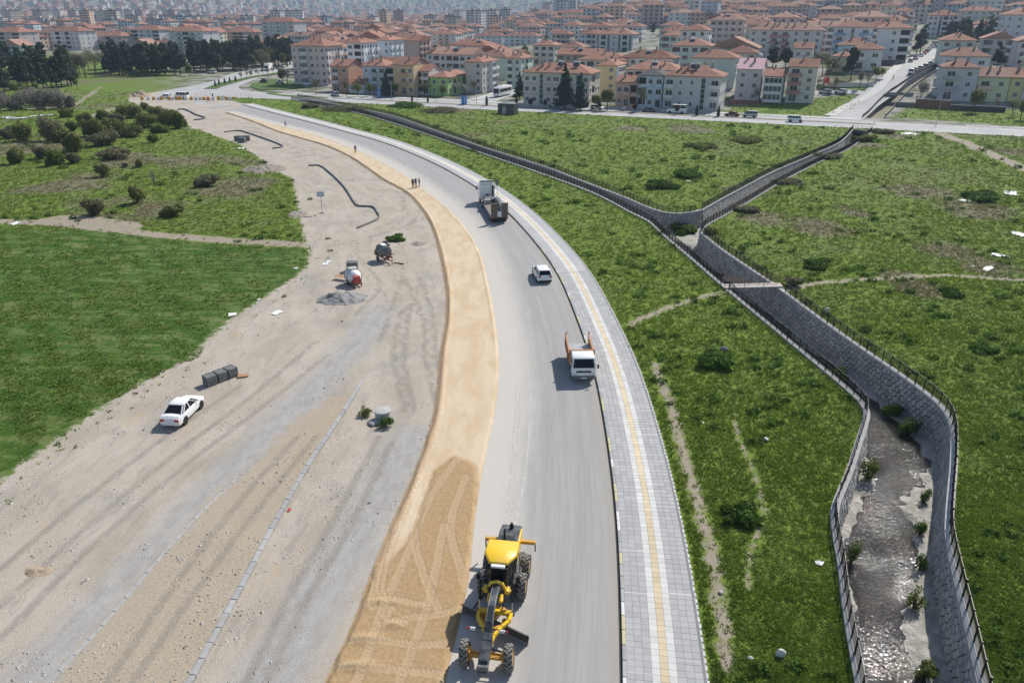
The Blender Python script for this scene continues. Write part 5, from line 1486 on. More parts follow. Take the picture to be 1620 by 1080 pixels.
# ------------------------------------------------------------------ people
_pm = {}
def person_mesh(pose, top, legs, stride=.0):
    key = (pose, top, legs, stride)
    if key in _pm: return _pm[key]
    V, E, Rd = [], [], []
    def v(p, r, par=None):
        V.append(p); Rd.append(r)
        if par is not None: E.append((par, len(V) - 1))
        return len(V) - 1
    pel = v((0, 0, .96), (.155, .11)); sp1 = v((0, 0, 1.12), (.15, .105), pel); sp2 = v((0, .01, 1.32), (.175, .115), sp1); ch = v((0, 0, 1.44), (.13, .09), sp2)
    nk = v((0, .01, 1.52), (.055, .055), ch); hd = v((0, .02, 1.62), (.075, .085), nk); v((0, .015, 1.74), (.07, .08), hd); v((0, .10, 1.62), (.018, .018), hd)
    for s in (-1, 1):
        sh = v((s * .20, 0, 1.42), (.06, .06), ch)
        if pose == 'back': el = v((s * .29, -.08, 1.16), (.045, .045), sh); wr = v((s * .10, -.17, 1.0), (.034, .034), el)
        elif pose == 'hips': el = v((s * .36, -.05, 1.18), (.045, .045), sh); wr = v((s * .20, .08, 1.02), (.034, .034), el)
        else: el = v((s * .25, -.02, 1.14), (.045, .045), sh); wr = v((s * .25, .06, .90), (.034, .034), el)
        w = V[wr]; pm = v((w[0], w[1] + .02, w[2] - .07), (.036, .022), wr)
        for k in range(4): v((w[0] + s * (.0) , w[1] - .015 + .02 * k, w[2] - .155 + .008 * abs(k - 1)), (.009, .009), pm)
        v((w[0] - s * .01, w[1] + .065, w[2] - .09), (.010, .010), wr)
        hp = v((s * .095, 0, .90), (.095, .10), pel); kn = v((s * .11, .03 + s * stride, .50), (.065, .065), hp); an = v((s * .12, s * stride * 1.5, .10), (.045, .05), kn); v((s * .13, .17 + s * stride * 1.5, .045), (.04, .035), an)
    me = bpy.data.meshes.new('person'); me.from_pydata(V, E, [])
    o = bpy.data.objects.new('tmp', me); C.objects.link(o)
    sk = o.modifiers.new('s', 'SKIN'); sk.use_smooth_shade = True
    for i, r in enumerate(Rd): me.skin_vertices[0].data[i].radius = r
    me.skin_vertices[0].data[0].use_root = True
    o.modifiers.new('d', 'SUBSURF').levels = 1
    dg = bpy.context.evaluated_depsgraph_get()
    em_ = bpy.data.meshes.new_from_object(o.evaluated_get(dg))
    bpy.data.objects.remove(o)
    em_.materials.clear()
    for q in (top, legs, 'skin', 'hair', 'black'): em_.materials.append(M[q])
    for p_ in em_.polygons:
        c = p_.center
        p_.material_index = 4 if c.z < .085 else (1 if c.z < .98 and abs(c.x) < .21 and abs(c.y) < .35 else 0)
        if c.z > 1.50: p_.material_index = 2
        if c.z > 1.66 or (c.z > 1.56 and c.y < -.02): p_.material_index = 3
        if pose != 'back' and c.z < .92 and abs(c.x) > .21: p_.material_index = 2
        p_.use_smooth = True
    _pm[key] = em_
    return em_
def person(label, loc, rz, pose='down', top='darkcloth', legs='jean', stride=0.0, sc_=1.0):
    o = link('person', person_mesh(pose, top, legs, stride), None, loc, (0, 0, rz), (sc_,) * 3)
    tag(o, label, 'person'); return o
def on(u, v, z=.1): 
    p = g(u, v, z); return (p.x, p.y, z)
person('person in black with arms down at the left of the trio on the sand', on(653.5, 297.5), 2.6, 'down', 'darkcloth', 'darkcloth')
person('person in a dark jacket with hands on hips between the two others on the sand', on(658, 296.8), 3.3, 'hips', 'darkcloth', 'jean', .08, 1.02)
person('person in a navy jacket at the right of the trio on the sand', on(663.5, 296), 1.9, 'back', 'bluecloth', 'jean')
person('lone person in dark clothes walking along the sand strip', on(562.5, 242), .4, 'down', 'darkcloth', 'jean', .12)
person('lone person in a pale shirt near the far end of the sand strip', on(452, 201), .2, 'down', 'lightcloth', 'bluecloth', .1)
person('worker in an orange vest standing among the barriers', on(331, 161, 0), .2, 'down', 'vest', 'darkcloth', .05)
person('second worker in an orange vest bending near the barriers', on(328, 161, 0), 1.2, 'hips', 'vest', 'jean', .05)
person('person in black standing just behind the barriers', on(337, 155.5, 0), 2.9, 'down', 'darkcloth', 'darkcloth')
_p = gt(1412.5, 127); person('pedestrian in dark clothes crossing the hill street', (_p.x, _p.y, _p.z + .03), 1.0, 'down', 'darkcloth', 'darkcloth', .12)

# ------------------------------------------------------------------ things in the gravel lot
blk = MB(); blk.box((0, 0, 0), (.20, .98, .165)); BLK = blk.mesh('kerb_block', M['kerbdark'], .012)
def stack(label, loc, rz, cols=4, rows=5, group=None):
    t = empty('kerb_stack', loc, rz, label, 'stack', group)
    for r in range(rows):
        for c in range(cols):
            link('kerb_block', BLK, t, ((c - (cols - 1) / 2) * .215, random.uniform(-.02, .02), .085 + r * .17), (0, 0, random.uniform(-.015, .015)))
    m = MB(); m.bb(-cols * .11, cols * .11, -.3, -.28, .0, rows * .17 + .012); m.bb(-cols * .11, cols * .11, .28, .3, .0, rows * .17 + .012); m.build('strap', M['black'], t)
    return t
a, b = g(330, 613), g(375, 595.5)
d = (b - a).normalized(); nn = Vector((-d.y, d.x, 0))
for k, lab in enumerate(('strapped stack of grey kerb stones at the end nearest the white saloon car', 'strapped stack of grey kerb stones in the middle of the row of three', 'strapped stack of grey kerb stones at the end farthest from the white saloon car')):
    p = a + d * (.48 + k * .98) + nn * .5
    stack(lab, (p.x, p.y, 0), math.atan2(d.y, d.x) + .04 * (k - 1))
def slatboard(name, label, u, v, rz, w, l, z=.05):
    p = g(u, v); t = empty(name, (p.x, p.y, z), rz, label, 'board')
    for k in range(4):
        m = MB(); m.bb(-w / 2 + k * w / 4, -w / 2 + (k + .85) * w / 4, -l / 2, l / 2, .05, .075); m.build('plank', M['wood'], t)
    for y in (-l * .4, l * .4):
        m = MB(); m.bb(-w / 2, w / 2, y - .05, y + .05, 0, .05); m.build('batten', M['wood'], t)
    return t
slatboard('timber_pallet', 'pale timber pallet lying beside the stacked kerb stones', 385, 595, .3, .9, .6)
slatboard('timber_board', 'orange-brown timber board lying beside the drum mixer', 541, 442, 1.2, .8, 1.7, .35)
p = g(556, 432)
stack('blue-grey stack of blocks standing behind the drum mixer', (p.x, p.y + .8, 0), .1, 6, 7)
for k, (u, v, rz) in enumerate([(377, 223, .4), (384, 225.5, -.3), (390, 222.5, .1)]):
    p = g(u, v); stack(['block stack at the left of the pile by the scrub edge', 'block stack at the front of the pile by the scrub edge', 'block stack at the right of the pile by the scrub edge'][k], (p.x, p.y, 0), rz, 8, 7)

def mixer_a():
    p = g(608, 412)
    t = empty('tank_trailer', (p.x, p.y, 0), R(35), 'grey eight-sided tank trailer with a dark red frame', 'trailer')
    m = MB(); m.lathe((0, -1.05, 1.35), (0, 1, 0), [(0, .35), (.15, .72), (1.85, .78), (2.0, .45)], 8); tk = m.build('tank', M['dkgrey'], t, .02)
    m = MB(); m.bb(-.32, .32, -.5, .5, 2.02, 2.12); m.build('hatch', M['plastic'], tk, .02)
    m = MB(); m.bar((.42, -.9, 2.1), (.42, .9, 2.1), .08, .22); m.build('rail', M['black'], tk)
    m = MB()
    for x in (-.5, .5): m.bar((x, -1.3, .62), (x, 1.1, .62), .12, .16)
    for y in (-1.0, 0, 1.0): m.bar((-.55, y, .62), (.55, y, .62), .1, .14)
    for x in (-.5, .5): m.bar((x, -1.25, .62), (0, -2.3, .55), .1, .12); m.bar((x, -.9, .65), (x * 1.2, -1.1, 1.1), .08)
    m.bar((-.8, .2, .7), (.9, -1.2, 1.0), .07)
    m.bar((0, -2.2, .55), (0, -2.2, .02), .08); m.bb(-.75, -.45, .7, 1.2, .6, 1.2); m.build('frame', M['dkred'], t, .01)
    for x in (-.72, .72): wheel(t, x, .35, .33, .2, 'dkgrey')
    m = MB(); m.tube([(.4, -1.8, .06), (.9, -2.2, .06), (1.2, -2.9, .08)], .07, 8); m.build('hose', M['black'], t)
mixer_a()
def mixer_b():
    p = g(559, 452)
    t = empty('drum_mixer', (p.x, p.y + .6, 0), R(208), 'off-white drum mixer with a red gearbox end', 'mixer')
    m = MB(); m.lathe((0, -1.1, 1.0), (0, 1, 0), [(0, .45), (.3, .85), (1.3, .88), (1.9, .55), (2.1, .30)], 14); dr = m.build('drum', M['lampclear'] if False else M['plastic'], t, 0, 40)
    m = MB()
    for y in (-.75, .15): m.lathe((0, y, 1.0), (0, 1, 0), [(0, .89), (0, .93), (.1, .93), (.1, .89)], 14)
    m.build('drum_band', M['tarpaint'], dr)
    m = MB(); m.bb(-.5, .5, -.7, .2, 1.72, 1.92); m.build('hopper_lid', M['concrete'], dr, .03)
    m = MB(); m.box((0, 1.15, .95), (.7, .5, .7)); m.cyl((0, 1.0, 1.0), (0, 1.5, 1.0), .2, n=12); m.tube([(.3, 1.2, 1.2), (.55, 1.4, .8), (.35, 1.3, .4)], .05); m.build('gearbox', M['red'], t, .03)
    m = MB(); m.bar((-.5, -1.3, .35), (-.5, 1.4, .35), .1, .14); m.bar((.5, -1.3, .35), (.5, 1.4, .35), .1, .14)
    for y in (-1.0, 1.1): m.bar((-.5, y, .35), (.5, y, .35), .1, .14); m.bb(-.55, -.45, y - .05, y + .05, 0, .9); m.bb(.45, .55, y - .05, y + .05, 0, .9)
    m.build('frame', M['dkred'], t)
    for x in (-.75, .75): wheel(t, x, -.2, .32, .18, 'dkgrey')
mixer_b()

def heap(name, label, u, v, rx, ry, h, mat, seed, cat='heap', rough=.35, n=64, zb=-.16, gfun=g):
    p = gfun(u, v)
    k = np.linspace(-1.15, 1.15, n); X, Y = np.meshgrid(k, k)
    r = np.hypot(X, Y); a = fbm(X * rx + seed * 9, Y * ry, max(rx, ry) * .45, 5, seed)
    z = h * np.maximum(0, 1 - (r * (1 + a * .5)) ** 1.4) * (1 + a * rough * 3) + a * h * rough * np.clip(1.1 - r, 0, 1)
    z = z + np.maximum(0, fbm(X * rx + seed, Y * ry, .55, 4, seed + 5) + .08) * h * 1.1 * np.clip(1.15 - r, 0, 1) ** .6
    z = np.maximum(z, zb - .2) * (r < 1.15) + np.where(r < 1.0, 0, -.25)
    idx = np.arange(n * n).reshape(n, n)
    Fq = np.stack([idx[:-1, :-1], idx[:-1, 1:], idx[1:, 1:], idx[1:, :-1]], -1).reshape(-1, 4)
    me = np_mesh(name, np.c_[(X * rx).ravel(), (Y * ry).ravel(), z.ravel() + zb], Fq, [mat], None, True)
    o = link(name, me, None, (p.x, p.y, p.z)); tag(o, label, cat); return o
M['gravelgrey'] = vary('grey_grit', (.255, .25, .24), .3, 1.5, 24, .95, .8, 30)
M['rubble'] = vary('earth_rubble', (.27, .235, .19), .35, 1.2, 14, .95, .9, 18)
M['redsoil'] = vary('reddish_soil', (.37, .285, .20), .25, 1.2, 14, .95, .6, 18)
heap('grit_heap', 'spread heap of grey grit below the drum mixer', 541, 473, 3.3, 2.3, .75, M['gravelgrey'], 3)
heap('soil_heap', 'low yellow soil heap at the end of the gravel lot', 60, 903, 1.6, .8, .25, M['redsoil'], 5)
heap('soil_heap', 'earth heap beyond the barriers at the lot corner', 222, 152.5, 4.5, 4, 1.6, M['redsoil'], 6)
heap('rubble_heap', 'grey rubble bank along the scrub edge of the lot', 418, 268, 5, 5, .9, M['rubble'], 7, rough=.5)
heap('rubble_heap', 'low rubble spill beside the signboard bay', 468, 340, 2.2, 3.5, .5, M['rubble'], 8, rough=.5)
heap('rubble_heap', 'rubble mound beside the weed patch above the tank trailer', 662, 385, 1.3, 1.6, .35, M['rubble'], 9)
heap('ash_heap', 'small dark ash heap on the gravel near the field edge', 118, 702, .8, .5, .16, M['mortar'], 10)
heap('ash_heap', 'thin line of dark grit in front of the stacked kerb stones', 361, 618, 1.1, .3, .10, M['mortar'], 11)

def manhole():
    p = g(606, 662)
    t = empty('manhole_ring', (p.x, p.y, -.15), .3, 'raised concrete manhole ring with broken concrete and weeds around it', 'manhole')
    m = MB(); m.lathe((0, 0, 0), (0, 0, 1), [(0, .62), (.75, .58), (.75, .36), (.45, .36)], 20); m.build('shaft', M['concrete'], t, 0, 40)
    m = MB(); m.lathe((0, .03, .76), (0, 0, 1), [(0, .66), (.14, .66), (.16, .60), (.16, .0)], 24); m.build('cover', M['concrete'], t, 0, 40)
    m = MB(); m.box((-.75, -.55, .28), (.9, .75, .22), .5, top=(.8, .7)); m.build('broken_slab', M['concrete'], t, .06)
    m = MB(); m.box((-.35, -.35, .52), (.5, .3, .2), -.3, top=(.7, .8)); m.build('broken_slab', M['concrete'], t, .06)
manhole()
def signboard():
    p = g(510, 337)
    t = empty('signboard', (p.x, p.y, 0), .15, 'pale blue board on a single post in the unpaved bay', 'sign')
    m = MB(); m.cyl((0, 0, 0), (0, 0, 3.3), .05, n=10); m.build('post', M['tarpaint'], t)
    m = MB(); m.box((0, -.06, 2.95), (1.15, .05, .8)); m.build('board', vary('pale_board', (.45, .55, .60), .1), t)
    m = MB(); m.box((0, 0, .06), (.7, .5, .14)); m.build('foot', M['concrete'], t, .03)
signboard()
def roadsign():
    p = g(786.7, 313.5, .15)
    t = empty('road_sign', (p.x, p.y, .15), .25, 'road sign on a thin post on the footway beside the low loader', 'sign')
    m = MB(); m.cyl((0, 0, 0), (0, 0, 2.9), .035, n=10); m.build('post', M['tarpaint'], t)
    m = MB(); m.box((0, .05, 2.35), (.52, .03, .5)); m.build('plate', M['dkgrey'], t, .01)
    m = MB(); m.cyl((0, .04, 2.82), (0, .07, 2.82), .32, n=24); m.build('plate', M['dkgrey'], t)
roadsign()
def barrier(loc, rz, m_, label, k):
    t = empty('road_barrier', loc, rz, label, 'barrier', 'water barriers across the road end')
    m = MB(); m.prism([(-.28, 0), (.28, 0), (.28, .2), (.13, .55), (.10, 1.0), (-.10, 1.0), (-.13, .55), (-.28, .2)], -.55, .55, 'x'); m.build('body', m_, t, .03)
    m = MB(); m.bb(-.3, .3, -.29, -.27, .06, .16); m.build('fork_slot', M['black'], t)
yel = vary('yellow_barrier_plastic', (.68, .33, .03), .15, rough=.5)
for k, x in enumerate([228, 292, 348, 393, 430, 505, 545, 590, 618, 675, 732, 780, 822, 860, 905, 958, 1012, 1050, 1093, 1127, 1168]):
    p = g(190 + x / 6.48, 158.2 + .1 * (k % 2), 0)
    y_ = x in (228, 348, 430, 505, 590, 618, 732, 860, 905, 1012, 1093, 1168)
    barrier((p.x, p.y, 0), random.uniform(-.2, .2), yel if y_ else M['plastic'], 'yellow plastic barrier in the row across the road end' if y_ else 'white plastic barrier in the row across the road end', k)
pm = MB(); pm.lathe((0, 0, 0), (0, 0, 1), [(0, .16), (.05, .16), (.06, .05), (1.25, .05), (1.27, .0)], 10); PO = pm.mesh('delineator_post', [vary('delineator_red', (.50, .10, .07), .2, rough=.5)])
bm_ = MB(); bm_.lathe((0, 0, .55), (0, 0, 1), [(0, .053), (.18, .053)], 10); bm_.lathe((0, 0, .95), (0, 0, 1), [(0, .053), (.18, .053)], 10); BAND = bm_.mesh('reflective_band', M['plastic'])
for x, y in [(775, 385), (800, 382), (830, 378), (860, 380), (890, 384), (925, 380), (1118, 405), (1145, 395), (1175, 388), (1205, 384), (1235, 382), (1265, 384), (1295, 390), (1325, 396), (1350, 402), (880, 445), (905, 450), (930, 455), (960, 460)]:
    p = g(190 + x / 6.48, 90 + y / 6.48 + 2)
    o = link('delineator_post', PO, None, (p.x, p.y, 0)); tag(o, 'thin red and white delineator post at the closed junction', 'post', 'delineator posts around the junction'); link('reflective_band', BAND, o)

# litter and stray stones that show as white spots
def sheet(label, u, v, w, l, seed, z=.05, m_='plastic', name='plastic_sheet', cat='litter'):
    p = g(u, v); n = 9
    k = np.linspace(-.5, .5, n); X, Y = np.meshgrid(k, k)
    z_ = np.abs(fbm(X * 3 + seed, Y * 3, .8, 3, seed)) * .9 * min(w, l) * .5
    ex = 1 + fbm(X * 2, Y * 2 + seed, .7, 2, seed + 3) * .8
    idx = np.arange(n * n).reshape(n, n)
    Fq = np.stack([idx[:-1, :-1], idx[:-1, 1:], idx[1:, 1:], idx[1:, :-1]], -1).reshape(-1, 4)
    me = np_mesh(name, np.c_[(X * w * ex).ravel(), (Y * l * ex).ravel(), z_.ravel() + z], Fq, [M[m_]], None, False)
    o = link(name, me, None, (p.x, p.y, 0), (0, 0, seed * .7)); sm = o.modifiers.new('t', 'SOLIDIFY'); sm.thickness = .01
    return tag(o, label, cat)
for i, (lab, u, v, w, l) in enumerate([
        ('crumpled white sheet on the gravel above the grit heap', 515, 418, 1.0, .7), ('second crumpled white sheet on the gravel above the grit heap', 520, 414, .9, .6),
        ('white sack at the tip of the green field', 468, 425, .45, .45), ('white bag lying on the field edge', 368, 498, .8, .9), ('torn white sheet among weeds on the gravel', 439, 495, 1.2, .8),
        ('small white scrap on the field edge beside the bag', 410, 474, .4, .3), ('tan scrap lying in the crop field', 178, 595, .4, .4),
        ('white rubbish heap at the foot of the bushes', 300, 204, 2.4, 1.6), ('pale rubbish spread at the scrub edge by the block stacks', 378, 236, 3.4, 2.0),
        ('white sheet beside the dirt track in the field', 24, 354, 1.6, 1.0), ('white plastic sheet beside the dark bramble clump', 1531, 319, 2.2, 1.4), ('white litter at the track end by the boulevard', 1440, 213, 4.0, 2.5),
        ('grey-white litter strip above the dark bramble clump', 1583, 295, 3.0, 1.6), ('grey litter spread on the slope beside the dirt track', 1598, 306, 4.0, 2.0), ('white litter heap at the edge of the right meadow', 1612, 371, 2.5, 1.5),
        ('crumpled white sheet in the dry brush', 1583, 405, 2.0, 1.0), ('white rag beside the meadow footpath', 1530, 421, 1.6, .6), ('white litter strand in brush above the meadow footpath', 1562, 426, 2.4, .8),
        ('white litter near the fork of the channel', 1090, 287, 1.2, .9), ('pale litter in the grass beside the fork', 1102, 284, 1.0, .8), ('white scrap in the grass below the footbridge path', 1051, 474, .45, .35),
        ('white scrap in the grass right of the footpath bend', 1191, 572, .35, .3), ('pale scrap beside the stream wall', 1296, 891, .35, .4), ('small white scrap near the footway edging', 1112, 668, .4, .2), ('white rubbish heap at the left of the grey thicket', 12, 187, 5, 2.5), ('white and pale rubbish in front of the grey thicket', 30, 188, 5, 2.2), ('pale rubbish strip at the foot of the grey thicket', 66, 183, 6, 1.5),
        ('red plastic rag beside the kerb row', 458, 807, .3, .22)]):
    sheet(lab, u, v, w, l, i + 2, m_='red' if 'red' in lab else 'plastic')
def rock(label, u, v, s, m_='kerbw', z=.0, seed=1):
    p = g(u, v)
    bm = bmesh.new(); bmesh.ops.create_icosphere(bm, subdivisions=2, radius=1)
    for q in bm.verts:
        c = q.co; k = 1 + .35 * float(fbm(np.array([c.x * 2 + seed * 5]), np.array([c.y * 2 + c.z * 3]), 1.0, 3, seed)[0]) * 2
        q.co = Vector((c.x * s[0] * k, c.y * s[1] * k, c.z * s[2] * k + s[2] * .5))
    me = bpy.data.meshes.new('rock'); bm.to_mesh(me); bm.free(); me.materials.append(M[m_])
    o = link('rock', me, None, (p.x, p.y, z), (0, 0, seed)); return tag(o, label, 'rock')
rock('pointed white stone standing in the grass', 1234, 1040, (.26, .14, .36), 'kerbw', .05, 3)
rock('grey boulder half hidden in a weed clump', 1174, 818, (.36, .25, .24), 'gravelgrey', .05, 4)
rock('flat pale stone lying on the meadow', 1212, 696, (.26, .13, .09), 'kerbw', .06, 5)
rock('grey boulder in the bramble clump beside the meadow path', 1146, 555, (.42, .25, .26), 'gravelgrey', .05, 6)
rock('grey concrete lump behind the meadow side fence', 1308, 494, (.34, .24, .34), 'concrete', .05, 7)
rock('tan stone on the bare soil strip', 1140, 938, (.16, .12, .08), 'concrete', .05, 8)
rock('small tan stone in the grass near the pointed white stone', 1187, 1043, (.16, .12, .09), 'concrete', .05, 9)
print('things', round(time.time() - T0, 1))
# ------------------------------------------------------------------ town
def unit_window():
    m = MB()
    m.bb(-.5, .5, -.03, .0, -.5, .5, 1)
    for a, b, c, d_ in ((-.5, .5, .44, .5), (-.5, .5, -.5, -.44), (-.5, -.44, -.44, .44), (.44, .5, -.44, .44), (-.03, .03, -.44, .44)): m.bb(a, b, -.06, -.025, c, d_, 0)
    m.bb(-.55, .55, -.12, 0, -.56, -.5, 0)
    return m.mesh('window', [M['winframe'], M['pane']])
WIN = unit_window()
def unit_door():
    m = MB(); m.bb(-.5, .5, -.03, 0, -.5, .5, 1)
    for a, b, c, d_ in ((-.5, .5, .46, .5), (-.5, -.46, -.5, .46), (.46, .5, -.5, .46), (-.02, .02, -.5, .46)): m.bb(a, b, -.06, -.025, c, d_, 0)
    return m.mesh('balcony_door', [M['winframe'], M['pane']])
DOORM = unit_door()
_bal = {}
def balcony_mesh(c):
    if c not in _bal:
        m = MB(); m.bb(-.5, .5, -1.15, 0, -.14, 0); m.bb(-.5, .5, -1.15, -1.05, 0, .95); m.bb(-.5, -.46, -1.05, 0, 0, .95); m.bb(.46, .5, -1.05, 0, 0, .95)
        _bal[c] = m.mesh('balcony', wallmat(c))
    return _bal[c]
def glazed_mesh():
    m = MB(); m.bb(-.5, .5, -1.1, 0, -.14, .8, 0); m.bb(-.49, .49, -1.06, 0, .8, 2.35, 1); m.bb(-.5, .5, -1.12, 0, 2.35, 2.5, 0)
    for x in (-.5, -.25, 0, .25, .46): m.bb(x, x + .03, -1.1, -1.05, .8, 2.35, 0)
    for x in (-.5, .46): m.bb(x, x + .04, -1.05, 0, .8, 2.35, 0)
    return m.mesh('glazed_balcony', [M['winframe'], M['pane']])
GLAZ = glazed_mesh()
LOGm = (lambda m: (m.bb(-.5, .5, -.05, 0, 0, 1), m.mesh('loggia', M['glass']))[1])(MB())
STAIR = (lambda m: (m.bb(-.5, .5, -.04, 0, 0, 1, 1), m.bb(-.5, -.42, -.07, 0, 0, 1, 0), m.bb(.42, .5, -.07, 0, 0, 1, 0), [m.bb(-.42, .42, -.06, 0, k / 6, k / 6 + .012, 0) for k in range(1, 6)], m.mesh('stair_window', [M['winframe'], M['pane']]))[-1])(MB())
CHIM = (lambda m: (m.bb(-.35, .35, -.35, .35, -.8, 1.3), m.bb(-.45, .45, -.45, .45, 1.3, 1.42), m.mesh('chimney', wallmat((.22, .15, .12))))[-1])(MB())
SOL = (lambda m: (m.box((0, 0, .5), (2.0, 1.6, .07), rot=Matrix.Rotation(R(38), 3, 'X'), mi=1), m.cyl((-.9, .75, 1.25), (.9, .75, 1.25), .28, n=12, mi=0), m.bar((-.8, .7, -.5), (-.8, .7, 1.2), .06), m.bar((.8, .7, -.5), (.8, .7, 1.2), .06), m.mesh('solar_heater', [M['plastic'], M['navy']]))[-1])(MB())

def roof_into(m, W, D, h, kind, ov=.6, pitch=.40, mi=0):
    x0, x1, y0, y1 = -ov, W + ov, -ov, D + ov
    m.bb(x0, x1, y0, y1, h - .02, h + .18, mi)
    z0 = h + .18
    if kind == 'flat': return z0
    if kind == 'hip':
        r = min(x1 - x0, y1 - y0) / 2; zr = z0 + r * pitch
        if x1 - x0 >= y1 - y0: rp = [(x0 + r, (y0 + y1) / 2, zr), (x1 - r, (y0 + y1) / 2, zr)]; fs = [(0, 1, 5, 4), (2, 3, 4, 5), (3, 0, 4), (1, 2, 5)]
        else: rp = [((x0 + x1) / 2, y0 + r, zr), ((x0 + x1) / 2, y1 - r, zr)]; fs = [(0, 1, 4), (1, 2, 5, 4), (2, 3, 5), (3, 0, 4, 5)]
        m.add([(x0, y0, z0), (x1, y0, z0), (x1, y1, z0), (x0, y1, z0)] + rp, fs, mi)
    elif kind == 'gable':
        zr = z0 + (y1 - y0) / 2 * pitch; ym = (y0 + y1) / 2
        m.prism([(y0, z0), (y1, z0), (ym, zr)], x0, x1, 'x', mi)
    else:
        zr = z0 + (x1 - x0) / 2 * pitch; xm = (x0 + x1) / 2
        m.prism([(x0, z0), (x1, z0), (xm, zr)], y0, y1, 'y', mi)
    return zr
FOOT = []      # footprints already taken
NAMED = []
def short(l):
    for w in (' with ', ' behind ', ' beside ', ' standing ', ' at the ', ' on the ', ' in the ', ' below ', ' facing ', ' third ', ' above ', ' among ', ' beyond ', ' between ', ' adjoining ', ' left of ', ' right of '):
        l = l.split(w)[0]
    return l
def building(label, uL, vb, uR, vt, D, wall_, roof='hip', rm='tile', front='www', right='', left='', bc=None, name='apartment_house', th=None, z0=None, band=None, chim=2, sol=0, gable=None, plinth=None):
    P0 = gt(uL, vb)
    if z0 is not None: P0 = g(uL, vb, z0)
    e = BE if th is None else np.array((math.cos(R(th)), math.sin(R(th))))
    k = (uR - CX) / F
    W = (k * (P0.y * cp + (H - P0.z) * sp) - P0.x) / (e[0] - e[1] * k * cp)
    W = max(W, 4)
    h = max(2.6, ztop(P0.y, vt) - P0.z)
    rz = math.atan2(e[1], e[0])
    root = empty(name, P0, rz, label, 'building')
    n2 = np.array((-e[1], e[0])); c = np.array((P0.x, P0.y)) + e * W / 2 + n2 * D / 2
    FOOT.append((c[0], c[1], max(W, D) * .62)); NAMED.append((c[0], c[1], short(label), uL - 4, uR + 18, vt, vb, P0.y))
    fl = max(1, int(round((h - .5) / 2.9))); fh = (h - .5) / fl
    m = MB(); m.bb(0, W, 0, D, -2.5, h)
    if roof == 'gable':
        z = h + .1; m.prism([(.05, z), (D - .05, z), (D / 2, z + (D / 2) * .40)], .02, W - .02, 'x', 1)
    m.build('wall', [wallmat(wall_), wallmat(gable or wall_)], root)
    m = MB(); zr = roof_into(m, W, D, h, roof)
    if roof == 'gable':
        m = MB(); z = h - .02; y0, y1, ym = -.6, D + .6, D / 2; zr = z + .2 + (D / 2 + .6) * .40
        m.add([(x, y, zz) for x in (-.35, W + .35) for y, zz in ((y0, z), (y0, z + .2), (ym, zr), (y1, z + .2), (y1, z), (ym, zr - .2))], [(0, 1, 7, 6), (1, 2, 8, 7), (2, 3, 9, 8), (3, 4, 10, 9), (4, 5, 11, 10), (5, 0, 6, 11), (0, 5, 2, 1), (5, 4, 3, 2), (6, 7, 8, 11), (11, 8, 9, 10)])
    ro = m.build('roof', M[rm], root)
    for i in range(chim):
        x = W * (.18 + .64 * (i + .5) / max(1, chim)) + random.uniform(-.5, .5); y = D * random.choice((.3, .42, .62))
        link('chimney', CHIM, ro, (x, y, h + min(.18 + .40 * (y + .6), .18 + .40 * (D + .6 - y), (.18 + .4 * (min(x, W - x) + .6)) if roof == 'hip' else 99) + .2), None, (random.uniform(.7, 1.1),) * 3)
    for i in range(sol):
        x = W * random.uniform(.25, .8); y = D * .28
        link('solar_heater', SOL, ro, (x, y, h + .18 + .40 * (min(y, x, W - x) + .6) + .25), (0, 0, 0))
    if band:
        for f in range(1, fl):
            m = MB(); zz = .3 + f * fh; m.bb(-.03, W + .03, -.03, D + .03, zz - .14, zz + .14); m.build('floor_band', wallmat(band), root)
    if plinth:
        m = MB(); m.bb(-.04, W + .04, -.04, D + .04, -2.5, 1.0); m.build('plinth', wallmat(plinth), root)
    bcol = bc or tuple(min(.8, q * 1.15) for q in wall_)
    def facade(pat, Lf, place, rzf):
        if not pat: return
        sl = Lf / len(pat)
        for i, ch in enumerate(pat):
            a = (i + .5) * sl
            if ch == 's':
                link('stair_window', STAIR, root, place(a, .5), (0, 0, rzf), (min(1.5, sl * .6), 1, h - 1.0)); continue
            for f in range(fl):
                zf = .35 + f * fh
                if ch == 'w': link('window', WIN, root, place(a, zf + 1.5), (0, 0, rzf), (min(1.35, sl * .62), 1, 1.4))
                elif ch == 'n': link('window', WIN, root, place(a, zf + 1.5), (0, 0, rzf), (min(.85, sl * .5), 1, 1.35))
                elif ch == 'd': link('window', WIN, root, place(a, zf + 1.5), (0, 0, rzf), (min(2.1, sl * .8), 1, 1.45))
                elif ch == 'l': link('loggia', LOGm, root, place(a, zf + .75), (0, 0, rzf), (sl * .86, 1, fh * .62))
                elif ch == 'b':
                    if f > 0:
                        b_ = link('balcony', balcony_mesh(bcol), root, place(a, zf), (0, 0, rzf), (sl * .92, 1, 1))
                    link('balcony_door', DOORM, root, place(a, zf + 1.2), (0, 0, rzf), (min(2.4, sl * .62), 1, 2.2))
                elif ch == 'g':
                    link('glazed_balcony', GLAZ, root, place(a, zf), (0, 0, rzf), (sl * .9, 1, 1))
    facade(front, W, lambda a, z: (a, 0, z), 0)
    facade(right, D, lambda a, z: (W, a, z), PI / 2)
    facade(left, D, lambda a, z: (0, D - a, z), -PI / 2)
    return root
bld = building
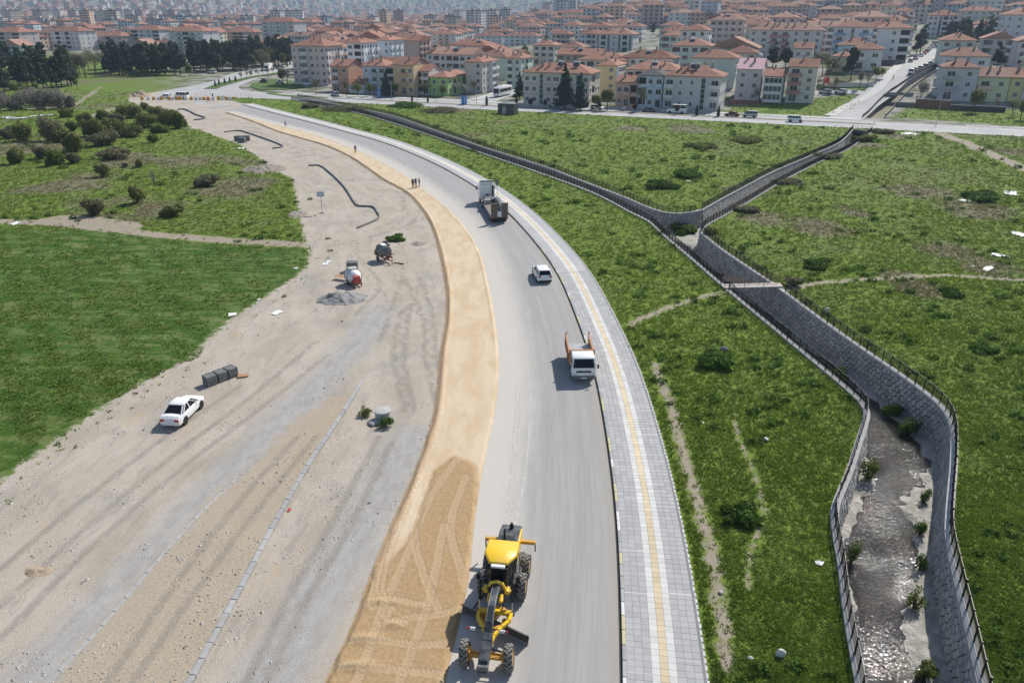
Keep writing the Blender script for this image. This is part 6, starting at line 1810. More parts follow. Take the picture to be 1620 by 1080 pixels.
# first row along the boulevard and the junction
bld('five-storey pink and white apartment block with hipped roof at the junction', 466.5, 134, 519, 72.7, 13, (.52, .40, .36), 'hip', 'tile', 'nwgwnw', 'bwnnbw', bc=(.6, .6, .6), chim=3)
bld('white five-storey block standing directly behind the pink and white block', 552, 125.5, 575, 68.5, 14, (.66, .68, .70), 'hip', 'tile', 'dl', 'bnnbnb', bc=(.55, .56, .58))
bld('white five-storey block third in the row behind the pink and white block', 598, 121, 619, 64, 13, (.55, .60, .64), 'hip', 'tile', '.w', 'bnbnbn', bc=(.6, .62, .65))
bld('orange-brown unfinished brick house with gabled side and balconies', 526, 145, 553.5, 105, 10, (.42, .19, .09), 'gable', 'tile', 'bw', '', bc=(.5, .42, .38), gable=(.27, .11, .07), chim=1)
bld('single-storey white cottage with orange roof below the brick house', 553, 147, 575, 133.5, 7, (.58, .57, .54), 'gable', 'tile', 'wd', '', chim=1, name='cottage')
bld('pale blue three-storey house with grey balcony edges', 576, 146, 612, 104.5, 11, (.42, .47, .52), 'hip', 'tile', 'nbb', 'w', bc=(.3, .34, .38), chim=2)
bld('ochre three-storey house with brick gable and rounded balconies', 624, 150, 656, 103, 11, (.52, .34, .15), 'gable', 'tile', '.bw', '', bc=(.42, .24, .10), gable=(.28, .14, .09), chim=2)
bld('narrow dark loggia infill between the pale blue and ochre houses', 613, 148, 624, 106, 10, (.40, .42, .44), 'hip', 'tile', 'l', '', chim=0)
bld('white and dark red narrow house with dark top balcony', 657.5, 149.5, 680, 113, 10, (.50, .47, .45), 'gable', 'tile', 'lb', '', bc=(.55, .54, .53), band=(.30, .08, .06), chim=1)
bld('bright green two-storey corner house with wide hipped roof', 681, 151, 709, 122.5, 19, (.28, .46, .09), 'hip', 'tile', 'ww', 'wbwwl', bc=(.45, .33, .2), chim=2)
bld('beige and grey three-storey house with balconies facing the side street', 737.5, 147.5, 763.5, 98.5, 14, (.44, .40, .34), 'hip', 'tile', '.w', 'wwgb', bc=(.55, .52, .5), plinth=(.33, .30, .26), chim=4)
bld('mint green three-storey house behind the side street', 801, 140, 824, 93, 13, (.38, .48, .40), 'hip', 'tile', 'bw', 'wbw', chim=3)
bld('long cream three-storey house with brown floor bands behind two spruces', 828, 165.7, 931, 114.3, 12, (.50, .46, .37), 'hip', 'tile', 'wwswdwwsw', 'wlww', band=(.42, .26, .2), chim=6, sol=2)
bld('yellow three-storey house with white balconies behind the long cream house', 943, 157, 972, 104, 13, (.56, .47, .20), 'hip', 'tile', '.w', 'ggw', bc=(.62, .6, .58), chim=3)
bld('salmon two-storey house beside the pale blue house with dark roof', 973, 169.5, 1006, 130, 8, (.52, .30, .20), 'gable', 'tile', 'wbl', '', chim=2)
bld('pale blue house with a dark grey roof', 1007.5, 170.5, 1046, 119.5, 10, (.45, .52, .58), 'hip', 'tiledark', 'lwb', '', bc=(.4, .48, .55), chim=2)
bld('large light grey three-storey house with stair glazing and balconies', 1047.5, 173.5, 1135.5, 120, 13, (.46, .44, .42), 'hip', 'tile', 'bnnsb', 'nnnn', bc=(.52, .5, .48), chim=5, sol=2, plinth=(.40, .38, .36))
bld('lilac-grey house with a flat pink metal roof', 1161, 160, 1200, 109.5, 14, (.42, .38, .40), 'gable', 'tilepink', 'ww', '', gable=(.28, .22, .19), chim=2)
bld('blue-grey house with a glazed white veranda', 1204, 163, 1235, 121, 9, (.30, .33, .37), 'gable', 'tile', 'g', '', chim=1)
bld('cream house with dark red balconies and a peach brick gable', 1241, 162, 1286, 106, 10, (.50, .46, .39), 'gable', 'tile', 'bw', '', bc=(.30, .08, .07), band=(.40, .37, .33), gable=(.50, .33, .24), chim=1)
bld('grey three-storey house behind the brick garden wall', 1482, 159, 1539, 107, 11, (.42, .42, .44), 'hip', 'tile', 'bw', '', left='gw', bc=(.28, .28, .30), chim=2)
bld('pale yellow-green house with patchy tiled roof', 1540, 160, 1590, 121.5, 11, (.48, .50, .28), 'gable', 'tile2', 'bw', '', bc=(.5, .32, .22), chim=2)
bld('yellow house adjoining the pale yellow-green house', 1591, 161, 1613, 123, 11, (.58, .52, .18), 'gable', 'tile', 'w', '', chim=1)
bld('white house with red balcony at the end of the yellow terrace', 1614, 162, 1650, 125, 11, (.55, .53, .5), 'gable', 'tile', 'bw', '', bc=(.4, .1, .08), chim=2)
bld('white hipped-roof house with a water tank above the grey house', 1484, 122, 1560, 89, 13, (.56, .56, .57), 'hip', 'tile', 'd.d', '', chim=2, z0=6)
bld('six-storey grey apartment block above the plum trees', 1577, 83, 1660, 24, 16, (.42, .44, .47), 'hip', 'tile', 'nwwwb', '', left='bwb', bc=(.45, .46, .5), chim=2)
bld('five-storey white block with brown lower storeys beside the hill street', 1381, 99, 1432, 45, 13, (.56, .56, .55), 'hip', 'tile', '.wl', 'bwbb', bc=(.4, .42, .45), plinth=(.26, .16, .12), chim=3)
bld('white two-storey house with a hipped roof below the brown and white block', 1346, 111, 1392, 78, 12, (.55, .54, .5), 'hip', 'tile', 'bd', 'w', chim=3)
bld('yellowish cottage with orange roof behind the tall pine', 1316, 114, 1346, 90, 9, (.46, .42, .28), 'hip', 'tile', 'ww', '', chim=1)
bld('white four-storey house with blue balconies', 1313, 92, 1372, 43.5, 12, (.54, .54, .55), 'hip', 'tile', 'bsb', 'b', bc=(.10, .22, .36), chim=4)
bld('blue-walled house with a wide roof and dormer', 1322, 101, 1376, 72, 12, (.25, .42, .52), 'hip', 'tile', 'dd', '', chim=2)
bld('long cream four-storey block with red stair panels', 1180, 90, 1297, 48, 13, (.52, .49, .43), 'hip', 'tile2', 'wdbbwdw', 'bw', bc=(.33, .10, .08), chim=7)
bld('cream gabled cottage below the long cream block', 1252, 108, 1282, 77, 9, (.50, .48, .42), 'gable', 'tile', 'ww', '', chim=1)
# middle distance
bld('pinkish five-storey block on the rise', 829, 47, 877, 24.5, 16, (.46, .32, .33), 'hip', 'tile3', 'lwwwbw', '', chim=2)
bld('yellow six-storey block with dark attic window', 881, 49, 928, 21, 16, (.56, .48, .24), 'hip', 'tile3', 'lwwwww', 'bb', chim=2)
bld('wide grey-blue six-storey block with balconies', 946, 46, 1003, 17, 16, (.33, .37, .42), 'hip', 'tile3', 'bwbwbwb', '', left='ww', bc=(.42, .46, .5), chim=2)
bld('grey four-storey block with dark vertical stripes', 941, 84, 1000, 54.5, 14, (.44, .45, .46), 'hip', 'tile', 'slswsls', 'wwww', bc=(.4, .4, .42), chim=2)
bld('white block with dark red corner on the left of the town', 683, 78, 722, 54, 14, (.60, .57, .53), 'hip', 'tile', 'wbbw', 'www', bc=(.5, .3, .26), plinth=(.30, .10, .08), chim=5)
bld('long white terrace with blue dormer in the middle of the town', 750, 74, 795, 57, 12, (.50, .53, .54), 'hip', 'tile', 'wdbdw', '', chim=3)
bld('second long white terrace adjoining the one with the blue dormer', 797, 74, 850, 57, 12, (.55, .56, .54), 'hip', 'tile', 'wdbddw', 'ww', chim=4)
bld('grey-white four-storey block with balcony stacks', 1005, 46, 1054, 25.5, 13, (.50, .51, .50), 'hip', 'tile3', 'bwbwb', '', chim=2)
bld('white four-storey block adjoining the balcony stacks block', 1056, 46, 1094, 21, 13, (.52, .51, .50), 'hip', 'tile2', 'wbwb', 'ww', chim=2)
bld('ten-storey blue-grey tower among the red roofs', 1105, 39, 1133, 2, 16, (.30, .35, .42), 'flat', 'tiledark', 'dbd', 'dd', name='tower_block', chim=0)
bld('tall beige tower beside the blue-grey tower', 1079, 38, 1104, -4, 15, (.46, .43, .37), 'flat', 'tiledark', 'bwb', '', name='tower_block', chim=0)
bld('red and white five-storey block', 1134, 34, 1182, 13, 14, (.48, .42, .40), 'hip', 'tile3', 'wlwlwlw', '', plinth=(.34, .13, .12), chim=2)
bld('grey five-storey block with glazed fronts', 1187, 35, 1224, 11, 14, (.42, .45, .50), 'hip', 'tile3', 'bwbwb', '', chim=1)
bld('plain grey slab block with few windows', 1236, 32, 1290, 10, 14, (.44, .44, .45), 'flat', 'tile3', '.w.w.w', '', chim=1)
bld('dark red five-storey block beyond the slab block', 1298, 30, 1328, 10, 14, (.36, .14, .13), 'hip', 'tile3', 'wwww', '', chim=1)
bld('white five-storey block with dark stair tower at the head of the hill street', 1463, 60, 1510, 25, 13, (.52, .52, .52), 'hip', 'tile3', 'bwslwb', '', chim=2)
bld('yellow-grey terrace at the head of the hill street', 1514, 40, 1580, 18, 13, (.42, .44, .34), 'hip', 'tile3', 'wbwwbw', '', chim=2)
bld('tall pale green tower above the terrace', 1527, 36, 1580, -12, 16, (.44, .50, .46), 'flat', 'tiledark', 'dwbwd', '', name='tower_block', chim=0)
bld('tall beige tower with red side on the skyline', 1428, 36, 1459, -10, 15, (.50, .36, .30), 'flat', 'tiledark', 'dwd', '', name='tower_block', chim=0)
bld('tall dark and white tower on the skyline', 1472, 34, 1514, -10, 15, (.28, .29, .31), 'flat', 'tiledark', 'dwdw', '', name='tower_block', chim=0)
bld('tall cream tower at the right edge of the skyline', 1590, 28, 1618, -14, 15, (.52, .48, .42), 'flat', 'tiledark', 'dwd', '', name='tower_block', chim=0)
# beyond the pine wood
bld('brown and white block behind the pines by the scrub', -8, 84, 37, 51, 15, (.40, .34, .32), 'hip', 'tile', 'wlwl', 'nn', chim=2)
bld('cream five-storey block behind the middle of the pine wood', 85, 79, 130, 49.5, 16, (.50, .49, .46), 'hip', 'tile', 'wlwlww', 'nwn', chim=2)
bld('low brown block right of the cream block behind the pines', 144, 78, 196, 57, 14, (.36, .27, .26), 'hip', 'tile', 'wbwlwb', '', chim=3)
bld('pale grey five-storey block with white balcony grid', 212, 78, 256, 47.5, 15, (.48, .49, .50), 'hip', 'tile', 'lbbl', 'w', bc=(.55, .56, .57), chim=2)
bld('grey-white block with brown panels behind the second pine group', 272, 87, 326, 49.5, 15, (.48, .48, .48), 'hip', 'tile', 'wblbw', 'w', bc=(.3, .2, .18), chim=2)
bld('low brown brick block behind the roadside trees', 361, 73, 405, 51, 14, (.30, .19, .16), 'hip', 'tile', 'wllgw', '', chim=2)
bld('white striped block beyond the low brown block', 347, 52, 402, 33.5, 15, (.50, .51, .52), 'hip', 'tile3', 'wlwlwlw', '', chim=2)
bld('big grey seven-storey block with projecting roof left of the pink block', 418, 76, 469, 35, 16, (.36, .37, .36), 'hip', 'tile3', 'bwbwb', '', bc=(.42, .43, .42), chim=2)
bld('mauve block beyond the big grey block', 470, 58, 505, 33, 14, (.40, .30, .30), 'gable', 'tile3', 'wwww', '', chim=2)

# ---- generic houses of the packed quarters: a set of types, copied
def generic(W, D, fl, wall_, roof, rm, seed):
    rr = random.Random(seed); fh = 2.85; h = fl * fh + .5
    m = MB(); m.bb(0, W, 0, D, -5, h, 0)
    nf, ns = max(2, int(W / 2.9)), max(2, int(D / 3.3))
    kinds = [rr.choice('wwbbldd') for _ in range(nf)]; kr = [rr.choice('wwbbw') for _ in range(ns)]
    for f in range(fl):
        z = .4 + f * fh
        for i, c in enumerate(kinds):
            a = (i + .5) * W / nf; s = W / nf
            if c in 'wd': w = .72 if c == 'w' else 1.05; m.bb(a - w, a + w, -.05, 0, z + .75, z + 2.25, 1); m.bb(a - w - .08, a + w + .08, -.09, 0, z + .74, z + .85, 2)
            elif c == 'l': m.bb(a - s * .42, a + s * .42, -.05, 0, z + .75, z + 2.4, 1)
            else:
                m.bb(a - .9, a + .9, -.05, 0, z + .1, z + 2.2, 1)
                if f: m.bb(a - s * .46, a + s * .46, -1.1, 0, z - .14, z + .85, 2)
        for i, c in enumerate(kr):
            a = (i + .5) * D / ns
            for X, o in ((W, 1), (0, -1)):
                x0, x1 = (X, X + .05) if o > 0 else (X - .05, X)
                if c == 'w': m.bb(x0, x1, a - .6, a + .6, z + .85, z + 2.2, 1)
                elif c == 'b' and f: m.bb(*( (X, X + 1) if o > 0 else (X - 1, X)), a - 1.3, a + 1.3, z - .14, z + .85, 2); m.bb(x0, x1, a - .8, a + .8, z + .85, z + 2.2, 1)
    wm = m.mesh('wall', [wallmat(wall_), M['pane'], wallmat(tuple(min(.75, q * 1.2) for q in wall_))])
    m = MB(); zr = roof_into(m, W, D, h, roof)
    rme = m.mesh('roof', M[rm])
    ch = [(W * rr.uniform(.2, .8), D * rr.uniform(.3, .6)) for _ in range(rr.randint(1, 4))]
    return wm, rme, h, [(x, y, h + .2 + .4 * min(y + .6, D + .6 - y, (min(x, W - x) + .6) if roof == 'hip' else 99)) for x, y in ch], W, D
PAL = [('cream', (.52, .49, .42)), ('white', (.58, .58, .57)), ('pale grey', (.46, .46, .46)), ('beige', (.46, .41, .33)), ('pale yellow', (.56, .49, .28)), ('mint green', (.38, .47, .40)),
       ('pinkish', (.48, .36, .33)), ('pale blue', (.42, .48, .53)), ('brown', (.33, .24, .19)), ('peach', (.53, .38, .28)), ('grey', (.36, .37, .38)), ('off-white', (.55, .54, .51))]
TYPES = []
for k in range(30):
    nm, c = PAL[k % 12]
    fl = (2, 3, 3, 4, 3, 2, 4, 3, 5, 3)[k % 10]; roof = ('hip', 'hip', 'gable', 'hip', 'gabley', 'hip')[k % 6]
    rm = ('tile', 'tile', 'tile2', 'tile3')[k % 4]
    W = random.uniform(11, 20); D = random.uniform(10, 13)
    TYPES.append((generic(W, D, fl, c, roof, rm, 100 + k), '%s %s %s house' % (nm, ('', '', 'two-storey', 'three-storey', 'four-storey', 'five-storey')[fl], 'hip-roofed' if roof == 'hip' else 'gable-roofed'), fl))
STREETS = [smooth([gt(u, v)[:2] for u, v in [(1335, 190), (1388, 150), (1436, 108), (1475, 83), (1486, 70), (1492, 60)]], 3), smooth([gt(u, v)[:2] for u, v in [(752, 166), (800, 149), (850, 131), (880, 121)]], 3), UCL, UCR]
def proj_u(x, y, z): return CX + F * x / (y * cp + (H - z) * sp)
def proj_v(y, z): return CY + F * ((H - z) * cp - y * sp) / (y * cp + (H - z) * sp)
def taken(x, y, r, k=.8):
    return any((x - a) ** 2 + (y - b) ** 2 < ((r + c) * k) ** 2 for a, b, c in FOOT)
cand = []
q = 262.0
while q < 640:
    step = 15.5
    p = -620 + random.uniform(0, 10)
    while p < 420:
        x, y = PQ(p, q) + np.array((random.uniform(-1.5, 1.5), random.uniform(-2, 2)))
        z = float(terr(x, y)); u = proj_u(x, y, z)
        if -60 < u < 1700 and y > 200: cand.append((x, y, z, u))
        p += random.uniform(18, 24)
    q += step + (6 if int(q / 15.5) % 2 else 0)
cand.sort(key=lambda c: math.hypot(c[0], c[1]))
nind = 0; LATE = []
for x, y, z, u in cand:
    if u < 500 and y < 560: continue
    if 1400 < u < 1480 and y < 420: continue
    if 1300 < u < 1345 and y < 300: continue
    if u > 1138 and .378 * x + .926 * y < 302: continue
    P1 = np.array([[x, y]])
    if min(dline(P1, s)[0] for s in STREETS) < 11: continue
    if taken(x, y, 8.0): continue
    k = random.randrange(len(TYPES))
    if y > 330 and random.random() < .3: k = random.choice([i for i, t in enumerate(TYPES) if t[2] >= 4])
    if y < 330:
        while TYPES[k][2] > 3: k = random.randrange(len(TYPES))
    (wm, rme, h, ch, W, D), lab, fl = TYPES[k]
    vt_ = proj_v(y - 5, z + h + 2.2); hw_ = F * max(W, D) * .5 / (y * cp + (H - z) * sp)
    if any(n_[7] > y - 3 and n_[3] < u + hw_ and n_[4] > u - hw_ and vt_ < n_[5] + .40 * (n_[6] - n_[5]) for n_ in NAMED): continue
    if nind >= 215: LATE.append((x, y, z)); continue
    FOOT.append((x, y, max(W, D) * .5))
    rz = -R(22.2) + random.choice((0, 0, 0, PI / 2, PI)) + random.uniform(-.05, .05)
    cs, sn = math.cos(rz), math.sin(rz)
    near_ = min(NAMED, key=lambda n_: math.hypot(n_[0] - x, n_[1] - y))
    lab = lab + (' behind the ' if math.hypot(x, y) > math.hypot(near_[0], near_[1]) else ' in front of the ') + near_[2]
    lab = ' '.join(lab.split()[:16])
    root = empty('town_house', (x - cs * W / 2 + sn * D / 2, y - sn * W / 2 - cs * D / 2, z), rz, lab, 'building', 'houses packed behind the boulevard')
    link('wall', wm, root); ro = link('roof', rme, root)
    for c in ch: link('chimney', CHIM, ro, c, None, (.8, .8, .9))
    if random.random() < .35: link('solar_heater', SOL, ro, (W * .5, D * .25, h + 1.2), (0, 0, -rz - R(22)))
    nind += 1
print('houses', nind, len(LATE), round(time.time() - T0, 1))

# ---- the rest of the town, too far to tell apart
def far_mat(name, c):
    t = NT(name, .9, .3)
    P = t.obj(); sx = t.new('ShaderNodeSeparateXYZ'); t.L(P, sx.inputs[0])
    h_ = t.math('FRACT', t.math('MULTIPLY', t.math('ADD', t.math('MULTIPLY', sx.outputs[0], .926), t.math('MULTIPLY', sx.outputs[1], .55)), .32)); v_ = t.math('FRACT', t.math('MULTIPLY', sx.outputs[2], .34))
    wv = t.math('MULTIPLY', t.math('LESS_THAN', t.math('ABSOLUTE', t.math('SUBTRACT', h_, .5)), .22), t.math('LESS_THAN', t.math('ABSOLUTE', t.math('SUBTRACT', v_, .5)), .26))
    g_ = t.new('ShaderNodeNewGeometry'); s2 = t.new('ShaderNodeSeparateXYZ'); t.L(g_.outputs['Normal'], s2.inputs[0])
    wv = t.math('MULTIPLY', wv, t.math('LESS_THAN', t.math('ABSOLUTE', s2.outputs[2]), .3))
    t.col(t.mix(wv, t.mix(1, c, t.lin(t.attr('tint'), 0, 1, .85, 1.15), 'MULTIPLY'), (.06, .07, .085))); return t.m
FM = [far_mat('far_render_%d' % i, PAL[j][1]) for i, j in enumerate((0, 1, 2, 3, 6, 7, 9, 11))] + [M['tile'], M['tile2'], M['tile3'], M['tiledark']]
fb = MB()
def far_building(x, y, z, W, D, h, rz, tower=False):
    fb.tint = random.random()
    wi = random.randrange(8); ri = 11 if tower else random.choice((8, 8, 9, 10))
    b = MB(); b.bb(-W / 2, W / 2, -D / 2, D / 2, -8, h, wi)
    if tower: b.bb(-W / 2 - .3, W / 2 + .3, -D / 2 - .3, D / 2 + .3, h, h + .8, ri); b.bb(-2, 2, -2, 2, h + .8, h + 3, wi)
    else:
        x0, x1, y0, y1 = -W / 2 - .7, W / 2 + .7, -D / 2 - .7, D / 2 + .7; r = min(x1 - x0, y1 - y0) / 2
        if W >= D: rp = [(x0 + r, 0, h + r * .42), (x1 - r, 0, h + r * .42)]; fs = [(0, 1, 5, 4), (2, 3, 4, 5), (3, 0, 4), (1, 2, 5)]
        else: rp = [(0, y0 + r, h + r * .42), (0, y1 - r, h + r * .42)]; fs = [(0, 1, 4), (1, 2, 5, 4), (2, 3, 5), (3, 0, 4, 5)]
        b.add([(x0, y0, h), (x1, y0, h), (x1, y1, h), (x0, y1, h)] + rp, fs, ri)
    cs, sn = math.cos(rz), math.sin(rz)
    fb.add([(x + cs * a - sn * c, y + sn * a + cs * c, z + e) for a, c, e in b.v], [], 0)
    o = len(fb.v) - len(b.v)
    for f, mm in zip(b.f, b.m): fb.f.append(tuple(o + i for i in f)); fb.m.append(mm); fb.t.append(fb.tint)
for x, y, z in LATE:
    far_building(x, y, z, random.uniform(11, 18), random.uniform(9, 12), random.choice((6, 9, 9, 9, 12, 12)), -R(22) + random.choice((0, PI / 2)))
yy = 560.0
while yy < 3600:
    st_ = 17 + yy * .0085
    hw = .75 * yy + 60; x = -hw + random.uniform(0, st_)
    while x < hw:
        xx, y2 = x + random.uniform(-4, 4), yy + random.uniform(-6, 6)
        z = float(terr(xx, y2))
        if y2 * .926 + xx * .378 > 640 and random.random() < .88 - .25 * ss((y2 - 2200) / 1200):
            sc_ = 1 + (y2 - 560) * .0002
            zone = float(vnoise(np.array([xx / 260.]), np.array([y2 / 330.]), 5)[0])
            tow = zone > .68 and random.random() < .35 and y2 > 900
            hh = random.choice((15, 18, 21, 27)) if tow else random.choice((6, 9, 9, 12, 12, 12, 15)) * (1.0 if zone < .5 else 1.15)
            far_building(xx, y2, z, random.uniform(10, 18) * sc_ if not tow else random.uniform(12, 17), random.uniform(9, 12.5) * sc_, hh, random.uniform(-.5, .2) + random.choice((0, PI / 2)), tow)
        x += st_ * random.uniform(.85, 1.35)
    yy += st_ * 1.2
fme = np_mesh('far_town', fb.v, [np.array([f for f in fb.f if len(f) == 4]), np.array([f for f in fb.f if len(f) == 3])], FM,
              {'tint': ('FACE', [t for f, t in zip(fb.f, fb.t) if len(f) == 4] + [t for f, t in zip(fb.f, fb.t) if len(f) == 3])}, False,
              [m for f, m in zip(fb.f, fb.m) if len(f) == 4] + [m for f, m in zip(fb.f, fb.m) if len(f) == 3])
tag(link('far_town', fme), 'hazy mass of distant town buildings reaching to the hills', 'town', kind='stuff')
print('far', len(fb.f), round(time.time() - T0, 1))

# ---- street things of the town
def pole(label, u, v, vt, r=.06, m_='tarpaint', arm=0.0, name='lamp_post', cat='lamp post', group=None):
    p = gt(u, v); h = ztop(p.y, vt) - p.z
    t = empty(name, p, random.uniform(-.3, .3), label, cat, group)
    m = MB(); m.lathe((0, 0, 0), (0, 0, 1), [(0, r * 1.3), (h * .3, r * 1.1), (h, r * .7)], 8); m.build('post', M[m_], t)
    if arm:
        m = MB(); m.tube([(0, 0, h - .1), (arm * .5, -.1, h + .15), (arm, -.2, h + .2)], .04, 6); a_ = m.build('arm', M[m_], t)
        m = MB(); m.box((arm, -.2, h + .2), (.5, .2, .12)); m.build('lamp_head', M['dkgrey'], a_, .03)
    return t
for i, u in enumerate([620, 660, 690, 728, 754, 975, 1015, 1086, 1122, 1480]):
    v = proj_v(*(lambda s: (s, 0))(1)) if False else None
    k = (u - CX) / F
    # stand on the verge line of the boulevard
    # solve p so that the verge shows at column u
    qv = 237.5
    den = BE[0] - k * cp * BE[1]; num = k * (qv * BN[1] * cp + H * sp) - qv * BN[0]
    pp = num / den; w_ = PQ(pp, qv)
    t = empty('lamp_post', (w_[0], w_[1], .05), .2, 'slim grey lamp post on the boulevard verge', 'lamp post', 'lamp posts along the boulevard')
    m = MB(); m.lathe((0, 0, 0), (0, 0, 1), [(0, .09), (2, .07), (6.5, .05)], 8); m.build('post', M['tarpaint'], t)
    m = MB(); m.tube([(0, 0, 6.4), (.4, -.4, 6.7), (.8, -.9, 6.75)], .035, 6); a_ = m.build('arm', M['tarpaint'], t)
    m = MB(); m.box((.85, -1.0, 6.74), (.25, .5, .1)); m.build('lamp_head', M['dkgrey'], a_, .02)
pole('tall tapering lattice mast rising above the left of the town', 294, 42, 0 - 8, .8, 'tarpaint', name='mast', cat='mast')
def atv(u, q):
    k = (u - CX) / F
    pp = (k * (q * BN[1] * cp + H * sp) - q * BN[0]) / (BE[0] - k * cp * BE[1]); w_ = PQ(pp, q)
    return Vector((w_[0], w_[1], 0.0))
RZB = math.atan2(BE[1], BE[0]) - PI / 2       # car facing along the boulevard (to the right)
car('white hatchback parked by the boulevard in front of the long cream house', 'hatchback', atv(944, 241.0), RZB, 'white', 4.2, 1.75, 1.5)
car('pale car parked behind the spruces on the service lane', 'hatchback', atv(877, 242.5), RZB + PI, 'silver', 4.1, 1.7, 1.48)
car('dark grey saloon parked in front of the pale blue dark-roofed house', 'sedan', atv(1027, 240.5), RZB, 'dkgrey', 4.5, 1.78, 1.45)
car('white minibus parked beside the large light grey house', 'van', atv(1070, 240.8), RZB + PI, 'white', 6.2, 2.0, 2.6, 'minibus', None, 'minibus')
car('dark red saloon parked past the small thujas', 'sedan', atv(1158, 239.5), RZB + PI, 'dkred', 4.4, 1.75, 1.42)
car('silver van parked next to the dark red saloon', 'van', atv(1186, 239.5), RZB + PI, 'silver', 4.3, 1.8, 1.85)
car('white van driving on the boulevard towards the culvert', 'van', atv(1258, 234.0), RZB, 'white', 4.4, 1.8, 1.8, 'van', None, 'van')
for i, (u, v, m_, st, lab) in enumerate([(1440, 99, 'silver', 'hatchback', 'silver hatchback first in the row parked down the hill street'), (1448, 95, 'dkgrey', 'sedan', 'dark saloon parked behind the silver hatchback on the hill street'), (1457.5, 90, 'white', 'hatchback', 'white hatchback parked half way up the hill street'),
        (1462, 86.5, 'red', 'sedan', 'red saloon parked near the top of the hill street'), (1466, 83.5, 'navy', 'hatchback', 'dark blue hatchback parked near the top of the hill street'), (1469.5, 80.5, 'silver', 'sedan', 'last car in the row up the hill street'),
        (1441, 118, 'white', 'van', 'white van first in the row beside the upper channel parapet'), (1448, 114.5, 'dkgrey', 'sedan', 'dark saloon beside the upper channel parapet'), (1456, 111, 'silver', 'hatchback', 'silver hatchback beside the upper channel parapet'), (1464, 107.5, 'dkgrey', 'hatchback', 'dark hatchback beside the upper channel parapet'), (1471, 104.5, 'silver', 'sedan', 'silver saloon last along the upper channel parapet'),
        (1475, 77, 'white', 'hatchback', 'white hatchback in the cluster at the street head'), (1481, 75, 'silver', 'hatchback', 'silver hatchback in the cluster at the street head'), (1486, 77, 'dkgrey', 'sedan', 'dark saloon in the cluster at the street head'), (1490, 74, 'white', 'sedan', 'white saloon in the cluster at the street head'), (1478, 72, 'silver', 'van', 'silver van in the cluster at the street head'), (1330, 148.5, 'white', 'hatchback', 'white hatchback parked beside the playground'), (1305, 149.5, 'silver', 'hatchback', 'grey hatchback half behind the cream house with red balconies')]):
    p = gt(u, v)
    car(lab, st, (p.x, p.y, p.z + .04), heading(gt(1436, 108), gt(1475, 83)) + (PI / 2 if u < 1340 else 0) + (random.uniform(-.6, .6) if 1473 < u else 0), m_, {'van': 4.6}.get(st, 4.2), 1.75, {'van': 1.9}.get(st, 1.45))
p = g(258, 157); car('white car just behind the barrier row', 'hatchback', (p.x, p.y + 2.5, 0), 1.4, 'white', 4.2, 1.75, 1.5)
p = g(283, 158); car('white and blue van standing at the barrier row', 'van', (p.x, p.y + 2.5, 0), 1.3, 'white', 5.4, 2.0, 2.4, 'van', None, 'van')
p = g(418, 131); car('dark car parked on the junction green', 'hatchback', (p.x, p.y, .1), 1.0, 'navy', 4.2, 1.75, 1.5)
p = g(444, 133); car('silver car parked on the junction green', 'sedan', (p.x, p.y, .1), 1.2, 'silver', 4.4, 1.75, 1.45)
p = g(530, 152); car('pale green car parked by the brick house', 'hatchback', (p.x, p.y, .05), .6, 'silver', 4.2, 1.75, 1.5)
p = gt(336, 117); car('white van waiting beyond the closed junction', 'van', (p.x, p.y, p.z + .1), 1.2, 'white', 4.6, 1.75, 1.9, 'van', None, 'van')
def boxtruck(label, p, rz, L=7.0, box='white', cabm='white', hh=3.2, coach=False):
    t = empty('coach' if coach else 'box_truck', p, rz, label, 'coach' if coach else 'truck')
    if coach:
        m = MB(); m.bb(-1.25, 1.25, -L / 2, L / 2, .45, hh); m.build('body', M['white'], t, .12, 40, seg=2)
        for sg in (-1, 1):
            m = MB(); m.bb(sg * 1.262 - .02, sg * 1.262 + .02, -L / 2 + .6, L / 2 - .5, 1.65, 2.75); m.build('side_windows', M['glass'], t)
            for y in (-L * .28, L * .30): wheel(t, sg * 1.1, y, .5, .3, 'silver')
        m = MB(); m.bb(-1.1, 1.1, L / 2 - .01, L / 2 + .02, 1.3, 2.9); m.bb(-1.0, 1.0, -L / 2 - .02, -L / 2 + .01, 1.7, 2.7); m.build('windscreen', M['glass'], t)
        m = MB(); m.bb(-1.0, 1.0, -L / 4, L / 4, hh, hh + .2); m.build('roof_unit', M['white'], t, .05)
    else:
        m = MB(); m.bb(-1.22, 1.22, -L / 2, L / 2 - 2.0, .95, hh + .3); m.build('box', M[box], t, .03)
        m = MB(); m.loft([[(x * (1 if z < 2 else .94), y, z) for y, z in ((L / 2 - 1.9, .6), (L / 2, .6), (L / 2, 1.5), (L / 2 - .3, 2.7), (L / 2 - 1.9, 2.75))] for x in (-1.15, 1.15)]); cb = m.build('cab', M[cabm], t, .05)
        m = MB(); m.add([(-1.05, L / 2 + .01, 1.5), (1.05, L / 2 + .01, 1.5), (1.0, L / 2 - .28, 2.62), (-1.0, L / 2 - .28, 2.62)], [(0, 1, 2, 3)]); m.build('windscreen', M['glass'], cb)
        m = MB(); m.bb(-.5, .5, -L / 2, L / 2 - .3, .6, .95); m.build('chassis', M['black'], t)
        for sg in (-1, 1):
            for y in (-L * .28, L / 2 - 1.0): wheel(t, sg * 1.0, y, .45, .3, 'dkgrey')
p = gt(425, 112); boxtruck('white box lorry coming along the dual carriageway', (p.x, p.y, 0), heading(gt(440, 108), gt(392, 122)), 8.5)
a, b = gt(779, 156), gt(811, 148)
boxtruck('white coach parked in the side street', ((a + b) / 2), heading(b, a), 11.5, hh=3.4, coach=True)
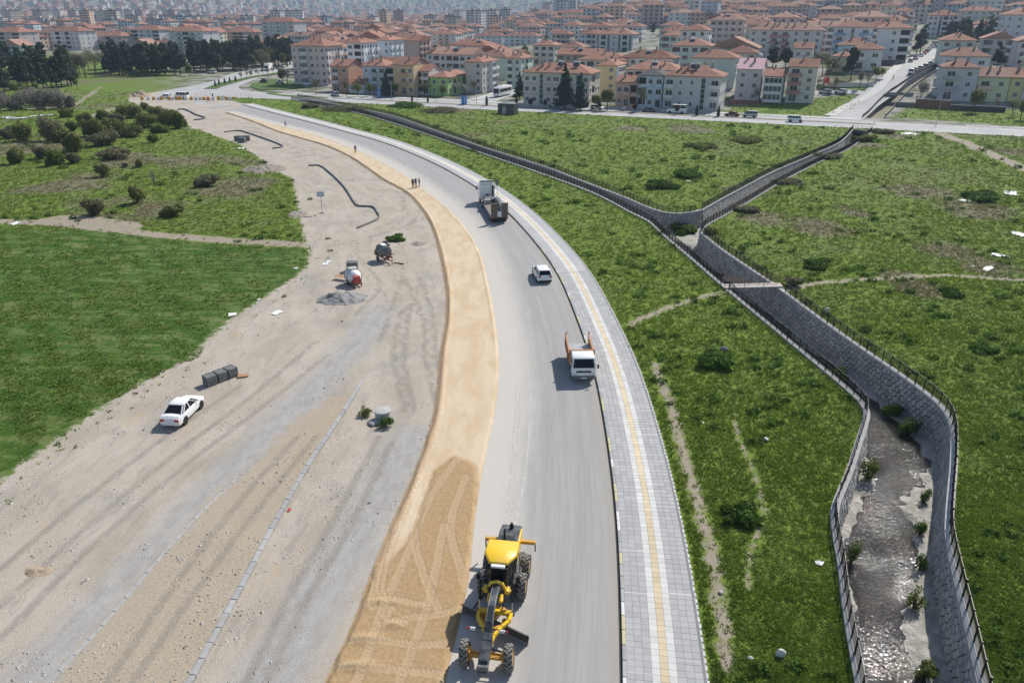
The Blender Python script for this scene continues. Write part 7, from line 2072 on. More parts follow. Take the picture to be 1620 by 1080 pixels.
def hut(label, u, v, w, d_, h, m_, rz=None):
    p = gt(u, v); t = empty('cabin', p, math.atan2(BE[1], BE[0]) if rz is None else rz, label, 'cabin')
    m = MB(); m.bb(-w / 2, w / 2, 0, d_, -.3, h); m.build('shell', M[m_], t, .03)
    m = MB(); m.bb(-w / 2 - .08, w / 2 + .08, -.08, d_ + .08, h, h + .12); m.build('roof', M['dkgrey'], t, .02)
    m = MB(); m.bb(-w * .22, w * .02, -.03, 0, .1, h * .75); m.build('door', M['tarpaint'], t)
    return t
hut('dark grey transformer cabin at the boulevard edge of the meadow', 800, 182, 5.2, 3.5, 3.1, 'charcoal')
def kiosk(label, u, v, vt, w, m_):
    p = atv(u, v); t = empty('kiosk', p, math.atan2(BE[1], BE[0]), label, 'kiosk')
    m = MB(); m.bb(-w / 2, w / 2, -.5, .5, 0, vt); m.build('panel', M[m_], t, .03)
    m = MB(); m.bb(w * .10, w * .38, -.53, -.5, .4, vt - .3); m.build('poster', M['silver'], t)
kiosk('bright blue advertising panel on the boulevard verge', 734.5, 237.0, 2.7, 1.7, 'blue')
kiosk('dark blue kiosk panel in front of the pale blue house', 600, 244.5, 3.0, 1.1, 'blue')
def bin_(label, u, q):
    p = atv(u, q); t = empty('waste_bin', p, math.atan2(BE[1], BE[0]), label, 'bin')
    m = MB(); m.box((0, 0, .65), (1.3, 1.0, 1.0), top=(1.1, 1.1)); m.build('body', M['tarpaint'], t, .04)
    m = MB(); m.box((0, 0, 1.22), (1.5, 1.15, .14), top=(.9, .8)); m.build('lid', M['dkgrey'], t, .03)
bin_('grey waste bin beside the dark grey saloon', 987, 241); bin_('grey waste bin beside the white minibus', 1049, 240.5)
# brick garden wall and terrace walls on the right
M['brick'] = vary('brick_wall', (.24, .12, .085), .25, 1, 9, .95)
def gwall(label, a, b, h, m_, th=.25, zb=-.5):
    a, b = gt(*a), gt(*b); d = b - a
    t = empty('garden_wall', a, math.atan2(d.y, d.x), label, 'wall'); L = d.xy.length
    m = MB(); m.bb(0, L, -th / 2, th / 2, zb, h); m.build('panel', M[m_], t)
    m = MB(); m.bb(-.05, L + .05, -th / 2 - .05, th / 2 + .05, h, h + .1); m.build('coping', M['concrete'], t)
gwall('red-brown brick garden wall in front of the grey house', (1447, 169), (1502, 173.5), 2.2, 'brick')
gwall('grey concrete garden wall beside the upper channel', (1416, 168.5), (1447, 169.5), 1.2, 'kerbdark')
gwall('dark garden wall under the brambles below the yellow terrace', (1503, 174), (1590, 178), 1.4, 'mortar')
gwall('low reddish garden wall beside the lilac-grey house', (1155, 165), (1200, 165), 1.3, 'brick')
gwall('green-blue hoarding at the foot of the brown and white block', (1388, 104.5), (1412, 104), 2.2, 'navy')
gwall('white low wall of the playground', (1310, 138), (1382, 138), 1.4, 'kerbw')
# playground piece
p = gt(1305.5, 140); t = empty('play_tower', p, 0, 'red play tower with a slide behind the cream house', 'playground')
m = MB(); m.box((0, 0, 2.2), (1.6, 1.6, 1.2)); m.prism([(-1, 2.8), (1, 2.8), (0, 3.8)], -1, 1, 'y'); m.build('tower', M['red'], t)
m = MB(); m.bar((.8, 0, 1.6), (4.2, 0, .1), .7, .12); m.build('slide', M['red'], t)
m = MB(); [m.bar((x, y, 0), (x, y, 2), .12) for x in (-.7, .7) for y in (-.7, .7)]; m.build('leg', M['dkgrey'], t)
# domed bath-house roofs above the gardens
dm = MB(); dm.lathe((0, 0, 0), (0, 0, 1), [(0, 1.3), (.35, 1.2), (.75, .85), (1.0, .4), (1.08, .02)], 14); DOME = dm.mesh('dome', M['tarpaint'], 0, 60)
for lab, (u0, u1), v, vt, n in (('upper terrace roofed with a row of small lead domes', (1552, 1592), 60, 47, 3), ('lower terrace roofed with a row of small lead domes', (1536, 1584), 66, 55, 4)):
    a, b = gt(u0, v), gt(u1, v); h = ztop(a.y, vt) - a.z; L = (b - a).xy.length
    t = empty('domed_hall', a, math.atan2(b.y - a.y, b.x - a.x), lab, 'building')
    m = MB(); m.bb(0, L, 0, 6, -2, h); m.build('wall', wallmat((.36, .22, .17)), t)
    m = MB(); m.bb(-.3, L + .3, -.3, 6.3, h, h + .3); m.build('roof', M['kerbdark'], t)
    for k in range(n): link('dome', DOME, t, ((k + .5) * L / n, 3, h + .3), None, (1.3, 1.3, 1.3))
print('city', round(time.time() - T0, 1))
# ------------------------------------------------------------------ trees, bushes and weeds
def leaf_cloud(lumps, n, size, seed, up=.3, shell=.33):
    """n leaf triangles spread through ellipsoid lumps (x,y,z,rx,ry,rz)"""
    r = np.random.default_rng(seed)
    L = np.array(lumps, float); vol = L[:, 3] * L[:, 4] * L[:, 5]; w = vol ** .8; w /= w.sum()
    k = r.choice(len(L), n, p=w)
    d = r.normal(size=(n, 3)); d /= np.linalg.norm(d, axis=1)[:, None]
    rad = r.random(n) ** shell
    c = L[k, :3] + d * L[k, 3:] * rad[:, None]
    c[:, 2] = np.maximum(c[:, 2], .02)
    nrm = d + r.normal(size=(n, 3)) * .55 + np.array((0, 0, up)); nrm /= np.linalg.norm(nrm, axis=1)[:, None]
    a = np.cross(nrm, r.normal(size=(n, 3))); a /= np.linalg.norm(a, axis=1)[:, None] + 1e-9
    b = np.cross(nrm, a)
    s = size * r.uniform(.6, 1.35, n)[:, None]
    V = np.stack([c - a * s * .55 - b * s * .3, c + a * s * .55 - b * s * .3, c + b * s * .75], 1).reshape(-1, 3)
    lump_t = r.uniform(0, 1, len(L))[k]
    tint = np.clip(.45 * lump_t + .55 * r.random(n), 0, 1)
    return V, np.arange(3 * n).reshape(n, 3), tint
def cloud_mesh(name, mat, lumps, n, size, seed, **k):
    V, Fc, t = leaf_cloud(lumps, n, size, seed, **k)
    return np_mesh(name, V, Fc, [mat], {'tint': ('FACE', t)})
def lumpy(rx, ry, h, n, seed, z0=.0, r0=.42):
    rr = random.Random(seed); out = [(0, 0, z0 + h * .5, rx * .62, ry * .62, h * .48)]
    for i in range(n):
        a = rr.uniform(0, 2 * PI); q = rr.uniform(.3, .75); s = rr.uniform(.7, 1.15) * r0
        out.append((math.cos(a) * rx * q, math.sin(a) * ry * q, z0 + h * rr.uniform(.25, .78), rx * s, ry * s, h * s * .75))
    return out
def trunk_mesh(h, r, seed, limbs=5, spread=1.2, lean=.2):
    rr = random.Random(seed); m = MB()
    pts = [(0, 0, -.3)]; 
    for k in range(1, 6): pts.append((rr.uniform(-lean, lean) * k / 5, rr.uniform(-lean, lean) * k / 5, h * k / 5))
    m.tube(pts, [r, r * .9, r * .75, r * .6, r * .42, r * .2], 7)
    for i in range(limbs):
        z = h * rr.uniform(.4, .92); a = rr.uniform(0, 2 * PI); L = spread * rr.uniform(.6, 1.1)
        p0 = Vector((0, 0, z)); p1 = p0 + Vector((math.cos(a) * L * .5, math.sin(a) * L * .5, L * .25)); p2 = p0 + Vector((math.cos(a) * L, math.sin(a) * L, L * .55))
        m.tube([p0, p1, p2], [r * .38, r * .25, r * .1], 5)
    return m.mesh('trunk', M['bark'], 0, 50)
def proto(kind, seed):
    rr = random.Random(seed)
    if kind == 'pine':
        h = rr.uniform(10.5, 13.5); L = []
        for i in range(17):
            t = rr.uniform(.24, .97); q = (1.05 - t) * 2.7 + 1.0; a = rr.uniform(0, 2 * PI)
            L.append((math.cos(a) * q * rr.uniform(.2, .75), math.sin(a) * q * rr.uniform(.2, .75), h * t, q * .62, q * .62, .95))
        return trunk_mesh(h * .95, .24, seed, 9, 2.0, .25), cloud_mesh('crown', M['pine'], L, 2100, .60, seed), h
    if kind == 'spruce':
        h = rr.uniform(10, 12); L = []
        for i in range(26):
            t = i / 25; q = (1 - t) * 2.5 + .25
            for k in range(3):
                a = rr.uniform(0, 2 * PI); L.append((math.cos(a) * q * .55, math.sin(a) * q * .55, 1.3 + (h - 1.3) * t - .15, q * .55, q * .55, .38))
        return trunk_mesh(h * .97, .22, seed, 0), cloud_mesh('crown', M['spruce'], L, 2600, .42, seed, up=.1), h
    if kind == 'bare':
        h = rr.uniform(6, 8.5); m = MB()
        def br(p, d, L, r, n):
            q = p + d * L; m.tube([p, (p + q) / 2 + Vector((rr.uniform(-.1, .1), rr.uniform(-.1, .1), 0)) * L, q], [r, r * .8, r * .6], 5 if n > 1 else 4)
            if n == 0: return
            for _ in range(rr.choice((2, 3, 3))):
                dd = (d + Vector((rr.uniform(-.8, .8), rr.uniform(-.8, .8), rr.uniform(-.05, .6)))).normalized(); br(q, dd, L * rr.uniform(.6, .82), r * .58, n - 1)
        br(Vector((0, 0, -.2)), Vector((0, 0, 1)), h * .30, .16, 4)
        L = lumpy(h * .30, h * .30, h * .62, 7, seed, h * .36)
        return m.mesh('trunk', M['bark']), cloud_mesh('crown', M['brownleaf'], L, 700, .24, seed, shell=.5), h
    if kind in ('green', 'blossom', 'plum', 'willow'):
        h = rr.uniform(5, 7); L = lumpy(h * .32, h * .32, h * .66, 9, seed, h * .30)
        mt = {'green': 'fresh', 'blossom': 'blossom', 'plum': 'redleaf', 'willow': 'olive'}[kind]
        return trunk_mesh(h * .7, .14, seed, 7, 1.3), cloud_mesh('crown', M[mt], L, 1100, .34, seed, shell=.4), h
    if kind == 'thuja':
        h = 3.2; L = [(0, 0, h * t, (.62 if t < .6 else .62 * (1.08 - t) / .48) * .9, (.62 if t < .6 else .62 * (1.08 - t) / .48) * .9, .5) for t in (.15, .3, .45, .6, .75, .88, .98)]
        return trunk_mesh(h * .8, .06, seed, 0), cloud_mesh('crown', M['spruce'], L, 500, .22, seed), h
PROTO = {k: [proto(k, 50 + i * 7 + hash_) for i in range(n)] for k, n, hash_ in (('pine', 5, 1), ('spruce', 2, 2), ('bare', 4, 3), ('green', 3, 4), ('blossom', 2, 5), ('plum', 2, 6), ('willow', 2, 7), ('thuja', 1, 8))}
TN = {'pine': 'pine_tree', 'spruce': 'spruce_tree', 'bare': 'bare_tree', 'green': 'leafing_tree', 'blossom': 'blossom_tree', 'plum': 'plum_tree', 'willow': 'willow_tree', 'thuja': 'thuja'}
def tree(kind, p, h, label, group=None):
    tr, cr, h0 = random.choice(PROTO[kind]); s = h / h0
    t = empty(TN[kind], p, random.uniform(0, 6.28), label, 'tree', group)
    t.scale = (s * random.uniform(.9, 1.1), s * random.uniform(.9, 1.1), s)
    link('trunk', tr, t); link('crown', cr, t); return t
# pine wood on the left
def wood(n, u0, u1, v0, v1, h0, h1, label, group, kinds=('pine',)):
    for i in range(n):
        u, v = random.uniform(u0, u1), random.uniform(v0, v1); p = gt(u, v)
        tree(random.choice(kinds), p, random.uniform(h0, h1), label, group)
wood(44, -60, 118, 112, 138, 11, 14.5, 'tall dark pine in the wood beside the grey thicket', 'pines of the left wood')
for u, v, h in [(8, 147, 11), (45, 143, 12.5), (52, 139, 12), (82, 139, 11), (90, 138, 12), (98, 138, 11), (108, 137, 12), (70, 142, 10), (-12, 148, 11)]:
    tree('pine', gt(u, v), h, 'pine with a bare trunk standing at the front of the left wood', 'front pines of the left wood')
wood(54, 166, 290, 108, 121, 11.5, 14.5, 'dark pine in the dense row behind the lot corner', 'pines behind the lot corner')
wood(44, 305, 395, 101, 114, 11, 15, 'dark pine beside the dual carriageway', 'pines along the dual carriageway')
wood(26, 395, 466, 96, 106, 11, 16, 'dark pine behind the pink and white block', 'pines behind the pink block')
wood(10, 118, 166, 112, 124, 9, 12, 'bare grey tree between the two pine groups', 'bare trees between the pine groups', ('bare',))
wood(12, 388, 450, 104, 112, 8, 11, 'brownish leafing tree at the dual carriageway', 'leafing trees at the dual carriageway', ('bare', 'willow'))
wood(5, 205, 235, 100, 108, 9, 11, 'yellow-green tree showing above the dark pines', 'yellow-green trees above the pines', ('green',))
for u, v, h, lab in [(25, 152, 5, 'bright yellow-green small tree at the foot of the left wood'), (60, 147, 4, 'small fresh green tree under the front pines'), (122, 140, 4, 'low fresh green tree at the right end of the left wood'), (300, 121, 6, 'fresh green tree alone beside the dense pine row')]:
    tree('green', gt(u, v), h, lab)
for u, v, h, lab in [(893, 174, 14.0, 'tall dark blue-green spruce in front of the long cream house'), (918, 175, 11.5, 'second slimmer spruce in front of the long cream house'), (822, 158, 9, 'dark spruce at the corner of the coach side street'), (613, 154, 9.5, 'dark spruce between the pale blue and ochre houses')]:
    tree('spruce', gt(u, v), h, lab)
for u, v, h, lab in [(1345, 128, 11.5, 'broad dark pine beside the playground'), (1222, 106, 9, 'left one of two dark pines behind the lilac-grey house'), (1242, 107, 9, 'right one of two dark pines behind the lilac-grey house'), (1455, 86, 13, 'tall dark pine at the bend of the hill street'), (1449, 88, 10, 'shorter dark pine at the bend of the hill street'),
                     (1282, 100, 6, 'small dark pine beside the cream gabled cottage')]:
    tree('pine', gt(u, v), h, lab)
wood(20, 1492, 1576, 60, 76, 10, 13, 'dark pine in the grove above the hill street', 'pines of the hill grove')
for i, (u, v, h, k, lab) in enumerate([(960, 175, 7, 'willow', 'drooping olive tree before the yellow house'), (1016, 176, 7.5, 'bare', 'round budding tree before the pale blue dark-roofed house'), (942, 174.5, 5, 'willow', 'small olive tree beside the spruces'), (833, 163, 5.5, 'green', 'green tree at the left end of the long cream house'), (850, 165, 4, 'green', 'low green shrub tree before the long cream house'),
        (1195, 166, 6, 'bare', 'bare tree before the blue-grey house'), (735, 154, 5, 'blossom', 'white blossoming tree before the green house'), (700, 154, 4.5, 'willow', 'olive tree left of the blossoming tree'), (750, 152, 6, 'bare', 'bare tree right of the blossoming tree'), (672, 153, 5, 'willow', 'pale tree before the white and red narrow house'), (627, 153, 5, 'green', 'yellow-green tree before the ochre house'), (549, 152, 6, 'bare', 'bare tree before the single-storey cottage'), (566, 153, 5, 'green', 'fresh tree before the single-storey cottage'), (585, 153, 5, 'green', 'fresh tree before the pale blue house'), (500, 150, 6, 'bare', 'bare tree at the corner below the pink block'), (455, 135, 7, 'bare', 'bare tree on the junction green'), (448, 134, 7, 'willow', 'leafing tree on the junction green'),
        (1540, 177, 7, 'willow', 'large olive tree before the pale yellow-green house'), (1575, 179, 4.5, 'bare', 'bare tree at the dark garden wall'), (1600, 184, 5, 'bare', 'bare tree at the boulevard end of the dark garden wall'), (1614, 190, 6, 'willow', 'olive tree at the boulevard kerb on the right'), (1455, 160, 6.5, 'blossom', 'pale blossoming tree beside the slab bridge'), (1460, 150, 5, 'bare', 'bare tree in the garden beside the slab bridge'), (1555, 82, 6, 'blossom', 'pale blossoming tree below the domed terrace'), (1570, 84, 6, 'blossom', 'second pale blossoming tree below the domed terrace'),
        (1574, 95, 6, 'plum', 'dark red plum tree below the six-storey grey block'), (1590, 97, 6.5, 'plum', 'second dark red plum tree below the six-storey grey block'), (1606, 97, 6, 'plum', 'third dark red plum tree below the six-storey grey block'), (1618, 98, 6, 'plum', 'dark red plum tree at the end of the plum row'), (1505, 95, 5, 'plum', 'plum tree behind the white hipped house'), (1322, 132, 8, 'bare', 'bare tree behind the playground'), (1308, 130, 9, 'bare', 'tall bare tree beside the peach brick gable'), (1300, 122, 9, 'bare', 'bare tree behind the peach brick gable'), (1290, 118, 8, 'bare', 'bare tree rising behind the cream house'), (1385, 128, 5, 'green', 'green tree at the hoarding'), (1395, 125, 4, 'green', 'low green tree at the hoarding'), (1360, 140, 6, 'bare', 'leaning bare tree on the playground lawn'), (1320, 145, 5, 'bare', 'bare tree at the playground edge'), (1372, 138, 5, 'bare', 'bare tree at the street side of the playground lawn'),
        (1134, 50, 12, 'green', 'tall yellow-green poplar in the middle of the town'), (1487, 68, 5, 'green', 'yellow-green tree at the head of the hill street')]):
    tree(k, gt(u, v), h, lab)
k_ = 0
while k_ < 46:
    u, v = random.uniform(480, 1620), random.uniform(40, 118); p = gt(u, v)
    if taken(p.x, p.y, 1.0, .95) or min(dline(np.array([[p.x, p.y]]), s)[0] for s in STREETS) < 6: continue
    kd = random.choice(('bare', 'green', 'willow', 'pine', 'bare'))
    tree(kd, p, random.uniform(5, 9), {'bare': 'bare brown tree in a gap between the tiled roofs', 'green': 'fresh green tree in a gap between the tiled roofs', 'willow': 'olive tree in a gap between the tiled roofs', 'pine': 'dark pine in a gap between the tiled roofs'}[kd], 'trees between the houses'); k_ += 1
for k, (u, q_) in enumerate([(770, 236.9), (817, 236.9), (677, 236.9), (652, 236.9), (1102, 236.9), (1136, 236.9)]):
    tree('thuja', atv(u, q_), 3.2 if u > 760 else 2.2, 'clipped thuja on the boulevard verge', 'thujas on the boulevard verge')
for k, (u, q_) in enumerate([(840, 236.9), (862, 236.9), (1004, 236.9), (1070, 236.9), (948, 236.9)]):
    tree('plum', atv(u, q_), 3.0, 'small dark red street tree on the boulevard verge', 'red street trees on the verge')
for k, (u, v) in enumerate([(341, 137), (347, 135), (356, 133), (364, 131.5), (373, 129.5), (382, 127.5), (391, 125.8), (398, 124.6), (408, 122.8), (416, 121.3), (424, 120), (432, 118.6), (440, 117.2)]):
    tree('thuja' if k < 5 else 'bare', g(u, v), 2.6 if k < 5 else 4.0, 'young tree on the median of the dual carriageway', 'young trees on the median')

# ---- bushes
BUSH = {}
def bush(label, u, v, wpx, hpx, mat_, group=None, z=0.0, dens=1.0, name='bush', cat='bush', size=None):
    p = g(u, v, z); s = .0316 * (v - HZ) * H / (H - z)
    rx = wpx / s / 2; h = hpx / s / .95
    sd_ = int(u * 7 + v * 3) % 9999
    n = int(np.clip(rx * rx * 420 + 350, 300, 2600) * dens)
    me = cloud_mesh('foliage', M[mat_], lumpy(rx * .95, rx * .9, h, 9, sd_), n, size or float(np.clip(rx * .14, .10, .34)), sd_)
    t = empty(name, (p.x, p.y + rx * .4, z), 0, label, cat, group)
    link('foliage', me, t)
    m = MB(); rr = random.Random(sd_)
    for k in range(7):
        a = rr.uniform(0, 6.28); m.tube([(0, 0, -.2), (math.cos(a) * rx * .3, math.sin(a) * rx * .3, h * .35), (math.cos(a) * rx * .65, math.sin(a) * rx * .65, h * .75)], [.05, .035, .015], 5)
    m.build('stem', M['bark'], t)
    return t
for i, (u, v, w, h, m_, lab) in enumerate([(161, 282, 26, 22, 'olive', 'round dark bush standing alone in the scrub meadow'), (215, 323, 34, 28, 'olive', 'large round bush near the dirt track'), (146, 343, 38, 26, 'brownleaf', 'brownish bush at the bare patch of the dirt track'),
        (219, 266, 18, 14, 'olive', 'small round bush above the large round bush'), (196, 266, 16, 8, 'brownleaf', 'low brown bush beside the small round bush'), (243, 292, 11, 23, 'greytwig', 'thin grey sapling in the scrub meadow'), (268, 345, 40, 18, 'olive', 'wide yellowish bush above the dirt track'), (325, 296, 46, 16, 'brownleaf', 'low spreading brown bush in the scrub meadow'),
        (178, 253, 54, 18, 'brownleaf', 'long brown thicket in the scrub meadow'), (116, 260, 30, 17, 'brownleaf', 'brown bush left of the long thicket'), (83, 263, 34, 24, 'fresh', 'bright yellow-green bush in the scrub'), (25, 260, 36, 26, 'olive', 'dark bush near the left end of the scrub'), (62, 252, 30, 18, 'brownleaf', 'grey-brown bush behind the yellow-green bush'),
        (113, 243, 42, 28, 'olive', 'tall olive bush in the middle of the scrub'), (37, 225, 36, 28, 'olive', 'dark green bush beside the grey-brown thicket'), (76, 225, 54, 36, 'brownleaf', 'big grey-brown thicket in the scrub'), (143, 218, 48, 27, 'olive', 'broad green bush in the bush belt'), (113, 208, 26, 16, 'fresh', 'small fresh bush in the bush belt'),
        (132, 196, 26, 15, 'olive', 'small dark bush at the back of the bush belt'), (162, 232, 62, 20, 'brownleaf', 'long low brown bush in the bush belt'), (180, 211, 44, 22, 'olive', 'olive bush behind the long low brown bush'), (201, 188, 42, 20, 'olive', 'dark bush at the far side of the bush belt'), (227, 203, 48, 21, 'olive', 'broad dark bush in the right half of the bush belt'),
        (262, 205, 42, 28, 'olive', 'tall dark bush at the lot end of the bush belt'), (284, 204, 26, 24, 'olive', 'last bush of the belt beside the rubbish heap'), (206, 218, 50, 18, 'olive', 'low green bush in front of the bush belt'), (241, 227, 22, 13, 'fresh', 'small bright bush below the bush belt'), (162, 190, 26, 15, 'olive', 'bush beside the footpath behind the belt'),
        (228, 175, 20, 11, 'olive', 'small dark bush nearest the barriers'), (243, 187, 30, 16, 'olive', 'dark bush behind the tall bush of the belt'), (9, 220, 32, 16, 'brownleaf', 'brown bush at the left end of the bush belt'), (104, 188, 26, 14, 'fresh', 'fresh bush at the footpath end'), (270, 190, 30, 16, 'olive', 'dark bush between the belt and the lot'),
        (250, 212, 30, 14, 'fresh', 'low fresh bush at the foot of the tall bush'), (96, 226, 30, 18, 'olive', 'olive bush next to the big thicket'), (185, 198, 30, 16, 'brownleaf', 'brown bush in the back of the belt'),
        (20, 178, 44, 26, 'greytwig', 'grey bare shrub at the left of the grey thicket'), (55, 176, 46, 30, 'greytwig', 'big grey bare shrub in the grey thicket'), (88, 174, 40, 28, 'greytwig', 'grey bare shrub at the right of the grey thicket'), (106, 172, 24, 18, 'greytwig', 'small grey shrub at the edge of the grey thicket'), (-6, 172, 40, 26, 'greytwig', 'grey shrub behind the thicket'), (40, 164, 46, 20, 'greytwig', 'grey shrub at the back of the thicket'), (75, 162, 44, 20, 'greytwig', 'tall grey shrub at the back of the thicket'),
        (1135, 582, 76, 17, 'weed', 'dark bramble clump with a boulder in the right meadow'), (1172, 828, 76, 18, 'weed', 'thick weed clump round the grey boulder'), (1297, 426, 56, 10, 'weed', 'bramble clump beside the footbridge end'), (1258, 455, 36, 14, 'brownleaf', 'dry bramble beside the footbridge end'), (1555, 318, 70, 11, 'weed', 'dark bramble clump behind the white plastic sheet'), (1090, 282, 60, 9, 'weed', 'bramble mound in the meadow behind the fork'), (1050, 300, 66, 10, 'weed', 'bramble thicket beside the litter behind the fork'), (1185, 228, 60, 9, 'olive', 'bramble mound near the boulevard meadow edge'), (1110, 236, 60, 8, 'olive', 'yellowish mound in the boulevard meadow'),
        (626, 382, 36, 7, 'weed', 'low green weed patch on the gravel above the tank trailer'), (608, 678, 30, 16, 'weed', 'green weeds around the manhole ring'), (577, 660, 26, 12, 'olive', 'yellowish weeds left of the manhole ring'), (490, 172, 30, 7, 'brownleaf', 'dry brush at the far end of the channel'), (540, 178, 70, 9, 'brownleaf', 'dry brush along the far channel fence'), (640, 172, 60, 8, 'weed', 'bramble row between channel and boulevard'), (700, 182, 80, 8, 'brownleaf', 'grey brush below the boulevard'),
        (1400, 212, 46, 6, 'brownleaf', 'brush on the bank beside the culvert'), (1375, 225, 30, 10, 'olive', 'brush on the bramble side of the branch channel'), (1318, 252, 54, 6, 'brownleaf', 'dry brush along the branch channel fence'), (1250, 293, 50, 6, 'brownleaf', 'dry brush half way along the branch channel'), (1185, 336, 44, 7, 'brownleaf', 'dry brush near the fork on the meadow side'), (1125, 372, 26, 12, 'olive', 'brush at the point of the fork'), (1510, 470, 50, 7, 'weed', 'weed mound below the right meadow footpath'), (1560, 560, 54, 9, 'weed', 'weed mound in the meadow behind the stream fence')]):
    bush(lab, u, v, w, h, m_)
for lab, u, v, w, h, m_ in [('yellow-flowered weeds at the foot of the road side stream wall', 1377, 765, 40, 44, 'fresh'), ('dense green weeds on the silt below the road side wall', 1349, 893, 32, 40, 'weed'), ('weeds at the foot of the far stream wall by the bend', 1463, 800, 24, 26, 'weed'), ('weeds at the foot of the far stream wall below the bend', 1457, 850, 26, 30, 'weed'),
        ('weed tuft on the silt in the middle of the far bank', 1456, 905, 24, 34, 'weed'), ('big weed tuft on the silt under the far stream wall', 1449, 968, 36, 40, 'fresh'), ('weed tuft on the silt at the lower end of the stream', 1468, 1075, 40, 26, 'fresh'), ('dark weeds in the shade where the stream bends', 1440, 690, 40, 26, 'weed'), ('dark weeds at the foot of the shaded stream wall', 1415, 662, 40, 22, 'weed'), ('dark weeds in the channel at the fork', 1085, 372, 50, 14, 'weed'), ('yellow weeds inside the branch channel by the culvert', 1352, 226, 24, 10, 'fresh'), ('dark weeds along the wall below the footbridge', 1330, 605, 40, 20, 'weed')]:
    bush(lab, u, v, w, h, m_, z=BED, name='weed_clump', cat='weeds')
print('trees', round(time.time() - T0, 1))

# ---- grass: blades set screen-evenly so that near turf is fine and far turf is in tussocks
def grass():
    r = np.random.default_rng(5)
    N = 240000
    u = r.uniform(-80, 1700, N); v = 120 + (1110 - 120) * r.random(N) ** .92
    a, b = (u - CX) / F, (v - CY) / F
    t = -H / (-sp - b * cp)
    P = np.stack([a * t, (cp - b * sp) * t], 1)
    q = P @ BN
    keep = (q < BLVD_Q0 - .8) | inpoly(P, LOT) | inpoly(P, LOT2)
    P = P[keep]
    keep = ~inpoly(P, ROADPOLY)
    P = P[keep]
    dd = sdist(P, DIRT)
    x, y = P[:, 0], P[:, 1]
    nz = fbm(x, y, 1.4, 4, 91) * 3.2
    prob = np.where(dd + nz < -.2, 1.0, np.where(dd < 2.5, .012, .0))
    for ln, w in PATHS:
        dpp = dline(P, smooth(ln, 1.0)) - w
        prob = np.where(dpp + fbm(x, y, 1.1, 3, 92) * 1.2 < .12, prob * .08, prob)
    keep = r.random(len(P)) < prob
    keep &= ~inpoly(P, CH_POLY)
    keep &= dline(P, np.vstack([CH_POLY, CH_POLY[:1]])) > .45
    P = P[keep]; x, y = P[:, 0], P[:, 1]
    crop = inpoly(P, CROP)
    z = ground_z(P)
    dist = np.hypot(x, y)
    dry = np.clip(np.where(crop, 0, dryness(P)) * 1.1 + fbm(x, y, .8, 3, 93) * .9 - .1, 0, 1)
    n1 = fbm(x, y, 5.0, 4, 94); n2 = fbm(x, y, 1.2, 3, 95)
    rows = np.sin((x * .80 + y * .60) * 2 * PI / 3.2) * .5 + fbm(x * .5, y, 2.5, 3, 97) * 2.0
    lush = np.clip(.5 + n1 * 1.4 + n2 * 1.1, 0, 1)
    lush = np.where(crop, np.clip(.42 + rows * .42 + n1, 0, 1), lush)
    thin = crop & (lush < .26) & (r.random(len(P)) < .6)
    P, x, y, z, dist, dry, lush, crop = [q_[~thin] for q_ in (P, x, y, z, dist, dry, lush, crop)]
    n = len(P); nb = 6
    wd = np.clip(.08 + .0023 * dist, .12, .62) * r.uniform(.7, 1.4, n)
    ht = np.clip(.07 + .0013 * dist, .09, .42) * (.40 + .75 * lush) * r.uniform(.7, 1.4, n) * np.where(crop, .62, 1.0)
    ang = r.uniform(0, 2 * PI, (n, nb)); rad = r.random((n, nb)) ** .6 * .55
    bx = x[:, None] + np.cos(ang) * rad * wd[:, None]; by = y[:, None] + np.sin(ang) * rad * wd[:, None]
    la = ang + r.normal(0, .7, (n, nb)); ln_ = wd[:, None] * r.uniform(.25, .8, (n, nb))
    hh = ht[:, None] * r.uniform(.6, 1.3, (n, nb))
    tx = bx + np.cos(la) * ln_; ty = by + np.sin(la) * ln_; tz = z[:, None] + hh
    bw = wd[:, None] * r.uniform(.16, .30, (n, nb)); pa = la + PI / 2
    V = np.stack([np.stack([bx - np.cos(pa) * bw, by - np.sin(pa) * bw, np.broadcast_to(z[:, None] - .02, bx.shape)], -1),
                  np.stack([bx + np.cos(pa) * bw, by + np.sin(pa) * bw, np.broadcast_to(z[:, None] - .02, bx.shape)], -1),
                  np.stack([tx, ty, tz], -1)], 2).reshape(-1, 3)
    Fc = np.arange(len(V)).reshape(-1, 3)
    tint = np.clip(np.where(crop, .14, .42)[:, None] + (lush[:, None] - .5) * np.where(crop, -.1, .15)[:, None] + n1[~thin][:, None] * .8 + r.normal(0, .22, (n, nb)), 0, 1).ravel()
    dr = np.clip(dry[:, None] + r.normal(0, .12, (n, nb)) - .1, 0, 1).ravel()
    print('tufts', n)
    return np_mesh('grass', V, Fc, [M['grass']], {'tint': ('FACE', tint), 'dry': ('FACE', dr)})
tag(link('grass', grass()), 'green grass, weeds and young crop covering the meadows and the field', 'grass', kind='stuff')

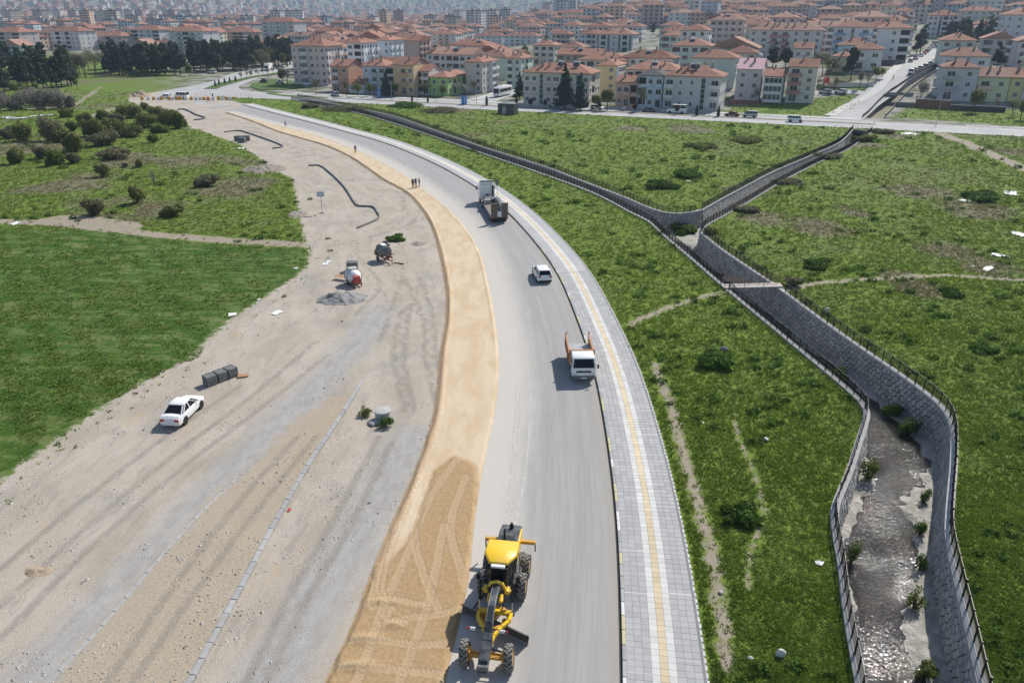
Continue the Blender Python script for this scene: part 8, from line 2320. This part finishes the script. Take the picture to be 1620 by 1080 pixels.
# ---- weeds in clumps through the meadows
def weeds():
    r = np.random.default_rng(8); Vs, Ts = [], []
    N = 9000
    u = r.uniform(-40, 1660, N); v = 200 + 880 * r.random(N) ** 1.2
    a, b = (u - CX) / F, (v - CY) / F; t = -H / (-sp - b * cp)
    P = np.stack([a * t, (cp - b * sp) * t], 1)
    d = sdist(P, DIRT); x, y = P[:, 0], P[:, 1]
    ok = (P @ BN < BLVD_Q0 - 3) & ~inpoly(P, ROADPOLY) & ~inpoly(P, CH_POLY) & (dline(P, np.vstack([CH_POLY, CH_POLY[:1]])) > .7)
    ok &= np.where(d > 0, (d < 3.0) & (r.random(N) < .16), vnoise(x / 6, y / 6, 61) > .5)
    ok &= ~inpoly(P, CROP)
    P, d = P[ok][:600], d[ok][:600]
    z = np.maximum(ground_z(P), 0)
    for k in range(len(P)):
        s = r.uniform(.16, .42) * (1 + P[k, 1] / 90) * (.6 if d[k] > 0 else 1); x, y = P[k]
        V, Fc, tt = leaf_cloud([(x, y, z[k] + s * .3, s, s * .8, s * .42), (x + s * .5, y + .1, z[k] + s * .25, s * .6, s * .6, s * .35)], 42, s * .34, k)
        Vs.append(V); Ts.append(tt)
    V = np.vstack(Vs); return np_mesh('weeds', V, np.arange(len(V)).reshape(-1, 3), [M['weed']], {'tint': ('FACE', np.concatenate(Ts))})
tag(link('weeds', weeds()), 'scattered dark leafy weed clumps in the meadows', 'weeds', kind='stuff')

# ---- loose stones on the gravel lot
def stones():
    r = np.random.default_rng(6); N = 26000
    u = r.uniform(-80, 800, N); v = 190 + 900 * r.random(N) ** .8
    a, b = (u - CX) / F, (v - CY) / F; t = -H / (-sp - b * cp)
    P = np.stack([a * t, (cp - b * sp) * t], 1)
    dd = sdist(P, DIRT); x, y = P[:, 0], P[:, 1]
    ok = (dd > -.5) & ~inpoly(P, ROADPOLY) & ((fbm(x, y, 3.0, 4, 71) + .18 * (dd < 5) + .10 * inpoly(P, np.array(px([(80, 1080), (330, 790), (572, 608), (470, 770), (296, 1080)])))) > .06)
    P = P[ok]; n = len(P); z = ground_z(P)
    s = np.clip(r.lognormal(-3.6, .5, n), .012, .12) * (1 + P[:, 1] / 120)
    base = np.array([(1, 0, 0), (-.2, 1, 0), (-1, -.3, 0), (.1, -.9, 0), (.1, .1, .8)], float)
    an = r.uniform(0, 6.28, n); cs, sn = np.cos(an), np.sin(an)
    V = base[None] * s[:, None, None] * r.uniform(.7, 1.3, (n, 5, 1))
    X = V[..., 0] * cs[:, None] - V[..., 1] * sn[:, None] + P[:, 0, None]; Y = V[..., 0] * sn[:, None] + V[..., 1] * cs[:, None] + P[:, 1, None]
    Z = V[..., 2] + z[:, None] - .005
    Fc = (np.array([(0, 1, 4), (1, 2, 4), (2, 3, 4), (3, 0, 4)])[None] + (np.arange(n) * 5)[:, None, None]).reshape(-1, 3)
    t = np.repeat(np.clip(r.normal(.5, .25, n), 0, 1), 4)
    mt = NT('loose_stone', .9, .25); mt.col(mt.mix(mt.attr('tint'), (.24, .21, .175), (.58, .55, .50)))
    print('stones', n)
    return np_mesh('loose_stones', np.stack([X, Y, Z], -1).reshape(-1, 3), Fc, [mt.m], {'tint': ('FACE', t)})
tag(link('loose_stones', stones()), 'loose stones and grit scattered over the gravel lot', 'stones', kind='stuff')
print('plants', round(time.time() - T0, 1))
# ------------------------------------------------------------------ air
hz = MB(); hz.bb(-12500, 12500, -300, 12600, -12, 470)
hm = bpy.data.materials.new('hazy_air'); hm.use_nodes = True
hn = hm.node_tree; hn.nodes.clear()
ho = hn.nodes.new('ShaderNodeOutputMaterial'); hv = hn.nodes.new('ShaderNodeVolumePrincipled')
hv.inputs['Color'].default_value = (.62, .79, 1.0, 1)
hv.inputs['Density'].default_value = .00015
hv.inputs['Anisotropy'].default_value = .25
hn.links.new(hv.outputs[0], ho.inputs['Volume'])
try: hm.cycles.homogeneous_volume = True
except Exception: pass
tag(hz.build('haze', hm), 'pale blue haze filling the air over the town', 'haze', kind='stuff')
print('script done', round(time.time() - T0, 1), len(bpy.data.objects))
